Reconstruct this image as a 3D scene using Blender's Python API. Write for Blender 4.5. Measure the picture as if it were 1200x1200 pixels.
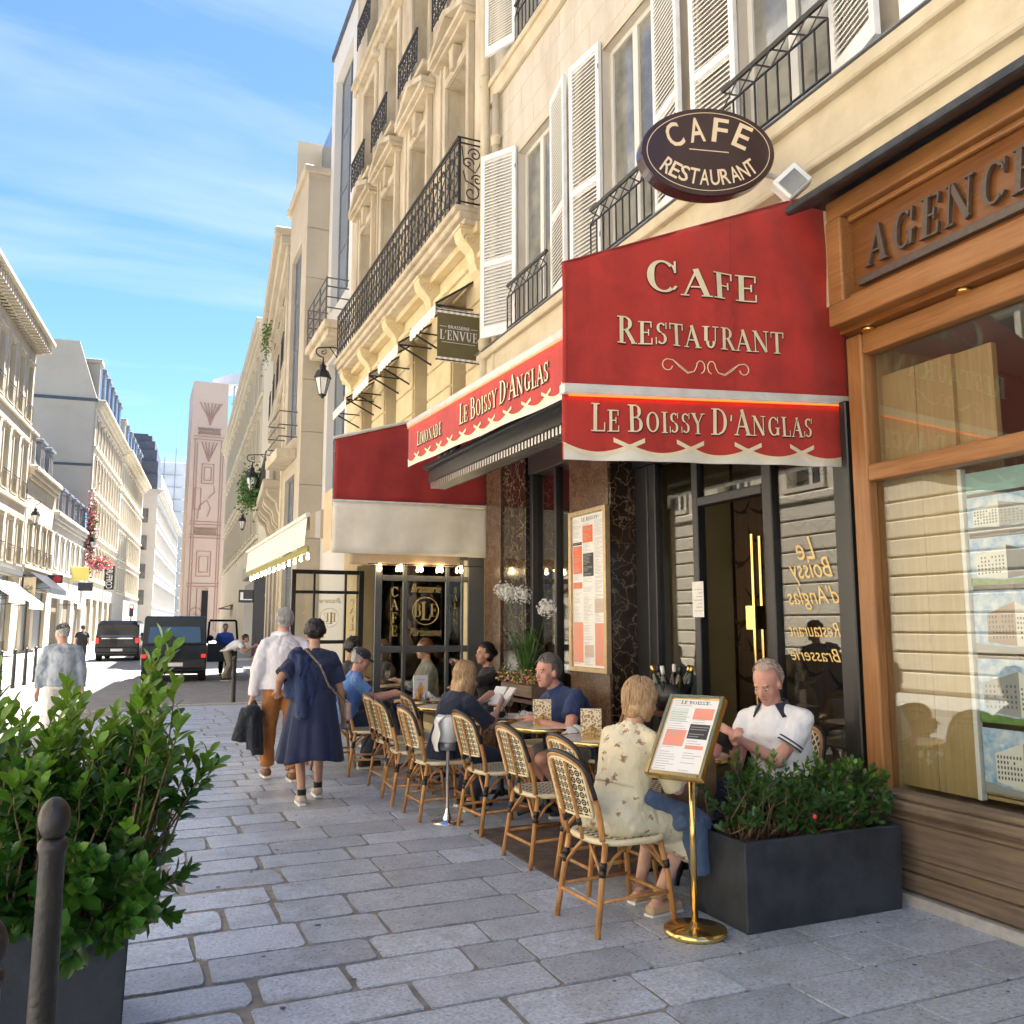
import bpy, bmesh, math, random
import numpy as np
from mathutils import Vector, Matrix, Quaternion
for o in list(bpy.data.objects): bpy.data.objects.remove(o)
SC = bpy.context.scene
COL = SC.collection
R = math.radians
rnd = random.Random(7)

# ------------------------------------------------------------------ camera, sky, sun, exposure
cam = bpy.data.cameras.new('camera'); cam.sensor_width = 36; cam.lens = 30.6
cam.clip_start = .05; cam.clip_end = 2000
camo = bpy.data.objects.new('camera', cam); COL.objects.link(camo)
camo.location = (0, 0, 1.55); camo.rotation_euler = (R(90 + 7.429), 0, R(-23.394))
SC.camera = camo
SUN_EL, SUN_AZ = 63.0, 42.0        # azimuth from the street axis (+Y) towards the cafe side (+X)
sl = bpy.data.lights.new('sun', 'SUN'); sl.energy = 5.0; sl.angle = R(.55); sl.color = (1, .95, .87)
so = bpy.data.objects.new('sun', sl); COL.objects.link(so)
sd = Vector((math.sin(R(SUN_AZ)) * math.cos(R(SUN_EL)), math.cos(R(SUN_AZ)) * math.cos(R(SUN_EL)), math.sin(R(SUN_EL))))
so.rotation_euler = sd.to_track_quat('Z', 'Y').to_euler(); so.location = (0, 0, 60)
W = bpy.data.worlds.new('World'); SC.world = W; W.use_nodes = True
nt = W.node_tree; nt.nodes.clear()
def wn(t, **k):
    n = nt.nodes.new(t)
    for a, b in k.items(): setattr(n, a, b)
    return n
sky = wn('ShaderNodeTexSky', sky_type='NISHITA', sun_disc=False, sun_elevation=R(SUN_EL), sun_rotation=R(SUN_AZ),
         altitude=50, air_density=.68, dust_density=.15, ozone_density=3.0)
tc = wn('ShaderNodeTexCoord')
# thin streaky cirrus over the whole dome: direction flattened onto a high sheet, then stretched noise
sep = wn('ShaderNodeSeparateXYZ'); nt.links.new(tc.outputs['Generated'], sep.inputs[0])
zc = wn('ShaderNodeMath', operation='MAXIMUM'); nt.links.new(sep.outputs[2], zc.inputs[0]); zc.inputs[1].default_value = .02
za = wn('ShaderNodeMath', operation='ADD'); nt.links.new(zc.outputs[0], za.inputs[0]); za.inputs[1].default_value = .12
dx = wn('ShaderNodeMath', operation='DIVIDE'); nt.links.new(sep.outputs[0], dx.inputs[0]); nt.links.new(za.outputs[0], dx.inputs[1])
dy = wn('ShaderNodeMath', operation='DIVIDE'); nt.links.new(sep.outputs[1], dy.inputs[0]); nt.links.new(za.outputs[0], dy.inputs[1])
cmb = wn('ShaderNodeCombineXYZ'); nt.links.new(dx.outputs[0], cmb.inputs[0]); nt.links.new(dy.outputs[0], cmb.inputs[1])
mp = wn('ShaderNodeMapping'); nt.links.new(cmb.outputs[0], mp.inputs[0])
mp.inputs['Rotation'].default_value = (0, 0, R(24)); mp.inputs['Scale'].default_value = (.55, 2.0, 1); mp.inputs['Location'].default_value = (.35, .2, 0)
nz = wn('ShaderNodeTexNoise'); nt.links.new(mp.outputs[0], nz.inputs['Vector'])
nz.inputs['Scale'].default_value = .95; nz.inputs['Detail'].default_value = 7; nz.inputs['Roughness'].default_value = .52; nz.inputs['Distortion'].default_value = .5
cr = wn('ShaderNodeValToRGB'); nt.links.new(nz.outputs[0], cr.inputs[0])
cr.color_ramp.elements[0].position = .48; cr.color_ramp.elements[1].position = .84
cr.color_ramp.elements[0].color = (0, 0, 0, 1); cr.color_ramp.elements[1].color = (.75, .75, .75, 1)
hsv = wn('ShaderNodeHueSaturation'); nt.links.new(sky.outputs[0], hsv.inputs['Color']); hsv.inputs['Saturation'].default_value = 1.12
mxc = wn('ShaderNodeMix', data_type='RGBA'); nt.links.new(cr.outputs[0], mxc.inputs[0]); nt.links.new(hsv.outputs[0], mxc.inputs[6])
mxc.inputs[7].default_value = (3.5, 3.75, 4.0, 1)
bg = wn('ShaderNodeBackground'); nt.links.new(mxc.outputs[2], bg.inputs[0]); bg.inputs[1].default_value = .050
wo = wn('ShaderNodeOutputWorld'); nt.links.new(bg.outputs[0], wo.inputs[0])
SC.view_settings.view_transform = 'Standard'; SC.view_settings.look = 'None'
SC.view_settings.exposure = 2.8; SC.view_settings.gamma = 1; SC.view_settings.use_curve_mapping = False
SC.render.engine = 'CYCLES'
SC.cycles.max_bounces = 6; SC.cycles.diffuse_bounces = 4; SC.cycles.glossy_bounces = 3; SC.cycles.transparent_max_bounces = 10; SC.cycles.transmission_bounces = 4

# ------------------------------------------------------------------ materials
def srgb(h):
    h = h.lstrip('#'); c = [int(h[i:i + 2], 16) / 255 for i in (0, 2, 4)]
    return tuple(((x + .055) / 1.055) ** 2.4 if x > .04045 else x / 12.92 for x in c)
MATS = {}
def mat(name, c, r=.6, m=0., c2=None, vs=6., vdet=5, bump=0., bs=60., rand=0., spec=.5, emis=0., ecol=None, stretch=None, sheen=0., coat=0., sub=0., lo=.35, hi=.65, trn=0., rr=0., dirt=0., ds=2.5):
    """procedural principled material: two colours mixed by noise, a per-object shift, fine relief"""
    mt = bpy.data.materials.new(name); MATS[name] = mt; mt.use_nodes = True
    t = mt.node_tree; N = t.nodes; Lk = t.links; b = N['Principled BSDF']
    if isinstance(c, str): c = srgb(c)
    if isinstance(c2, str): c2 = srgb(c2)
    b.inputs['Base Color'].default_value = (*c, 1); b.inputs['Roughness'].default_value = r; b.inputs['Metallic'].default_value = m
    b.inputs['Specular IOR Level'].default_value = spec
    if sheen: b.inputs['Sheen Weight'].default_value = sheen
    if coat: b.inputs['Coat Weight'].default_value = coat; b.inputs['Coat Roughness'].default_value = .05
    if trn: b.inputs['Transmission Weight'].default_value = trn
    if sub:
        b.inputs['Subsurface Weight'].default_value = sub; b.inputs['Subsurface Radius'].default_value = (.012, .005, .003); b.inputs['Subsurface Scale'].default_value = 1
    if emis:
        b.inputs['Emission Color'].default_value = (*(ecol or c), 1); b.inputs['Emission Strength'].default_value = emis
    vec = None
    if c2 or bump or rand:
        tcn = N.new('ShaderNodeTexCoord'); vec = tcn.outputs['Object']
        if rand:
            oi = N.new('ShaderNodeObjectInfo'); sc = N.new('ShaderNodeVectorMath'); sc.operation = 'MULTIPLY_ADD'
            sc.inputs[1].default_value = (57, 31, 83); Lk.new(oi.outputs['Random'], sc.inputs[0]); Lk.new(vec, sc.inputs[2]); vec = sc.outputs[0]
        if stretch:
            mpn = N.new('ShaderNodeMapping'); mpn.inputs['Scale'].default_value = stretch; Lk.new(vec, mpn.inputs[0]); vec = mpn.outputs[0]
    col = None
    if c2:
        n1 = N.new('ShaderNodeTexNoise'); n1.inputs['Scale'].default_value = vs; n1.inputs['Detail'].default_value = vdet; n1.inputs['Roughness'].default_value = .6; Lk.new(vec, n1.inputs['Vector'])
        rp = N.new('ShaderNodeValToRGB'); Lk.new(n1.outputs[0], rp.inputs[0])
        rp.color_ramp.elements[0].position = lo; rp.color_ramp.elements[1].position = hi
        rp.color_ramp.elements[0].color = (*c, 1); rp.color_ramp.elements[1].color = (*c2, 1); col = rp.outputs[0]
        if rr:
            mr = N.new('ShaderNodeMapRange'); Lk.new(n1.outputs[0], mr.inputs[0]); mr.inputs[1].default_value = .3; mr.inputs[2].default_value = .7
            mr.inputs[3].default_value = max(0, r - rr); mr.inputs[4].default_value = r + rr; Lk.new(mr.outputs[0], b.inputs['Roughness'])
    if rand:
        hs = N.new('ShaderNodeHueSaturation'); mr = N.new('ShaderNodeMapRange'); Lk.new(oi.outputs['Random'], mr.inputs[0])
        mr.inputs[3].default_value = 1 - rand; mr.inputs[4].default_value = 1 + rand
        Lk.new(mr.outputs[0], hs.inputs['Value'])
        if col: Lk.new(col, hs.inputs['Color'])
        else: hs.inputs['Color'].default_value = (*c, 1)
        col = hs.outputs[0]
    if dirt and col:
        n3 = N.new('ShaderNodeTexNoise'); n3.inputs['Scale'].default_value = ds; n3.inputs['Detail'].default_value = 8; n3.inputs['Roughness'].default_value = .7; Lk.new(vec, n3.inputs['Vector'])
        r3 = N.new('ShaderNodeValToRGB'); Lk.new(n3.outputs[0], r3.inputs[0]); r3.color_ramp.elements[0].position = .36; r3.color_ramp.elements[1].position = .56
        v3 = 1 - dirt; r3.color_ramp.elements[0].color = (v3, v3 * .98, v3 * .95, 1); r3.color_ramp.elements[1].color = (1, 1, 1, 1)
        m3 = N.new('ShaderNodeMix'); m3.data_type = 'RGBA'; m3.blend_type = 'MULTIPLY'; m3.inputs[0].default_value = 1; Lk.new(col, m3.inputs[6]); Lk.new(r3.outputs[0], m3.inputs[7]); col = m3.outputs[2]
    if col: Lk.new(col, b.inputs['Base Color'])
    if bump:
        n2 = N.new('ShaderNodeTexNoise'); n2.inputs['Scale'].default_value = bs; n2.inputs['Detail'].default_value = 6; Lk.new(vec, n2.inputs['Vector'])
        bp = N.new('ShaderNodeBump'); bp.inputs['Strength'].default_value = bump; bp.inputs['Distance'].default_value = .01
        Lk.new(n2.outputs[0], bp.inputs['Height']); Lk.new(bp.outputs[0], b.inputs['Normal'])
    return mt
def glass_mat(name, tint=(1, 1, 1), refl=1.5, rough=.0, dirt=0.):
    """thin architectural glass: transparent seen straight on, mirror-like at grazing angles"""
    mt = bpy.data.materials.new(name); MATS[name] = mt; mt.use_nodes = True
    t = mt.node_tree; N = t.nodes; Lk = t.links; N.clear()
    out = N.new('ShaderNodeOutputMaterial'); mx = N.new('ShaderNodeMixShader'); tr = N.new('ShaderNodeBsdfTransparent'); gl = N.new('ShaderNodeBsdfGlossy')
    tr.inputs[0].default_value = (*tint, 1); gl.inputs[1].default_value = rough
    fr = N.new('ShaderNodeLayerWeight'); fr.inputs[0].default_value = .5; pw = N.new('ShaderNodeMath'); pw.operation = 'POWER'; pw.inputs[1].default_value = 5; Lk.new(fr.outputs['Facing'], pw.inputs[0])
    ma = N.new('ShaderNodeMath'); ma.operation = 'MULTIPLY_ADD'; ma.inputs[1].default_value = .9; ma.inputs[2].default_value = (refl - 1) * .13; Lk.new(pw.outputs[0], ma.inputs[0])
    Lk.new(ma.outputs[0], mx.inputs[0]); Lk.new(tr.outputs[0], mx.inputs[1]); Lk.new(gl.outputs[0], mx.inputs[2]); Lk.new(mx.outputs[0], out.inputs[0])
    return mt

# ------------------------------------------------------------------ mesh helpers
class MB:
    def __init__(s): s.v = []; s.f = []
    def add(s, vs, fs):
        k = len(s.v); s.v += [tuple(map(float, q)) for q in vs]; s.f += [tuple(i + k for i in f) for f in fs]; return s
    def box(s, x0, x1, y0, y1, z0, z1):
        return s.add([(x0, y0, z0), (x1, y0, z0), (x1, y1, z0), (x0, y1, z0), (x0, y0, z1), (x1, y0, z1), (x1, y1, z1), (x0, y1, z1)],
                     [(3, 2, 1, 0), (4, 5, 6, 7), (0, 1, 5, 4), (1, 2, 6, 5), (2, 3, 7, 6), (3, 0, 4, 7)])
    def rbox(s, c, size, rot):
        h = [q / 2 for q in size]; M_ = rot.to_matrix() if hasattr(rot, 'to_matrix') else rot
        vs = []
        for dz in (-1, 1):
            for a, b in ((-1, -1), (1, -1), (1, 1), (-1, 1)):
                vs.append(Vector(c) + M_ @ Vector((a * h[0], b * h[1], dz * h[2])))
        return s.add(vs, [(3, 2, 1, 0), (4, 5, 6, 7), (0, 1, 5, 4), (1, 2, 6, 5), (2, 3, 7, 6), (3, 0, 4, 7)])
    def quad(s, a, b, c, d): return s.add([a, b, c, d], [(0, 1, 2, 3)])
    def tube(s, pts, r, n=8, caps=True, flat=None):
        pts = [Vector(q) for q in pts]; m = len(pts); rs = r if isinstance(r, (list, tuple)) else [r] * m
        up = None; vs = []
        for i, q in enumerate(pts):
            d = (pts[min(i + 1, m - 1)] - pts[max(i - 1, 0)])
            d = d.normalized() if d.length > 1e-9 else Vector((0, 0, 1))
            if up is None:
                up = Vector((0, 0, 1)) if abs(d.z) < .9 else Vector((1, 0, 0))
            a = d.cross(up)
            if a.length < 1e-6: a = d.cross(Vector((0, 1, .1)))
            a.normalize(); up = a.cross(d).normalized(); b = up
            for k in range(n):
                t = 2 * math.pi * k / n
                vs.append(q + (a * math.cos(t) + b * math.sin(t) * (flat or 1)) * rs[i])
        fs = []
        for i in range(m - 1):
            for k in range(n):
                k2 = (k + 1) % n; fs.append((i * n + k, i * n + k2, (i + 1) * n + k2, (i + 1) * n + k))
        if caps: fs += [tuple(range(n - 1, -1, -1)), tuple((m - 1) * n + k for k in range(n))]
        return s.add(vs, fs)
    def lathe(s, prof, c=(0, 0, 0), n=16, sx=1, sy=1, rot=None):
        vs = []; m = len(prof)
        for r_, z in prof:
            for k in range(n):
                t = 2 * math.pi * k / n; q = Vector((max(r_, 1e-4) * math.cos(t) * sx, max(r_, 1e-4) * math.sin(t) * sy, z))
                if rot is not None: q = rot @ q
                vs.append(q + Vector(c))
        fs = [(i * n + k, i * n + (k + 1) % n, (i + 1) * n + (k + 1) % n, (i + 1) * n + k) for i in range(m - 1) for k in range(n)]
        fs += [tuple(range(n - 1, -1, -1)), tuple((m - 1) * n + k for k in range(n))]
        return s.add(vs, fs)
    def ell(s, c, rad, rot=None, n=12, m=8):
        prof = [(math.sin(math.pi * i / m), -math.cos(math.pi * i / m)) for i in range(m + 1)]
        vs = []
        for r_, z in prof:
            for k in range(n):
                t = 2 * math.pi * k / n; q = Vector((max(r_, .001) * math.cos(t) * rad[0], max(r_, .001) * math.sin(t) * rad[1], z * rad[2]))
                vs.append((rot @ q if rot is not None else q) + Vector(c))
        fs = [(i * n + k, i * n + (k + 1) % n, (i + 1) * n + (k + 1) % n, (i + 1) * n + k) for i in range(m) for k in range(n)]
        fs += [tuple(range(n - 1, -1, -1)), tuple(m * n + k for k in range(n))]
        return s.add(vs, fs)
    def cap(s, p0, p1, r0, r1, n=12, sq=None):
        """rounded cone (closed) between two points; sq=(direction, factor) squashes the section"""
        p0 = Vector(p0); p1 = Vector(p1); d = p1 - p0; L = d.length; d = d / L if L > 1e-6 else Vector((0, 0, 1))
        a = d.orthogonal().normalized()
        if sq is not None:
            q = Vector(sq[0]); q = q - d * q.dot(d)
            if q.length > 1e-5: a = q.normalized()
        b = d.cross(a); fa = sq[1] if sq is not None else 1
        rings = []
        for i in range(1, 5):
            t = math.pi / 2 * (1 - i / 4); rings.append((p0 - d * r0 * math.sin(t), r0 * math.cos(t)))
        for i in range(0, 4):
            t = math.pi / 2 * (i / 4); rings.append((p1 + d * r1 * math.sin(t), r1 * math.cos(t)))
        vs = [p0 - d * r0]
        for c, r_ in rings:
            for k in range(n):
                t = 2 * math.pi * k / n; vs.append(c + (a * math.cos(t) * fa + b * math.sin(t)) * r_)
        vs.append(p1 + d * r1); m = len(rings); e = len(vs) - 1
        fs = [(0, 1 + (k + 1) % n, 1 + k) for k in range(n)]
        fs += [(1 + i * n + k, 1 + i * n + (k + 1) % n, 1 + (i + 1) * n + (k + 1) % n, 1 + (i + 1) * n + k) for i in range(m - 1) for k in range(n)]
        fs += [(e, 1 + (m - 1) * n + k, 1 + (m - 1) * n + (k + 1) % n) for k in range(n)]
        return s.add(vs, fs)
    def prism(s, poly, y0, y1, fn=None):
        """poly in (u,v) extruded between w=y0..y1; fn(u,v,w)->xyz"""
        fn = fn or (lambda u, v, w: (u, w, v)); n = len(poly)
        vs = [fn(u, v, y0) for u, v in poly] + [fn(u, v, y1) for u, v in poly]
        return s.add(vs, [tuple(range(n)), tuple(range(2 * n - 1, n - 1, -1))] + [(i, (i + 1) % n, n + (i + 1) % n, n + i) for i in range(n)])
    def grid(s, fn, nu, nv):
        vs = [fn(i / nu, j / nv) for j in range(nv + 1) for i in range(nu + 1)]
        w = nu + 1
        return s.add(vs, [(j * w + i, j * w + i + 1, (j + 1) * w + i + 1, (j + 1) * w + i) for j in range(nv) for i in range(nu)])
    def mesh(s, name, recalc=True, smooth=False):
        me = bpy.data.meshes.new(name); me.from_pydata(s.v, [], s.f)
        if recalc:
            bm = bmesh.new(); bm.from_mesh(me); bmesh.ops.recalc_face_normals(bm, faces=bm.faces); bm.to_mesh(me); bm.free()
        if smooth: me.polygons.foreach_set('use_smooth', [True] * len(me.polygons))
        me.update(); return me
    def build(s, name, m, parent=None, smooth=False, bevel=0, recalc=True, loc=None, solid=0, world=True, seg=1):
        """one mesh object; vertices given in world space are shifted to the parent's root (world=True)"""
        if parent is not None and world:
            b = rootloc(parent); s.v = [(x - b[0], y - b[1], z - b[2]) for x, y, z in s.v]
        return link(name, s.mesh(name, recalc, smooth), m, parent, loc, bevel, solid, seg)
def rootloc(o):
    t = Vector((0, 0, 0))
    while o is not None: t += o.location; o = o.parent
    return t
def link(name, me, m, parent=None, loc=None, bevel=0, solid=0, seg=1):
    if m is not None and not me.materials: me.materials.append(MATS[m] if isinstance(m, str) else m)
    o = bpy.data.objects.new(name, me); COL.objects.link(o)
    if parent is not None: o.parent = parent
    if loc is not None: o.location = loc
    if bevel:
        bv = o.modifiers.new('bevel', 'BEVEL'); bv.width = bevel; bv.segments = seg; bv.limit_method = 'ANGLE'; bv.angle_limit = R(40)
        bv.use_clamp_overlap = True
    if solid:
        sm = o.modifiers.new('thick', 'SOLIDIFY'); sm.thickness = solid; sm.offset = 0
    return o
def tag(o, label=None, cat=None, group=None, kind=None):
    if label: o['label'] = label
    if cat: o['category'] = cat
    if group: o['group'] = group
    if kind: o['kind'] = kind
    return o
def thing(name, label, cat, loc=(0, 0, 0), rz=0, group=None):
    o = bpy.data.objects.new(name, None); COL.objects.link(o); o.empty_display_size = .1
    o.location = loc; o.rotation_euler = (0, 0, rz)
    return tag(o, label, cat, group)
def copy_tree(o, parent=None):
    c = o.copy(); COL.objects.link(c); c.parent = parent
    for ch in [q for q in bpy.data.objects if q.parent == o]: copy_tree(ch, c)
    return c
def fast_copy(o, kids, parent=None):
    """copy with a prebuilt child table {obj:[children]}"""
    c = o.copy(); COL.objects.link(c); c.parent = parent
    for ch in kids.get(o, ()): fast_copy(ch, kids, c)
    return c
def kid_table(o):
    t = {}
    for q in bpy.data.objects:
        if q.parent: t.setdefault(q.parent, []).append(q)
    return t
def struct(o): o['kind'] = 'structure'; return o

# smooth pseudo noise for cloth folds (vectorised)
def wob(p, f=1., seed=0):
    p = np.asarray(p, float); r_ = np.random.RandomState(seed); s_ = 0
    for k in range(6):
        d = r_.normal(size=3); d /= np.linalg.norm(d); s_ = s_ + np.sin((p @ d) * f * (1 + .45 * k) + r_.uniform(0, 6.28) + 1.3 * np.sin((p @ r_.normal(size=3)) * f * .4)) / (1 + .4 * k)
    return s_ / 3.2

# ------------------------------------------------------------------ drawn serif capitals (no font files)
TK, TN = .155, .058
def _ln(x0, y0, x1, y1, w): return ('l', x0, y0, x1, y1, w)
def _st(x, y0=0., y1=1., a=1, b=1, w=TK):       # stem with serifs
    o = [_ln(x, y0, x, y1, w)]
    if a: o.append(_ln(x - .17, y0 + .022, x + .17, y0 + .022, .045))
    if b: o.append(_ln(x - .17, y1 - .022, x + .17, y1 - .022, .045))
    return o
def _arc(cx, cy, rx, ry, a0, a1, tk=TK, tn=TN): return ('a', cx, cy, rx, ry, a0, a1, tk, tn)
def _tick(x, y0, y1): return _ln(x, y0, x, y1, .05)
GL = {
 'A': (.80, [_ln(.10, .02, .40, .97, .06), _ln(.37, 1.0, .68, .02, TK), _ln(.19, .34, .58, .34, .055), _ln(-.01, .022, .22, .022, .045), _ln(.53, .022, .83, .022, .045)]),
 'B': (.72, _st(.2) + [_ln(.2, .975, .42, .975, .05), _ln(.2, .025, .44, .025, .05), _ln(.2, .53, .42, .53, .05), _arc(.40, .755, .20, .225, -90, 90), _arc(.43, .28, .23, .26, -90, 90)]),
 'C': (.78, [_arc(.43, .5, .34, .48, 50, 310), _ln(.645, .865, .70, .70, .05), _ln(.70, .64, .70, .99, .045), _ln(.645, .135, .72, .25, .06)]),
 'D': (.84, _st(.2) + [_ln(.2, .975, .42, .975, .05), _ln(.2, .025, .42, .025, .05), _arc(.40, .5, .36, .475, -90, 90)]),
 'E': (.68, _st(.2) + [_ln(.2, .975, .58, .975, .05), _ln(.2, .025, .60, .025, .05), _ln(.2, .52, .48, .52, .05), _tick(.585, .74, 1.), _tick(.61, 0, .28), _tick(.475, .38, .66)]),
 'F': (.64, _st(.2) + [_ln(.2, .975, .58, .975, .05), _ln(.2, .50, .48, .50, .05), _tick(.585, .74, 1.), _tick(.475, .36, .64)]),
 'G': (.86, [_arc(.43, .5, .34, .48, 50, 310), _ln(.645, .865, .70, .70, .05), _ln(.70, .64, .70, .99, .045), _ln(.665, .06, .665, .42, TK), _ln(.52, .42, .82, .42, .045)]),
 'I': (.38, _st(.19)),
 'L': (.64, _st(.2) + [_ln(.2, .025, .58, .025, .05), _tick(.585, 0, .32)]),
 'M': (1.0, [_ln(.15, .02, .19, .98, .055), _ln(.19, .98, .50, .05, TK), _ln(.50, .05, .80, .98, .055)] + _st(.83) + [_ln(.02, .022, .28, .022, .045), _ln(.05, .978, .24, .978, .045)]),
 'N': (.90, [_ln(.16, .02, .16, .98, .055), _ln(.16, .98, .72, .03, TK), _ln(.72, .02, .72, .98, .055), _ln(.02, .022, .3, .022, .045), _ln(.02, .978, .2, .978, .045), _ln(.58, .978, .86, .978, .045)]),
 'O': (.88, [_arc(.44, .5, .36, .48, 0, 360)]),
 'P': (.68, _st(.2) + [_ln(.2, .975, .40, .975, .05), _ln(.2, .45, .40, .45, .05), _arc(.38, .71, .23, .26, -90, 90)]),
 'R': (.78, _st(.2) + [_ln(.2, .975, .40, .975, .05), _ln(.2, .5, .40, .5, .05), _arc(.38, .735, .23, .24, -90, 90), _ln(.40, .50, .68, .03, .14), _ln(.58, .022, .80, .022, .045)]),
 'S': (.62, [_arc(.31, .74, .22, .23, 40, 270, .13, .06), _arc(.31, .27, .23, .245, -140, 90, .14, .06), _tick(.52, .70, .98), _tick(.075, .02, .32)]),
 'T': (.72, _st(.36, b=0) + [_ln(.03, .972, .69, .972, .055), _tick(.05, .72, 1.), _tick(.67, .72, 1.)]),
 'U': (.84, [_ln(.2, .34, .2, .98, TK), _ln(.04, .978, .36, .978, .045), _arc(.42, .34, .22, .32, 180, 360, .14, .07), _ln(.64, .34, .64, .98, .055), _ln(.5, .978, .8, .978, .045)]),
 'V': (.80, [_ln(.12, .98, .42, .02, TK), _ln(.42, .02, .70, .98, .06), _ln(-.02, .978, .28, .978, .045), _ln(.56, .978, .84, .978, .045)]),
 'Y': (.78, [_ln(.12, .98, .40, .48, TK), _ln(.40, .48, .66, .98, .06), _ln(.39, .02, .39, .5, TK), _ln(.22, .022, .56, .022, .045), _ln(-.02, .978, .28, .978, .045), _ln(.54, .978, .80, .978, .045)]),
 "'": (.24, [_ln(.12, .98, .09, .68, .09)]), ' ': (.32, []),
}
def glyphs(text, track=.04, small=None):
    """-> (strips, width): strips are lists of (left,right) point pairs; small = scale of the letters after each capital"""
    out = []; x = 0.; first = True
    for ch in text:
        s_ = 1. if (small is None or first) else small
        if ch == ' ': x += .34 * (small or 1); first = True; continue
        adv, st = GL[ch]
        for k in st:
            if k[0] == 'l':
                _, x0, y0, x1, y1, w = k; d = math.hypot(x1 - x0, y1 - y0); nx, ny = -(y1 - y0) / d * w / 2, (x1 - x0) / d * w / 2
                out.append([((x + (x0 + nx) * s_, (y0 + ny) * s_), (x + (x0 - nx) * s_, (y0 - ny) * s_)), ((x + (x1 + nx) * s_, (y1 + ny) * s_), (x + (x1 - nx) * s_, (y1 - ny) * s_))])
            else:
                _, cx, cy, rx, ry, a0, a1, tk, tn = k; n = max(6, int(abs(a1 - a0) / 15)); sp = []
                for i in range(n + 1):
                    t = R(a0 + (a1 - a0) * i / n); w = tn + (tk - tn) * abs(math.cos(t)) ** 1.5
                    ca, sa = math.cos(t), math.sin(t)
                    sp.append(((x + (cx + rx * ca) * s_, (cy + ry * sa) * s_), (x + (cx + (rx - w) * ca) * s_, (cy + (ry - w * .95) * sa) * s_)))
                out.append(sp)
        first = (ch == "'") if small else False
        x += (adv + track) * s_
    return out, x
def serif(mb, text, height, fn, width=None, small=None, depth=.0, italic=0., dx=0., dy=0., grow=0., mirror=False, track=.04):
    """adds text to mb; fn(u,v,w)->xyz with u along, v up, w out; width squeezes it to that length; centred on u=0, v from 0"""
    st, wd = glyphs(text, track, small); kx = (width / wd) if width else height
    kk = 0
    for sp in st:
        kk += 1; w = depth + kk % 7 * .00022; k = len(mb.v); vs = []
        for a, b in sp:
            if grow:
                ux, uy = a[0] - b[0], a[1] - b[1]; l = math.hypot(ux, uy) or 1; g = grow / height
                a = (a[0] + ux / l * g, a[1] + uy / l * g); b = (b[0] - ux / l * g, b[1] - uy / l * g)
            for q in (a, b):
                u = (q[0] - wd / 2) * kx + italic * q[1] * height + dx
                vs.append(fn(-u if mirror else u, q[1] * height + dy, w))
        n = len(sp); mb.add(vs, [(2 * i, 2 * i + 1, 2 * i + 3, 2 * i + 2) for i in range(n - 1)])
def sans(mb, text, height, fn, width=None, shear=0., mirror=False, bold=.0, depth=0., solid=0.):
    """built-in sans face, outlined to a mesh and centred; fn as in serif"""
    cu = bpy.data.curves.new('lettering', 'FONT'); cu.body = text; cu.shear = shear; cu.offset = bold; cu.resolution_u = 3
    cu.fill_mode = 'FRONT'
    o = bpy.data.objects.new('lettering', cu); COL.objects.link(o)
    me = bpy.data.meshes.new_from_object(o.evaluated_get(bpy.context.evaluated_depsgraph_get()))
    vs = [tuple(v.co) for v in me.vertices]; fs = [tuple(p.vertices) for p in me.polygons]
    bpy.data.objects.remove(o); bpy.data.meshes.remove(me); bpy.data.curves.remove(cu)
    if not vs: return
    x0 = min(v[0] for v in vs); x1 = max(v[0] for v in vs); ys = [v[1] for v in vs]; y0, y1 = min(ys), max(ys)
    ky = height / (y1 - y0); kx = (width / (x1 - x0)) if width else ky
    mb.add([fn((-1 if mirror else 1) * (v[0] - (x0 + x1) / 2) * kx, (v[1] - y0) * ky, depth) for v in vs], fs)

# ------------------------------------------------------------------ palette
mat('asphalt', (.18, .18, .18), .85, c2=(.25, .247, .245), vs=3, bump=.25, bs=180)
mat('mortar', (.19, .175, .15), .9, c2=(.32, .295, .255), vs=9, bump=.5, bs=120)
mat('granite', (.30, .35, .425), .36, c2=(.54, .60, .675), vs=60, vdet=10, bump=.22, bs=150, rand=.2, rr=.12, spec=1.0, lo=.38, hi=.62, dirt=.26, ds=5)
mat('kerb', (.34, .33, .31), .7, c2=(.42, .41, .38), vs=20, bump=.3, bs=90, rand=.1)
mat('plaster', (.50, .445, .365), .8, c2=(.60, .545, .46), vs=2.6, bump=.12, bs=30, stretch=(1, 1, .3), lo=.3, hi=.62, dirt=.16, ds=1.6)
mat('plaster_trim', (.53, .455, .31), .7, c2=(.60, .525, .38), vs=2.2, dirt=.12, bump=.08, bs=40)
mat('limestone', (.45, .375, .265), .8, c2=(.59, .51, .38), vs=3.0, stretch=(1, 1, .35), bump=.2, bs=34, rand=.05, dirt=.22, ds=1.8)
mat('limestone_yellow', (.60, .48, .27), .75, c2=(.66, .55, .34), vs=2.0, dirt=.12, bump=.12, bs=40)
mat('white_paint', (.72, .72, .70), .5, c2=(.58, .57, .53), vs=9, bump=.1, bs=60, lo=.5, hi=.75)
mat('shutter_paint', (.76, .755, .72), .5, c2=(.62, .61, .56), vs=7, bump=.12, bs=50, lo=.5, hi=.78)
mat('window_paint', (.62, .60, .54), .45)
mat('iron', (.012, .012, .014), .42, spec=.5, bump=.1, bs=80)
mat('dark_frame', (.022, .022, .023), .38)
mat('grey_frame', (.085, .088, .085), .42)
mat('zinc_dark', (.02, .023, .03), .45, c2=(.05, .052, .055), vs=10)
mat('zinc', (.16, .18, .21), .45, m=.3, c2=(.22, .24, .27), vs=4)
mat('slate', (.055, .065, .085), .55, c2=(.09, .10, .12), vs=8)
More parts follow.
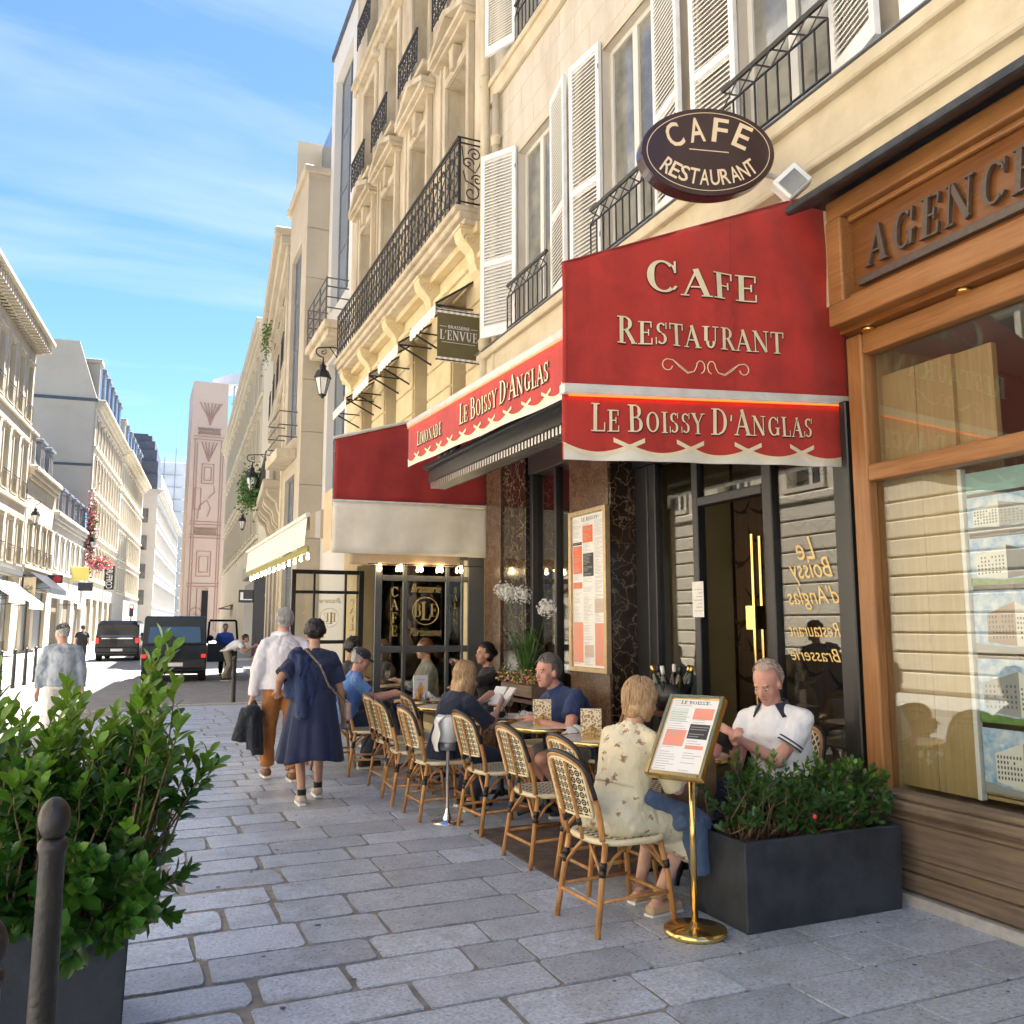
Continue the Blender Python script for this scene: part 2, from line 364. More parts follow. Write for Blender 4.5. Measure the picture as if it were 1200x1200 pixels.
mat('dark_glass', (.03, .035, .04), .04, spec=.8, c2=(.09, .095, .095), vs=.9, lo=.4, hi=.6)
mat('dim_glass', (.13, .13, .115), .05, spec=.9, c2=(.30, .29, .24), vs=1.3, lo=.4, hi=.62)
mat('blue_glass', (.07, .10, .15), .06, spec=.9, c2=(.13, .17, .22), vs=.8)
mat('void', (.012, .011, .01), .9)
def marble(name, base, vein, vs, gloss, vein_w=.05):
    mt = mat(name, base, gloss, bump=0, rand=.02); t = mt.node_tree; N = t.nodes; Lk = t.links; b = N['Principled BSDF']
    tcn = N.new('ShaderNodeTexCoord'); n0 = N.new('ShaderNodeTexNoise'); n0.inputs['Scale'].default_value = vs * .7; n0.inputs['Detail'].default_value = 8
    v = N.new('ShaderNodeVectorMath'); v.operation = 'MULTIPLY_ADD'; v.inputs[1].default_value = (.5, .5, .5); Lk.new(tcn.outputs['Object'], n0.inputs['Vector']); Lk.new(n0.outputs['Color'], v.inputs[0]); Lk.new(tcn.outputs['Object'], v.inputs[2])
    vo = N.new('ShaderNodeTexVoronoi'); vo.feature = 'DISTANCE_TO_EDGE'; vo.inputs['Scale'].default_value = vs; Lk.new(v.outputs[0], vo.inputs['Vector'])
    rp = N.new('ShaderNodeValToRGB'); Lk.new(vo.outputs['Distance'], rp.inputs[0]); rp.color_ramp.elements[0].position = 0; rp.color_ramp.elements[1].position = vein_w
    rp.color_ramp.elements[0].color = (1, 1, 1, 1); rp.color_ramp.elements[1].color = (0, 0, 0, 1)
    n2 = N.new('ShaderNodeTexNoise'); n2.inputs['Scale'].default_value = 3.5; n2.inputs['Detail'].default_value = 5; Lk.new(tcn.outputs['Object'], n2.inputs['Vector'])
    m1 = N.new('ShaderNodeMath'); m1.operation = 'MULTIPLY'; Lk.new(rp.outputs[0], m1.inputs[0]); Lk.new(n2.outputs[0], m1.inputs[1])
    n3 = N.new('ShaderNodeTexNoise'); n3.inputs['Scale'].default_value = 9; n3.inputs['Detail'].default_value = 8; Lk.new(tcn.outputs['Object'], n3.inputs['Vector'])
    mx0 = N.new('ShaderNodeMix'); mx0.data_type = 'RGBA'; Lk.new(n3.outputs[0], mx0.inputs[0]); mx0.inputs[6].default_value = (base[0] * .45, base[1] * .45, base[2] * .45, 1); mx0.inputs[7].default_value = (base[0] * 1.7, base[1] * 1.6, base[2] * 1.5, 1)
    mx = N.new('ShaderNodeMix'); mx.data_type = 'RGBA'; Lk.new(m1.outputs[0], mx.inputs[0]); Lk.new(mx0.outputs[2], mx.inputs[6]); mx.inputs[7].default_value = (*vein, 1)
    Lk.new(mx.outputs[2], b.inputs['Base Color'])
marble('marble_dark', (.026, .017, .012), (.36, .27, .17), 6.5, .12, .05)
marble('marble_brown', (.085, .05, .03), (.34, .24, .16), 15, .22, .07)
def wood(name, a, b_, rough=.4, vertical=False, coat=.0):
    mt = mat(name, a, rough, coat=coat); t = mt.node_tree; N = t.nodes; Lk = t.links; b = N['Principled BSDF']
    tcn = N.new('ShaderNodeTexCoord'); mpn = N.new('ShaderNodeMapping'); mpn.inputs['Scale'].default_value = (30, 30, 1.6) if vertical else (30, 1.6, 30); Lk.new(tcn.outputs['Object'], mpn.inputs[0])
    n = N.new('ShaderNodeTexNoise'); n.inputs['Scale'].default_value = 1.6; n.inputs['Detail'].default_value = 7; n.inputs['Roughness'].default_value = .65; Lk.new(mpn.outputs[0], n.inputs['Vector'])
    n2 = N.new('ShaderNodeTexNoise'); n2.inputs['Scale'].default_value = 2.2; n2.inputs['Detail'].default_value = 3; Lk.new(tcn.outputs['Object'], n2.inputs['Vector'])
    ad = N.new('ShaderNodeMath'); ad.operation = 'MULTIPLY_ADD'; ad.inputs[1].default_value = .7; Lk.new(n.outputs[0], ad.inputs[0])
    s2 = N.new('ShaderNodeMath'); s2.operation = 'MULTIPLY'; s2.inputs[1].default_value = .3; Lk.new(n2.outputs[0], s2.inputs[0]); Lk.new(s2.outputs[0], ad.inputs[2])
    rp = N.new('ShaderNodeValToRGB'); Lk.new(ad.outputs[0], rp.inputs[0]); rp.color_ramp.elements[0].position = .28; rp.color_ramp.elements[1].position = .74
    rp.color_ramp.elements[0].color = (*a, 1); rp.color_ramp.elements[1].color = (*b_, 1); Lk.new(rp.outputs[0], b.inputs['Base Color'])
    bp = N.new('ShaderNodeBump'); bp.inputs['Strength'].default_value = .15; bp.inputs['Distance'].default_value = .004; Lk.new(n.outputs[0], bp.inputs['Height']); Lk.new(bp.outputs[0], b.inputs['Normal'])
    return mt
wood('wood_sign', (.105, .032, .005), (.235, .085, .015), .38, coat=.15)
wood('wood_frame', (.18, .072, .02), (.40, .185, .06), .45)
wood('wood_frame_v', (.18, .072, .02), (.40, .185, .06), .45, True)
wood('wood_old', (.075, .055, .04), (.26, .19, .125), .75)
wood('plywood', (.30, .205, .09), (.47, .345, .175), .55, True)
GLASS = glass_mat('shop_glass', (.93, .95, .93), 1.55)
GLASS2 = glass_mat('clear_glass', (.97, .98, .97), 1.45)

# ------------------------------------------------------------------ ground
struct(MB().quad((-500, -500, -.17), (500, -500, -.17), (500, 900, -.17), (-500, 900, -.17)).build('ground', 'asphalt'))
struct(MB().quad((-12, -30, -.12), (30, -30, -.12), (40, 300, -.12), (-12, 300, -.12)).build('road', 'asphalt'))
# pavement bed with a rounded far corner
XL, XR, YE = -1.05, 4.30, 18.6
poly = [(XR, -6), (XR, YE), (XL + 2.2, YE)] + [(XL + 2.2 - 2.2 * math.sin(R(a)), YE - 2.2 + 2.2 * math.cos(R(a))) for a in (15, 30, 45, 60, 75, 90)] + [(XL, -6)]
mb = MB(); mb.prism(poly, -.15, -.0075, lambda u, v, w: (u, v, w))
SW = struct(mb.build('pavement', 'mortar'))
# kerb stones round the edge
edge = [(XL, -3 + i * 1.0) for i in range(19)] + [(XL + 2.2 - 2.2 * math.sin(R(a)), YE - 2.2 + 2.2 * math.cos(R(a))) for a in (75, 60, 45, 30, 15, 0)] + [(XL + 3.2, YE), (XL + 4.2, YE), (XL + 5.1, YE)]
for a, b in zip(edge, edge[1:]):
    a = Vector((*a, 0)); b = Vector((*b, 0)); d = (b - a).normalized(); n = Vector((-d.y, d.x, 0)); g = .005
    p = [a + d * g - n * .02, b - d * g - n * .02, b - d * g + n * .16, a + d * g + n * .16]
    MB().prism([(q.x, q.y) for q in p], -.14, .004, lambda u, v, w: (u, v, w)).build('kerb_stone', 'kerb', SW, bevel=.012)
# paving setts laid in courses across the pavement
def stone(x0, x1, y0, y1, wear):
    """flat topped sett with chipped, irregular edges"""
    cx, cy = (x0 + x1) / 2, (y0 + y1) / 2; hx, hy = (x1 - x0) / 2, (y1 - y0) / 2; pts = []; j = .002 + .0075 * wear
    cor = [(1, 1), (-1, 1), (-1, -1), (1, -1)]; cc = [min(hx, hy) * rnd.uniform(.04, .10 + .26 * wear) for _ in cor]
    for k, (sx, sy) in enumerate(cor):
        c = cc[k]; a = (sx * (hx - c), sy * hy); b = (sx * hx, sy * (hy - c)); m_ = (sx * (hx - c * .33), sy * (hy - c * .33))
        pts += [b, m_, a] if sx * sy > 0 else [a, m_, b]
        nx, ny = cor[(k + 1) % 4]; p0 = pts[-1]; p1 = (nx * (hx - cc[(k + 1) % 4]), ny * hy) if ny == sy else (nx * hx, ny * (hy - cc[(k + 1) % 4]))
        for t in ((.3, .65) if abs(p1[0] - p0[0]) > .25 else (.5,)): pts.append((p0[0] + (p1[0] - p0[0]) * t, p0[1] + (p1[1] - p0[1]) * t))
    pts = [(q[0] + rnd.uniform(-j, j), q[1] + rnd.uniform(-j, j) * (2.2 if rnd.random() < .12 * wear else 1)) for q in pts]
    n = len(pts); h = rnd.uniform(-.002, .002); tx, ty = rnd.uniform(-.003, .003), rnd.uniform(-.004, .004)
    vs = [(x * 1.004, y * 1.004, -.03) for x, y in pts] + [(x, y, h + x * tx + y * ty) for x, y in pts]
    mb = MB(); mb.add(vs, [(i, (i + 1) % n, n + (i + 1) % n, n + i) for i in range(n)] + [tuple(range(n, 2 * n))])
    global NST; NST += 1
    if NST <= 300: link('paving_stone', mb.mesh('paving_stone', True), 'granite', SW, (cx, cy, 0))
    else: REST.add([(x + cx, y + cy, z) for x, y, z in mb.v], mb.f)
y = 2.3; NST = 0; REST = MB()
while y < YE - .25:
    d = rnd.uniform(.26, .40); x = XL + .17 - rnd.uniform(0, .3)
    if y + d > YE - .2: break
    while x < 4.2:
        l = rnd.uniform(.42, .86) if rnd.random() < .78 else rnd.uniform(.26, .42)
        x1 = min(x + l, 4.28)
        if 4.28 - x1 < .2: x1 = 4.28
        wear = min(1, max(.12, (2.6 - x) / 2.6)); gap = .004 + .017 * wear * rnd.uniform(.5, 1.4)
        a0 = max(x, XL + .17)
        corner = math.hypot(max(0, XL + 2.2 - a0), max(0, y + d - (YE - 2.2))) > 2.0 and y + d > YE - 2.2 and a0 < XL + 2.2
        if x1 - a0 > .12 and not corner:
            stone(a0 + gap, x1 - gap, y + gap, y + d - gap, wear * rnd.uniform(.6, 1.2))
        x = x1
    y += d
tag(REST.build('far_paving_stones', 'granite', SW), kind='stuff')
gm_ = MB()
for k in range(46):                                       # trodden gum and grit
    gx, gy, gr = rnd.uniform(.2, 4.0), rnd.uniform(2.6, 9), rnd.uniform(.008, .02)
    gm_.add([(gx + gr * rnd.uniform(.7, 1.1) * math.cos(a), gy + gr * rnd.uniform(.7, 1.1) * math.sin(a), .0035) for a in np.linspace(0, 6.28, 9)[:-1]], [tuple(range(8))])
tag(gm_.build('gum_spots', mat('gum', (.10, .10, .105), .8), SW, recalc=False), kind='stuff')
# far pavement strips on either side of the road, with kerbs
mb = MB(); mb.prism([(3.0, YE), (4.6, YE), (4.9, 34.5), (3.9, 34.5)], -.15, -.004, lambda u, v, w: (u, v, w)); struct(mb.build('pavement_right', 'kerb'))
mb = MB(); mb.prism([(4.5, 44), (9, 44), (24, 240), (8.5, 90)], -.15, -.004, lambda u, v, w: (u, v, w)); struct(mb.build('pavement_far_right', 'kerb'))
mb = MB(); mb.prism([(-5.6, -20), (-9.5, -20), (-8, 35), (-5.6, 70), (8, 220), (10, 220), (-3.2, 70), (-4.6, 45), (-5.4, 30)][::-1], -.15, -.0, lambda u, v, w: (u, v, w)); struct(mb.build('pavement_left', 'kerb'))

# ------------------------------------------------------------------ facade helper (frame: s along the street, o outward, z up)
class Fr:
    def __init__(s, root, sg): s.root = root; s.sg = sg
    def P(s, q, o, z): return (-s.sg * o, q, z)
    def box(s, mb, s0, s1, o0, o1, z0, z1):
        a, b = sorted((-s.sg * o0, -s.sg * o1)); mb.box(a, b, min(s0, s1), max(s0, s1), z0, z1); return mb
    def part(s, name, m, boxes, parent=None, bevel=0, seg=1):
        mb = MB()
        for q in boxes: s.box(mb, *q)
        return mb.build(name, m, parent or s.root, bevel=bevel, world=False, seg=seg)
    def wall(s, name, m, s0, s1, z0, z1, holes, reveal=.22, o=0., D=9., close=True, parent=None, shaped=None):
        S = sorted({s0, s1, *[h[0] for h in holes], *[h[1] for h in holes]}); Z = sorted({z0, z1, *[h[2] for h in holes], *[h[3] for h in holes]})
        mb = MB(); P = s.P
        for a, b in zip(S, S[1:]):
            for c, d in zip(Z, Z[1:]):
                if any(h[0] <= (a + b) / 2 <= h[1] and h[2] <= (c + d) / 2 <= h[3] for h in holes): continue
                mb.quad(P(a, o, c), P(b, o, c), P(b, o, d), P(a, o, d))
        for a, b, c, d in holes:
            i = o - reveal
            mb.quad(P(a, o, c), P(a, i, c), P(a, i, d), P(a, o, d)); mb.quad(P(b, o, c), P(b, i, c), P(b, i, d), P(b, o, d))
            mb.quad(P(a, o, d), P(b, o, d), P(b, i, d), P(a, i, d)); mb.quad(P(a, o, c), P(b, o, c), P(b, i, c), P(a, i, c))
        if close:
            e = o - D
            mb.quad(P(s0, o, z0), P(s0, e, z0), P(s0, e, z1), P(s0, o, z1)); mb.quad(P(s1, o, z0), P(s1, e, z0), P(s1, e, z1), P(s1, o, z1))
            mb.quad(P(s0, e, z0), P(s1, e, z0), P(s1, e, z1), P(s0, e, z1)); mb.quad(P(s0, o, z1), P(s1, o, z1), P(s1, e, z1), P(s0, e, z1))
        bm_ = mb.mesh(name, False)
        bm = bmesh.new(); bm.from_mesh(bm_); bmesh.ops.remove_doubles(bm, verts=bm.verts, dist=.0005); bmesh.ops.recalc_face_normals(bm, faces=bm.faces); bm.to_mesh(bm_); bm.free()
        return link(name, bm_, m, parent or s.root)
WCACHE = {}
def window(F, s0, s1, z0, z1, o, fm='window_paint', gm='dim_glass', bars=1, t=.05, mull=True, parent=None, name='window'):
    """casement in an opening: outer frame and middle mullion, panes as sub-parts"""
    w, h = s1 - s0, z1 - z0; key = (round(w, 3), round(h, 3), fm, gm, bars, t, mull)
    if key not in WCACHE:
        mb = MB(); d = .05
        mb.box(-d, 0, 0, t, 0, h); mb.box(-d, 0, w - t, w, 0, h); mb.box(-d, 0, t, w - t, 0, t * 1.3); mb.box(-d, 0, t, w - t, h - t, h)
        if mull: mb.box(-d - .008, .008, w / 2 - t * .8, w / 2 + t * .8, t * 1.3, h - t)
        for k in range(bars):
            zz = t + (h - 2 * t) * (k + 1) / (bars + 1)
            if mull:
                mb.box(-d + .01, -.01, t, w / 2 - t * .8, zz - .014, zz + .014); mb.box(-d + .01, -.01, w / 2 + t * .8, w - t, zz - .014, zz + .014)
            else: mb.box(-d + .01, -.01, t, w - t, zz - .014, zz + .014)
        fr = mb.mesh('window_frame'); pm = []
        halves = ((t, w / 2 - t * .8), (w / 2 + t * .8, w - t)) if mull else ((t, w - t),)
        for a, b in halves:
            q = MB(); q.box(-.03, -.022, a, b, t * 1.3, h - t); pm.append(q.mesh('pane'))
        WCACHE[key] = (fr, pm)
    fr, pm = WCACHE[key]; x = -F.sg * o
    wo_ = link(name, fr, fm, parent or F.root, (x, s0, z0))
    for q in pm: link('pane', q, gm, wo_)
    return wo_

# ------------------------------------------------------------------ the cafe building (near right)
B1 = thing('cafe_building', 'cream plastered building with white louvred shutters above the red cafe awning', 'building', (4.16, 0, 0))
F1 = Fr(B1, 1)
BAYS = [8.9, 6.76, 4.60, 2.45, .3, -1.85]
FL = [(5.10, 7.45), (8.95, 11.0), (12.3, 14.2)]
holes = [(c - .5, c + .5, a, b) for c in BAYS for a, b in FL]
F1.wall('wall', 'plaster', -5, 10.45, 4.40, 15.2, holes, .26, D=11)
F1.part('back_wall', 'plaster', [(-5, -4.9, -11, 0, 0, 4.4), (-4.9, 10.4, -11, -10.9, 0, 4.4)])
F1.part('roof', 'slate', [(-5.1, 10.5, -11.1, .3, 15.2, 15.5)])
F1.part('string_course', 'plaster_trim', [(-5, 10.43, 0, .10, 4.62, 5.02), (-5, 10.43, 0, .17, 4.98, 5.085), (-5, 10.43, 0, .13, 4.60, 4.66)], bevel=.012)
F1.part('ledge_flashing', 'zinc', [(-5, 10.44, 0, .185, 5.087, 5.097)])
F1.part('string_course', 'plaster_trim', [(-5, 10.43, 0, .06, 8.58, 8.86), (-5, 10.43, 0, .10, 8.80, 8.88)], bevel=.01)
F1.part('string_course', 'plaster_trim', [(-5, 10.43, 0, .06, 11.95, 12.2)], bevel=.01)
# thin incised joints in the plaster
mb = MB()
for k, z in enumerate([7.62, 7.95, 8.28]):
    F1.box(mb, -5, 10.42, 0, .0015, z, z + .008)
    for q in np.arange(-4 + (.35 if k % 2 else 0), 10.3, .72): F1.box(mb, q, q + .007, 0, .0016, z + .008, z + .33)
tag(mb.build('joint_lines', mat('joint', (.50, .40, .26), .9), B1, world=False), kind='stuff')
for k, c in enumerate(BAYS):
    for j, (a, b) in enumerate(FL):
        if (j == 2 and k > 3): continue
        window(F1, c - .5, c + .5, a, b, -.14, bars=(0 if j else 0), t=.055)
        F1.part('window_surround', 'plaster_trim', [(c - .5, c + .5, -.01, .004, b - .0, b + .05)])
# shutters: a frame and each louvre slat
sw, sh = .53, 2.42
fm = MB(); fm.box(-.02, .02, 0, .055, 0, sh); fm.box(-.02, .02, sw - .055, sw, 0, sh); fm.box(-.02, .02, .055, sw - .055, 0, .13); fm.box(-.02, .02, .055, sw - .055, sh - .07, sh); fm.box(-.02, .02, .055, sw - .055, .92, .99)
SHF = fm.mesh('shutter'); SHF.materials.append(MATS['shutter_paint'])
q = MB(); q.rbox((0, sw / 2, 0), (.008, sw - .112, .066), Matrix.Rotation(R(-42), 3, 'Y')); SLAT = q.mesh('slat'); SLAT.materials.append(MATS['shutter_paint'])
q = MB(); q.rbox((0, sw / 2, 0), (.008, sw - .112, .066), Matrix.Rotation(R(42), 3, 'Y')); SLAT2 = q.mesh('slat'); SLAT2.materials.append(MATS['shutter_paint'])
hm = MB(); hm.box(-.006, .006, 0, .012, 0, .05); hm.tube([(.02, .006, .0), (.035, .006, .03), (.02, .006, .06)], .004, 5)
HNG = hm.mesh('hinge'); HNG.materials.append(MATS['zinc'])
def shutter(s_hinge, z0, dirn, ang, h=sh, slats=True):
    """dirn +1 opens towards +s; ang = degrees off the wall"""
    o = link('shutter', SHF, None, B1, (-.035, s_hinge, z0)); o.scale = (1, 1, h / sh)
    # leaf runs along local +y; turn it so its free edge swings out to the street
    o.rotation_euler = (0, 0, R(ang) if dirn > 0 else R(180 - ang))
    if slats:
        zz = .155
        while zz < sh - .085:
            if not .90 < zz < 1.01: link('slat', SLAT2 if dirn > 0 else SLAT, None, o, (0, 0, zz))
            zz += .0435
    for zz in (.3, sh - .3): link('hinge', HNG, None, o, (-.02, 0, zz))
    return o
for k, c in enumerate(BAYS[:5]):
    shutter(c + .5, 5.12, 1, 33 if k == 0 else 5 + 3 * (k % 2), slats=k < 4)
    shutter(c - .5, 5.12, -1, 10 if k != 2 else 16, slats=k < 4)
for k, c in enumerate(BAYS[:2]):
    shutter(c + .5, 8.98, 1, 25, h=2.1, slats=k < 1); shutter(c - .5, 8.98, -1, 6, h=2.1, slats=k < 1)
# low iron window railings
def guard(F, s0, s1, z0, h, o, m='iron', n=9, parent=None):
    mb = MB()
    mb.tube([F.P(s0, o, z0 + h), F.P(s1, o, z0 + h)], .022, 6); mb.tube([F.P(s0, o, z0 + h - .15), F.P(s1, o, z0 + h - .15)], .010, 5); mb.tube([F.P(s0, o, z0 + .06), F.P(s1, o, z0 + .06)], .010, 5)
    L = s1 - s0
    for i in range(n + 1):
        q = s0 + L * i / n; mb.tube([F.P(q, o, z0), F.P(q, o, z0 + h - .15)], .0085, 5)
    k = 6
    for i in range(k):
        a, b = s0 + L * i / k, s0 + L * (i + 1) / k
        mb.tube([F.P(a, o, z0 + h - .15), F.P(b, o, z0 + h - .01)], .007, 4); mb.tube([F.P(a, o, z0 + h - .01), F.P(b, o, z0 + h - .15)], .007, 4)
    return mb.build('window_railing', m, parent or F.root, world=False)
for c in BAYS[:5]: guard(F1, c - .56, c + .56, 5.10, .60, .13)
for c in BAYS[:2]: guard(F1, c - .5, c + .5, 8.9, .55, .05)
# rain pipes at the party wall
def pipe(F, q, o, z0, z1, r, m, joints, parent=None):
    mb = MB(); mb.tube([F.P(q, o, z0), F.P(q, o, z1)], r, 12)
    for z in joints: mb.lathe([(r + .002, -.07), (r + .016, -.05), (r + .016, .03), (r + .024, .05), (r + .002, .09)], F.P(q, o, z), 12)
    return mb.build('drain_pipe', m, parent or F.root, smooth=True, world=False)
pipe(F1, 10.28, .11, 3.9, 15.1, .065, 'plaster_trim', (5.2, 8.9, 12.6))
pipe(F1, 9.98, .075, 3.9, 8.55, .05, 'plaster_trim', (6.3, 7.9))

# ------------------------------------------------------------------ the brasserie building (second on the right)
B2 = thing('brasserie_building', 'carved limestone building with long black wrought iron balcony beyond the cafe', 'building', (4.16, 0, 0))
F2 = Fr(B2, 1)
C2 = [11.65, 13.6, 15.55, 17.3]
E0, E1 = 10.46, 18.8
h2 = []
for c in C2:
    h2 += [(c - .47, c + .47, 7.42, 9.95), (c - .47, c + .47, 10.95, 13.2), (c - .47, c + .47, 14.3, 16.2)]
F2.wall('wall', 'limestone', E0, E1, 7.0, 17.6, h2, .42, D=10)
g2 = [(11.22, 11.82, 3.3, 6.3), (13.0, 13.75, 3.3, 6.3), (14.8, 15.6, 3.3, 6.3), (16.55, 17.35, 3.3, 6.3)]
F2.wall('ground_floor_wall', 'limestone_yellow', E0, E1, 0, 7.0, g2 + [(11.3, 17.6, .1, 2.75)], .36, o=.0, D=10)
F2.part('roof', 'slate', [(E0, E1, -10, .5, 17.6, 17.9), (E0, E1, -9.5, -.3, 17.9, 19)])
for a, b, c, d in g2:
    window(F2, a, b, c, d, -.30, bars=1, mull=False, gm='dark_glass')
# rusticated blocks on the piers between the ground floor windows
piers = [(E0 + .02, 11.2), (11.84, 12.98), (13.77, 14.78), (15.62, 16.53), (17.37, E1 - .02)]
for a, b in piers:
    z = 3.3
    while z < 6.1:
        F2.part('stone_block', 'limestone_yellow', [(a + .015, b - .015, 0, .035, z + .012, z + .43)], bevel=.014)
        z += .445
F2.part('entablature', 'limestone_yellow', [(E0, E1, 0, .05, 6.36, 6.52), (E0, E1, 0, .10, 6.52, 6.60), (E0, E1, 0, .16, 6.86, 7.0)], bevel=.012)
BO = .40
F2.part('balcony_slab', 'limestone', [(E0 + .03, 18.25, 0, BO + .06, 7.12, 7.20), (E0 + .03, 18.25, 0, BO, 7.02, 7.12), (E0 + .03, 18.25, 0, BO - .07, 6.95, 7.02)], bevel=.015)
def console(F, c, z, d, h, w, m, parent=None):
    prof = [(0, 0), (d, 0), (d, -.10 * h), (d * .93, -.22 * h), (d * .75, -.34 * h), (d * .52, -.45 * h), (d * .42, -.6 * h), (d * .40, -.74 * h), (d * .30, -.9 * h), (d * .12, -h), (0, -h)]
    mb = MB(); mb.prism([(u, v) for u, v in prof], c - w / 2, c + w / 2, lambda u, v, s_: F.P(s_, u, z + v))
    for sd_ in (-1, 1):
        pts = []
        for k in range(22):
            t = k / 21 * 2.2 * 2 * math.pi * .8; r_ = .075 * (1 - k / 24) * h / .5
            pts.append(F.P(c + sd_ * (w / 2 + .003), d * .62 + r_ * math.cos(t), z - .24 * h + r_ * math.sin(t)))
        mb.tube(pts, .013, 5)
    mb.box(*sorted((-F.sg * 0, -F.sg * (d + .02))), c - w / 2 - .02, c + w / 2 + .02, z, z + .04)
    return mb.build('console', m, parent or F.root, world=False, bevel=.006)
for c in (10.72, 12.62, 14.58, 16.45, 18.05): console(F2, c, 6.93, BO - .06, .62, .26, 'limestone_yellow')
# balcony ironwork: one panel of bars and scrolls, repeated
def spiral(cx, cz, r0, turns, a0, dirn, n=18, k=1.):
    return [(cx + r0 * (1 - .85 * i / n) * math.cos(a0 + dirn * turns * 2 * math.pi * i / n), cz + r0 * k * (1 - .85 * i / n) * math.sin(a0 + dirn * turns * 2 * math.pi * i / n)) for i in range(n + 1)]
def rail_panel(w, h):
    """list of polylines (u,z) for an ornamental railing panel"""
    L = [[(w / 2, 0), (w / 2, h)]]
    for s_ in (-1, 1):
        m_ = w / 2; q = lambda pts: [(m_ + s_ * (u - m_), z) for u, z in pts]
        L += [q(spiral(w * .77, h * .84, w * .17, 1.3, math.pi, 1)), q(spiral(w * .77, h * .14, w * .17, 1.3, math.pi, -1)), q(spiral(w * .80, h * .50, w * .15, 1.2, math.pi, 1)),
              q([(w * .60, h * .84), (w * .56, h * .7), (w * .85, h * .62), (w * .95, h * .5), (w * .85, h * .36), (w * .56, h * .28), (w * .60, h * .14)])]
    return L
def balcony_rail(F, s0, s1, o, z0, h, parent, wp=.36, ends=None):
    mb = MB(); n = max(1, round((s1 - s0) / wp)); w = (s1 - s0) / n
    mb.tube([F.P(s0, o, z0 + h), F.P(s1, o, z0 + h)], .024, 6); mb.tube([F.P(s0, o, z0 + h - .07), F.P(s1, o, z0 + h - .07)], .010, 5); mb.tube([F.P(s0, o, z0 + .05), F.P(s1, o, z0 + .05)], .012, 5)
    for i in range(n):
        a = s0 + i * w
        mb.tube([F.P(a, o, z0), F.P(a, o, z0 + h)], .012, 5)
        for pl in rail_panel(w, h - .13): mb.tube([F.P(a + u, o, z0 + .055 + z) for u, z in pl], .0085, 4, caps=False)
    mb.tube([F.P(s1, o, z0), F.P(s1, o, z0 + h)], .014, 5)
    return tag(mb.build('railing', 'iron', parent, world=False), kind='stuff')
balcony_rail(F2, E0 + .06, 18.2, BO - .0, 7.2, .98, B2)
mb = MB()                                                  # the end panel by the pipe, turned to the camera, with big scrolls
P2 = lambda u, z: F2.P(E0 + .05, u, 7.2 + z)
for pl in ([(0.02, 0), (.02, .98)], [(.38, 0), (.38, .98)], [(0, .98), (.39, .98)], [(0, .05), (.39, .05)], [(0, .9), (.39, .9)]): mb.tube([P2(u, z) for u, z in pl], .012, 5)
for pl in (spiral(.17, .76, .10, 1.4, 0, 1), spiral(.27, .62, .09, 1.3, math.pi, -1), spiral(.13, .40, .085, 1.4, 0, 1), spiral(.22, .20, .13, 1.3, math.pi * .5, 1), [(.36, .85), (.33, .6), (.16, .5), (.10, .62), (.05, .85)], [(.34, .5), (.30, .36), (.2, .33), (.06, .25), (.05, .1)]): mb.tube([P2(u, z) for u, z in pl], .010, 5)
mb.build('end_railing', 'iron', B2, world=False)
for c in C2:
    window(F2, c - .47, c + .47, 7.42, 9.95, -.36, t=.06, bars=1); window(F2, c - .47, c + .47, 10.95, 13.2, -.36, t=.06, bars=1); window(F2, c - .47, c + .47, 14.3, 16.2, -.36, t=.06, bars=1)
    # moulded surround, keystone and pediment
    sr = MB()
    for dz in (0,):
        for a, b, o1 in ((.47, .60, .07), (.60, .66, .10)):
            F2.box(sr, c - b, c - a, 0, o1, 7.3, 9.95 + (b - 0)); F2.box(sr, c + a, c + b, 0, o1, 7.3, 9.95 + (b - 0))
        F2.box(sr, c - .47, c + .47, 0, .07, 9.95, 10.08); F2.box(sr, c - .60, c + .60, 0, .11, 10.38, 10.46)
    sr.build('window_surround', 'limestone', B2, world=False, bevel=.01)
    ks = MB(); ks.prism([(-.07, 0), (.07, 0), (.11, .36), (-.11, .36)], 0, .14, lambda u, v, w: F2.P(c + u, w, 9.97 + v)); ks.build('keystone', 'limestone', B2, world=False, bevel=.008)
    pd = MB(); F2.box(pd, c - .80, c + .80, 0, .26, 10.40, 10.47); F2.box(pd, c - .76, c + .76, 0, .19, 10.34, 10.40)
    for sg_ in (-1, 1):
        pd.prism([(-.80, 0), (0, .34), (0, .44), (-.80, .10)], 0, .26, lambda u, v, w: F2.P(c - sg_ * u, w, 10.47 + v))
    pd.prism([(-.7, 0), (.7, 0), (0, .3)], 0, .10, lambda u, v, w: F2.P(c + u, w, 10.47 + v)); pd.prism([(-.22, 0), (.22, 0), (0, .1)], .1, .13, lambda u, v, w: F2.P(c + u, w, 10.54 + v))
    pd.build('pediment', 'limestone', B2, world=False, bevel=.008)
    F2.part('sill', 'limestone', [(c - .68, c + .68, 0, .2, 10.87, 10.95)], bevel=.01)
    balcony_rail(F2, c - .56, c + .56, .26, 10.93, .62, B2, .3)
    F2.part('window_surround', 'limestone', [(c - .62, c - .48, 0, .06, 10.95, 13.35), (c + .48, c + .62, 0, .06, 10.95, 13.35), (c - .48, c + .48, 0, .06, 13.2, 13.35), (c - .7, c + .7, 0, .16, 13.45, 13.55)], bevel=.01)
    balcony_rail(F2, c - .56, c + .56, .2, 14.28, .6, B2, .3)
    for sg_ in (-1, 1):
        q = link('shutter', SHF, None, B2, (.34, c + sg_ * .02 if sg_ < 0 else c + .02, 10.97)); q.scale = (1, .86 if sg_ > 0 else -.86, .9)
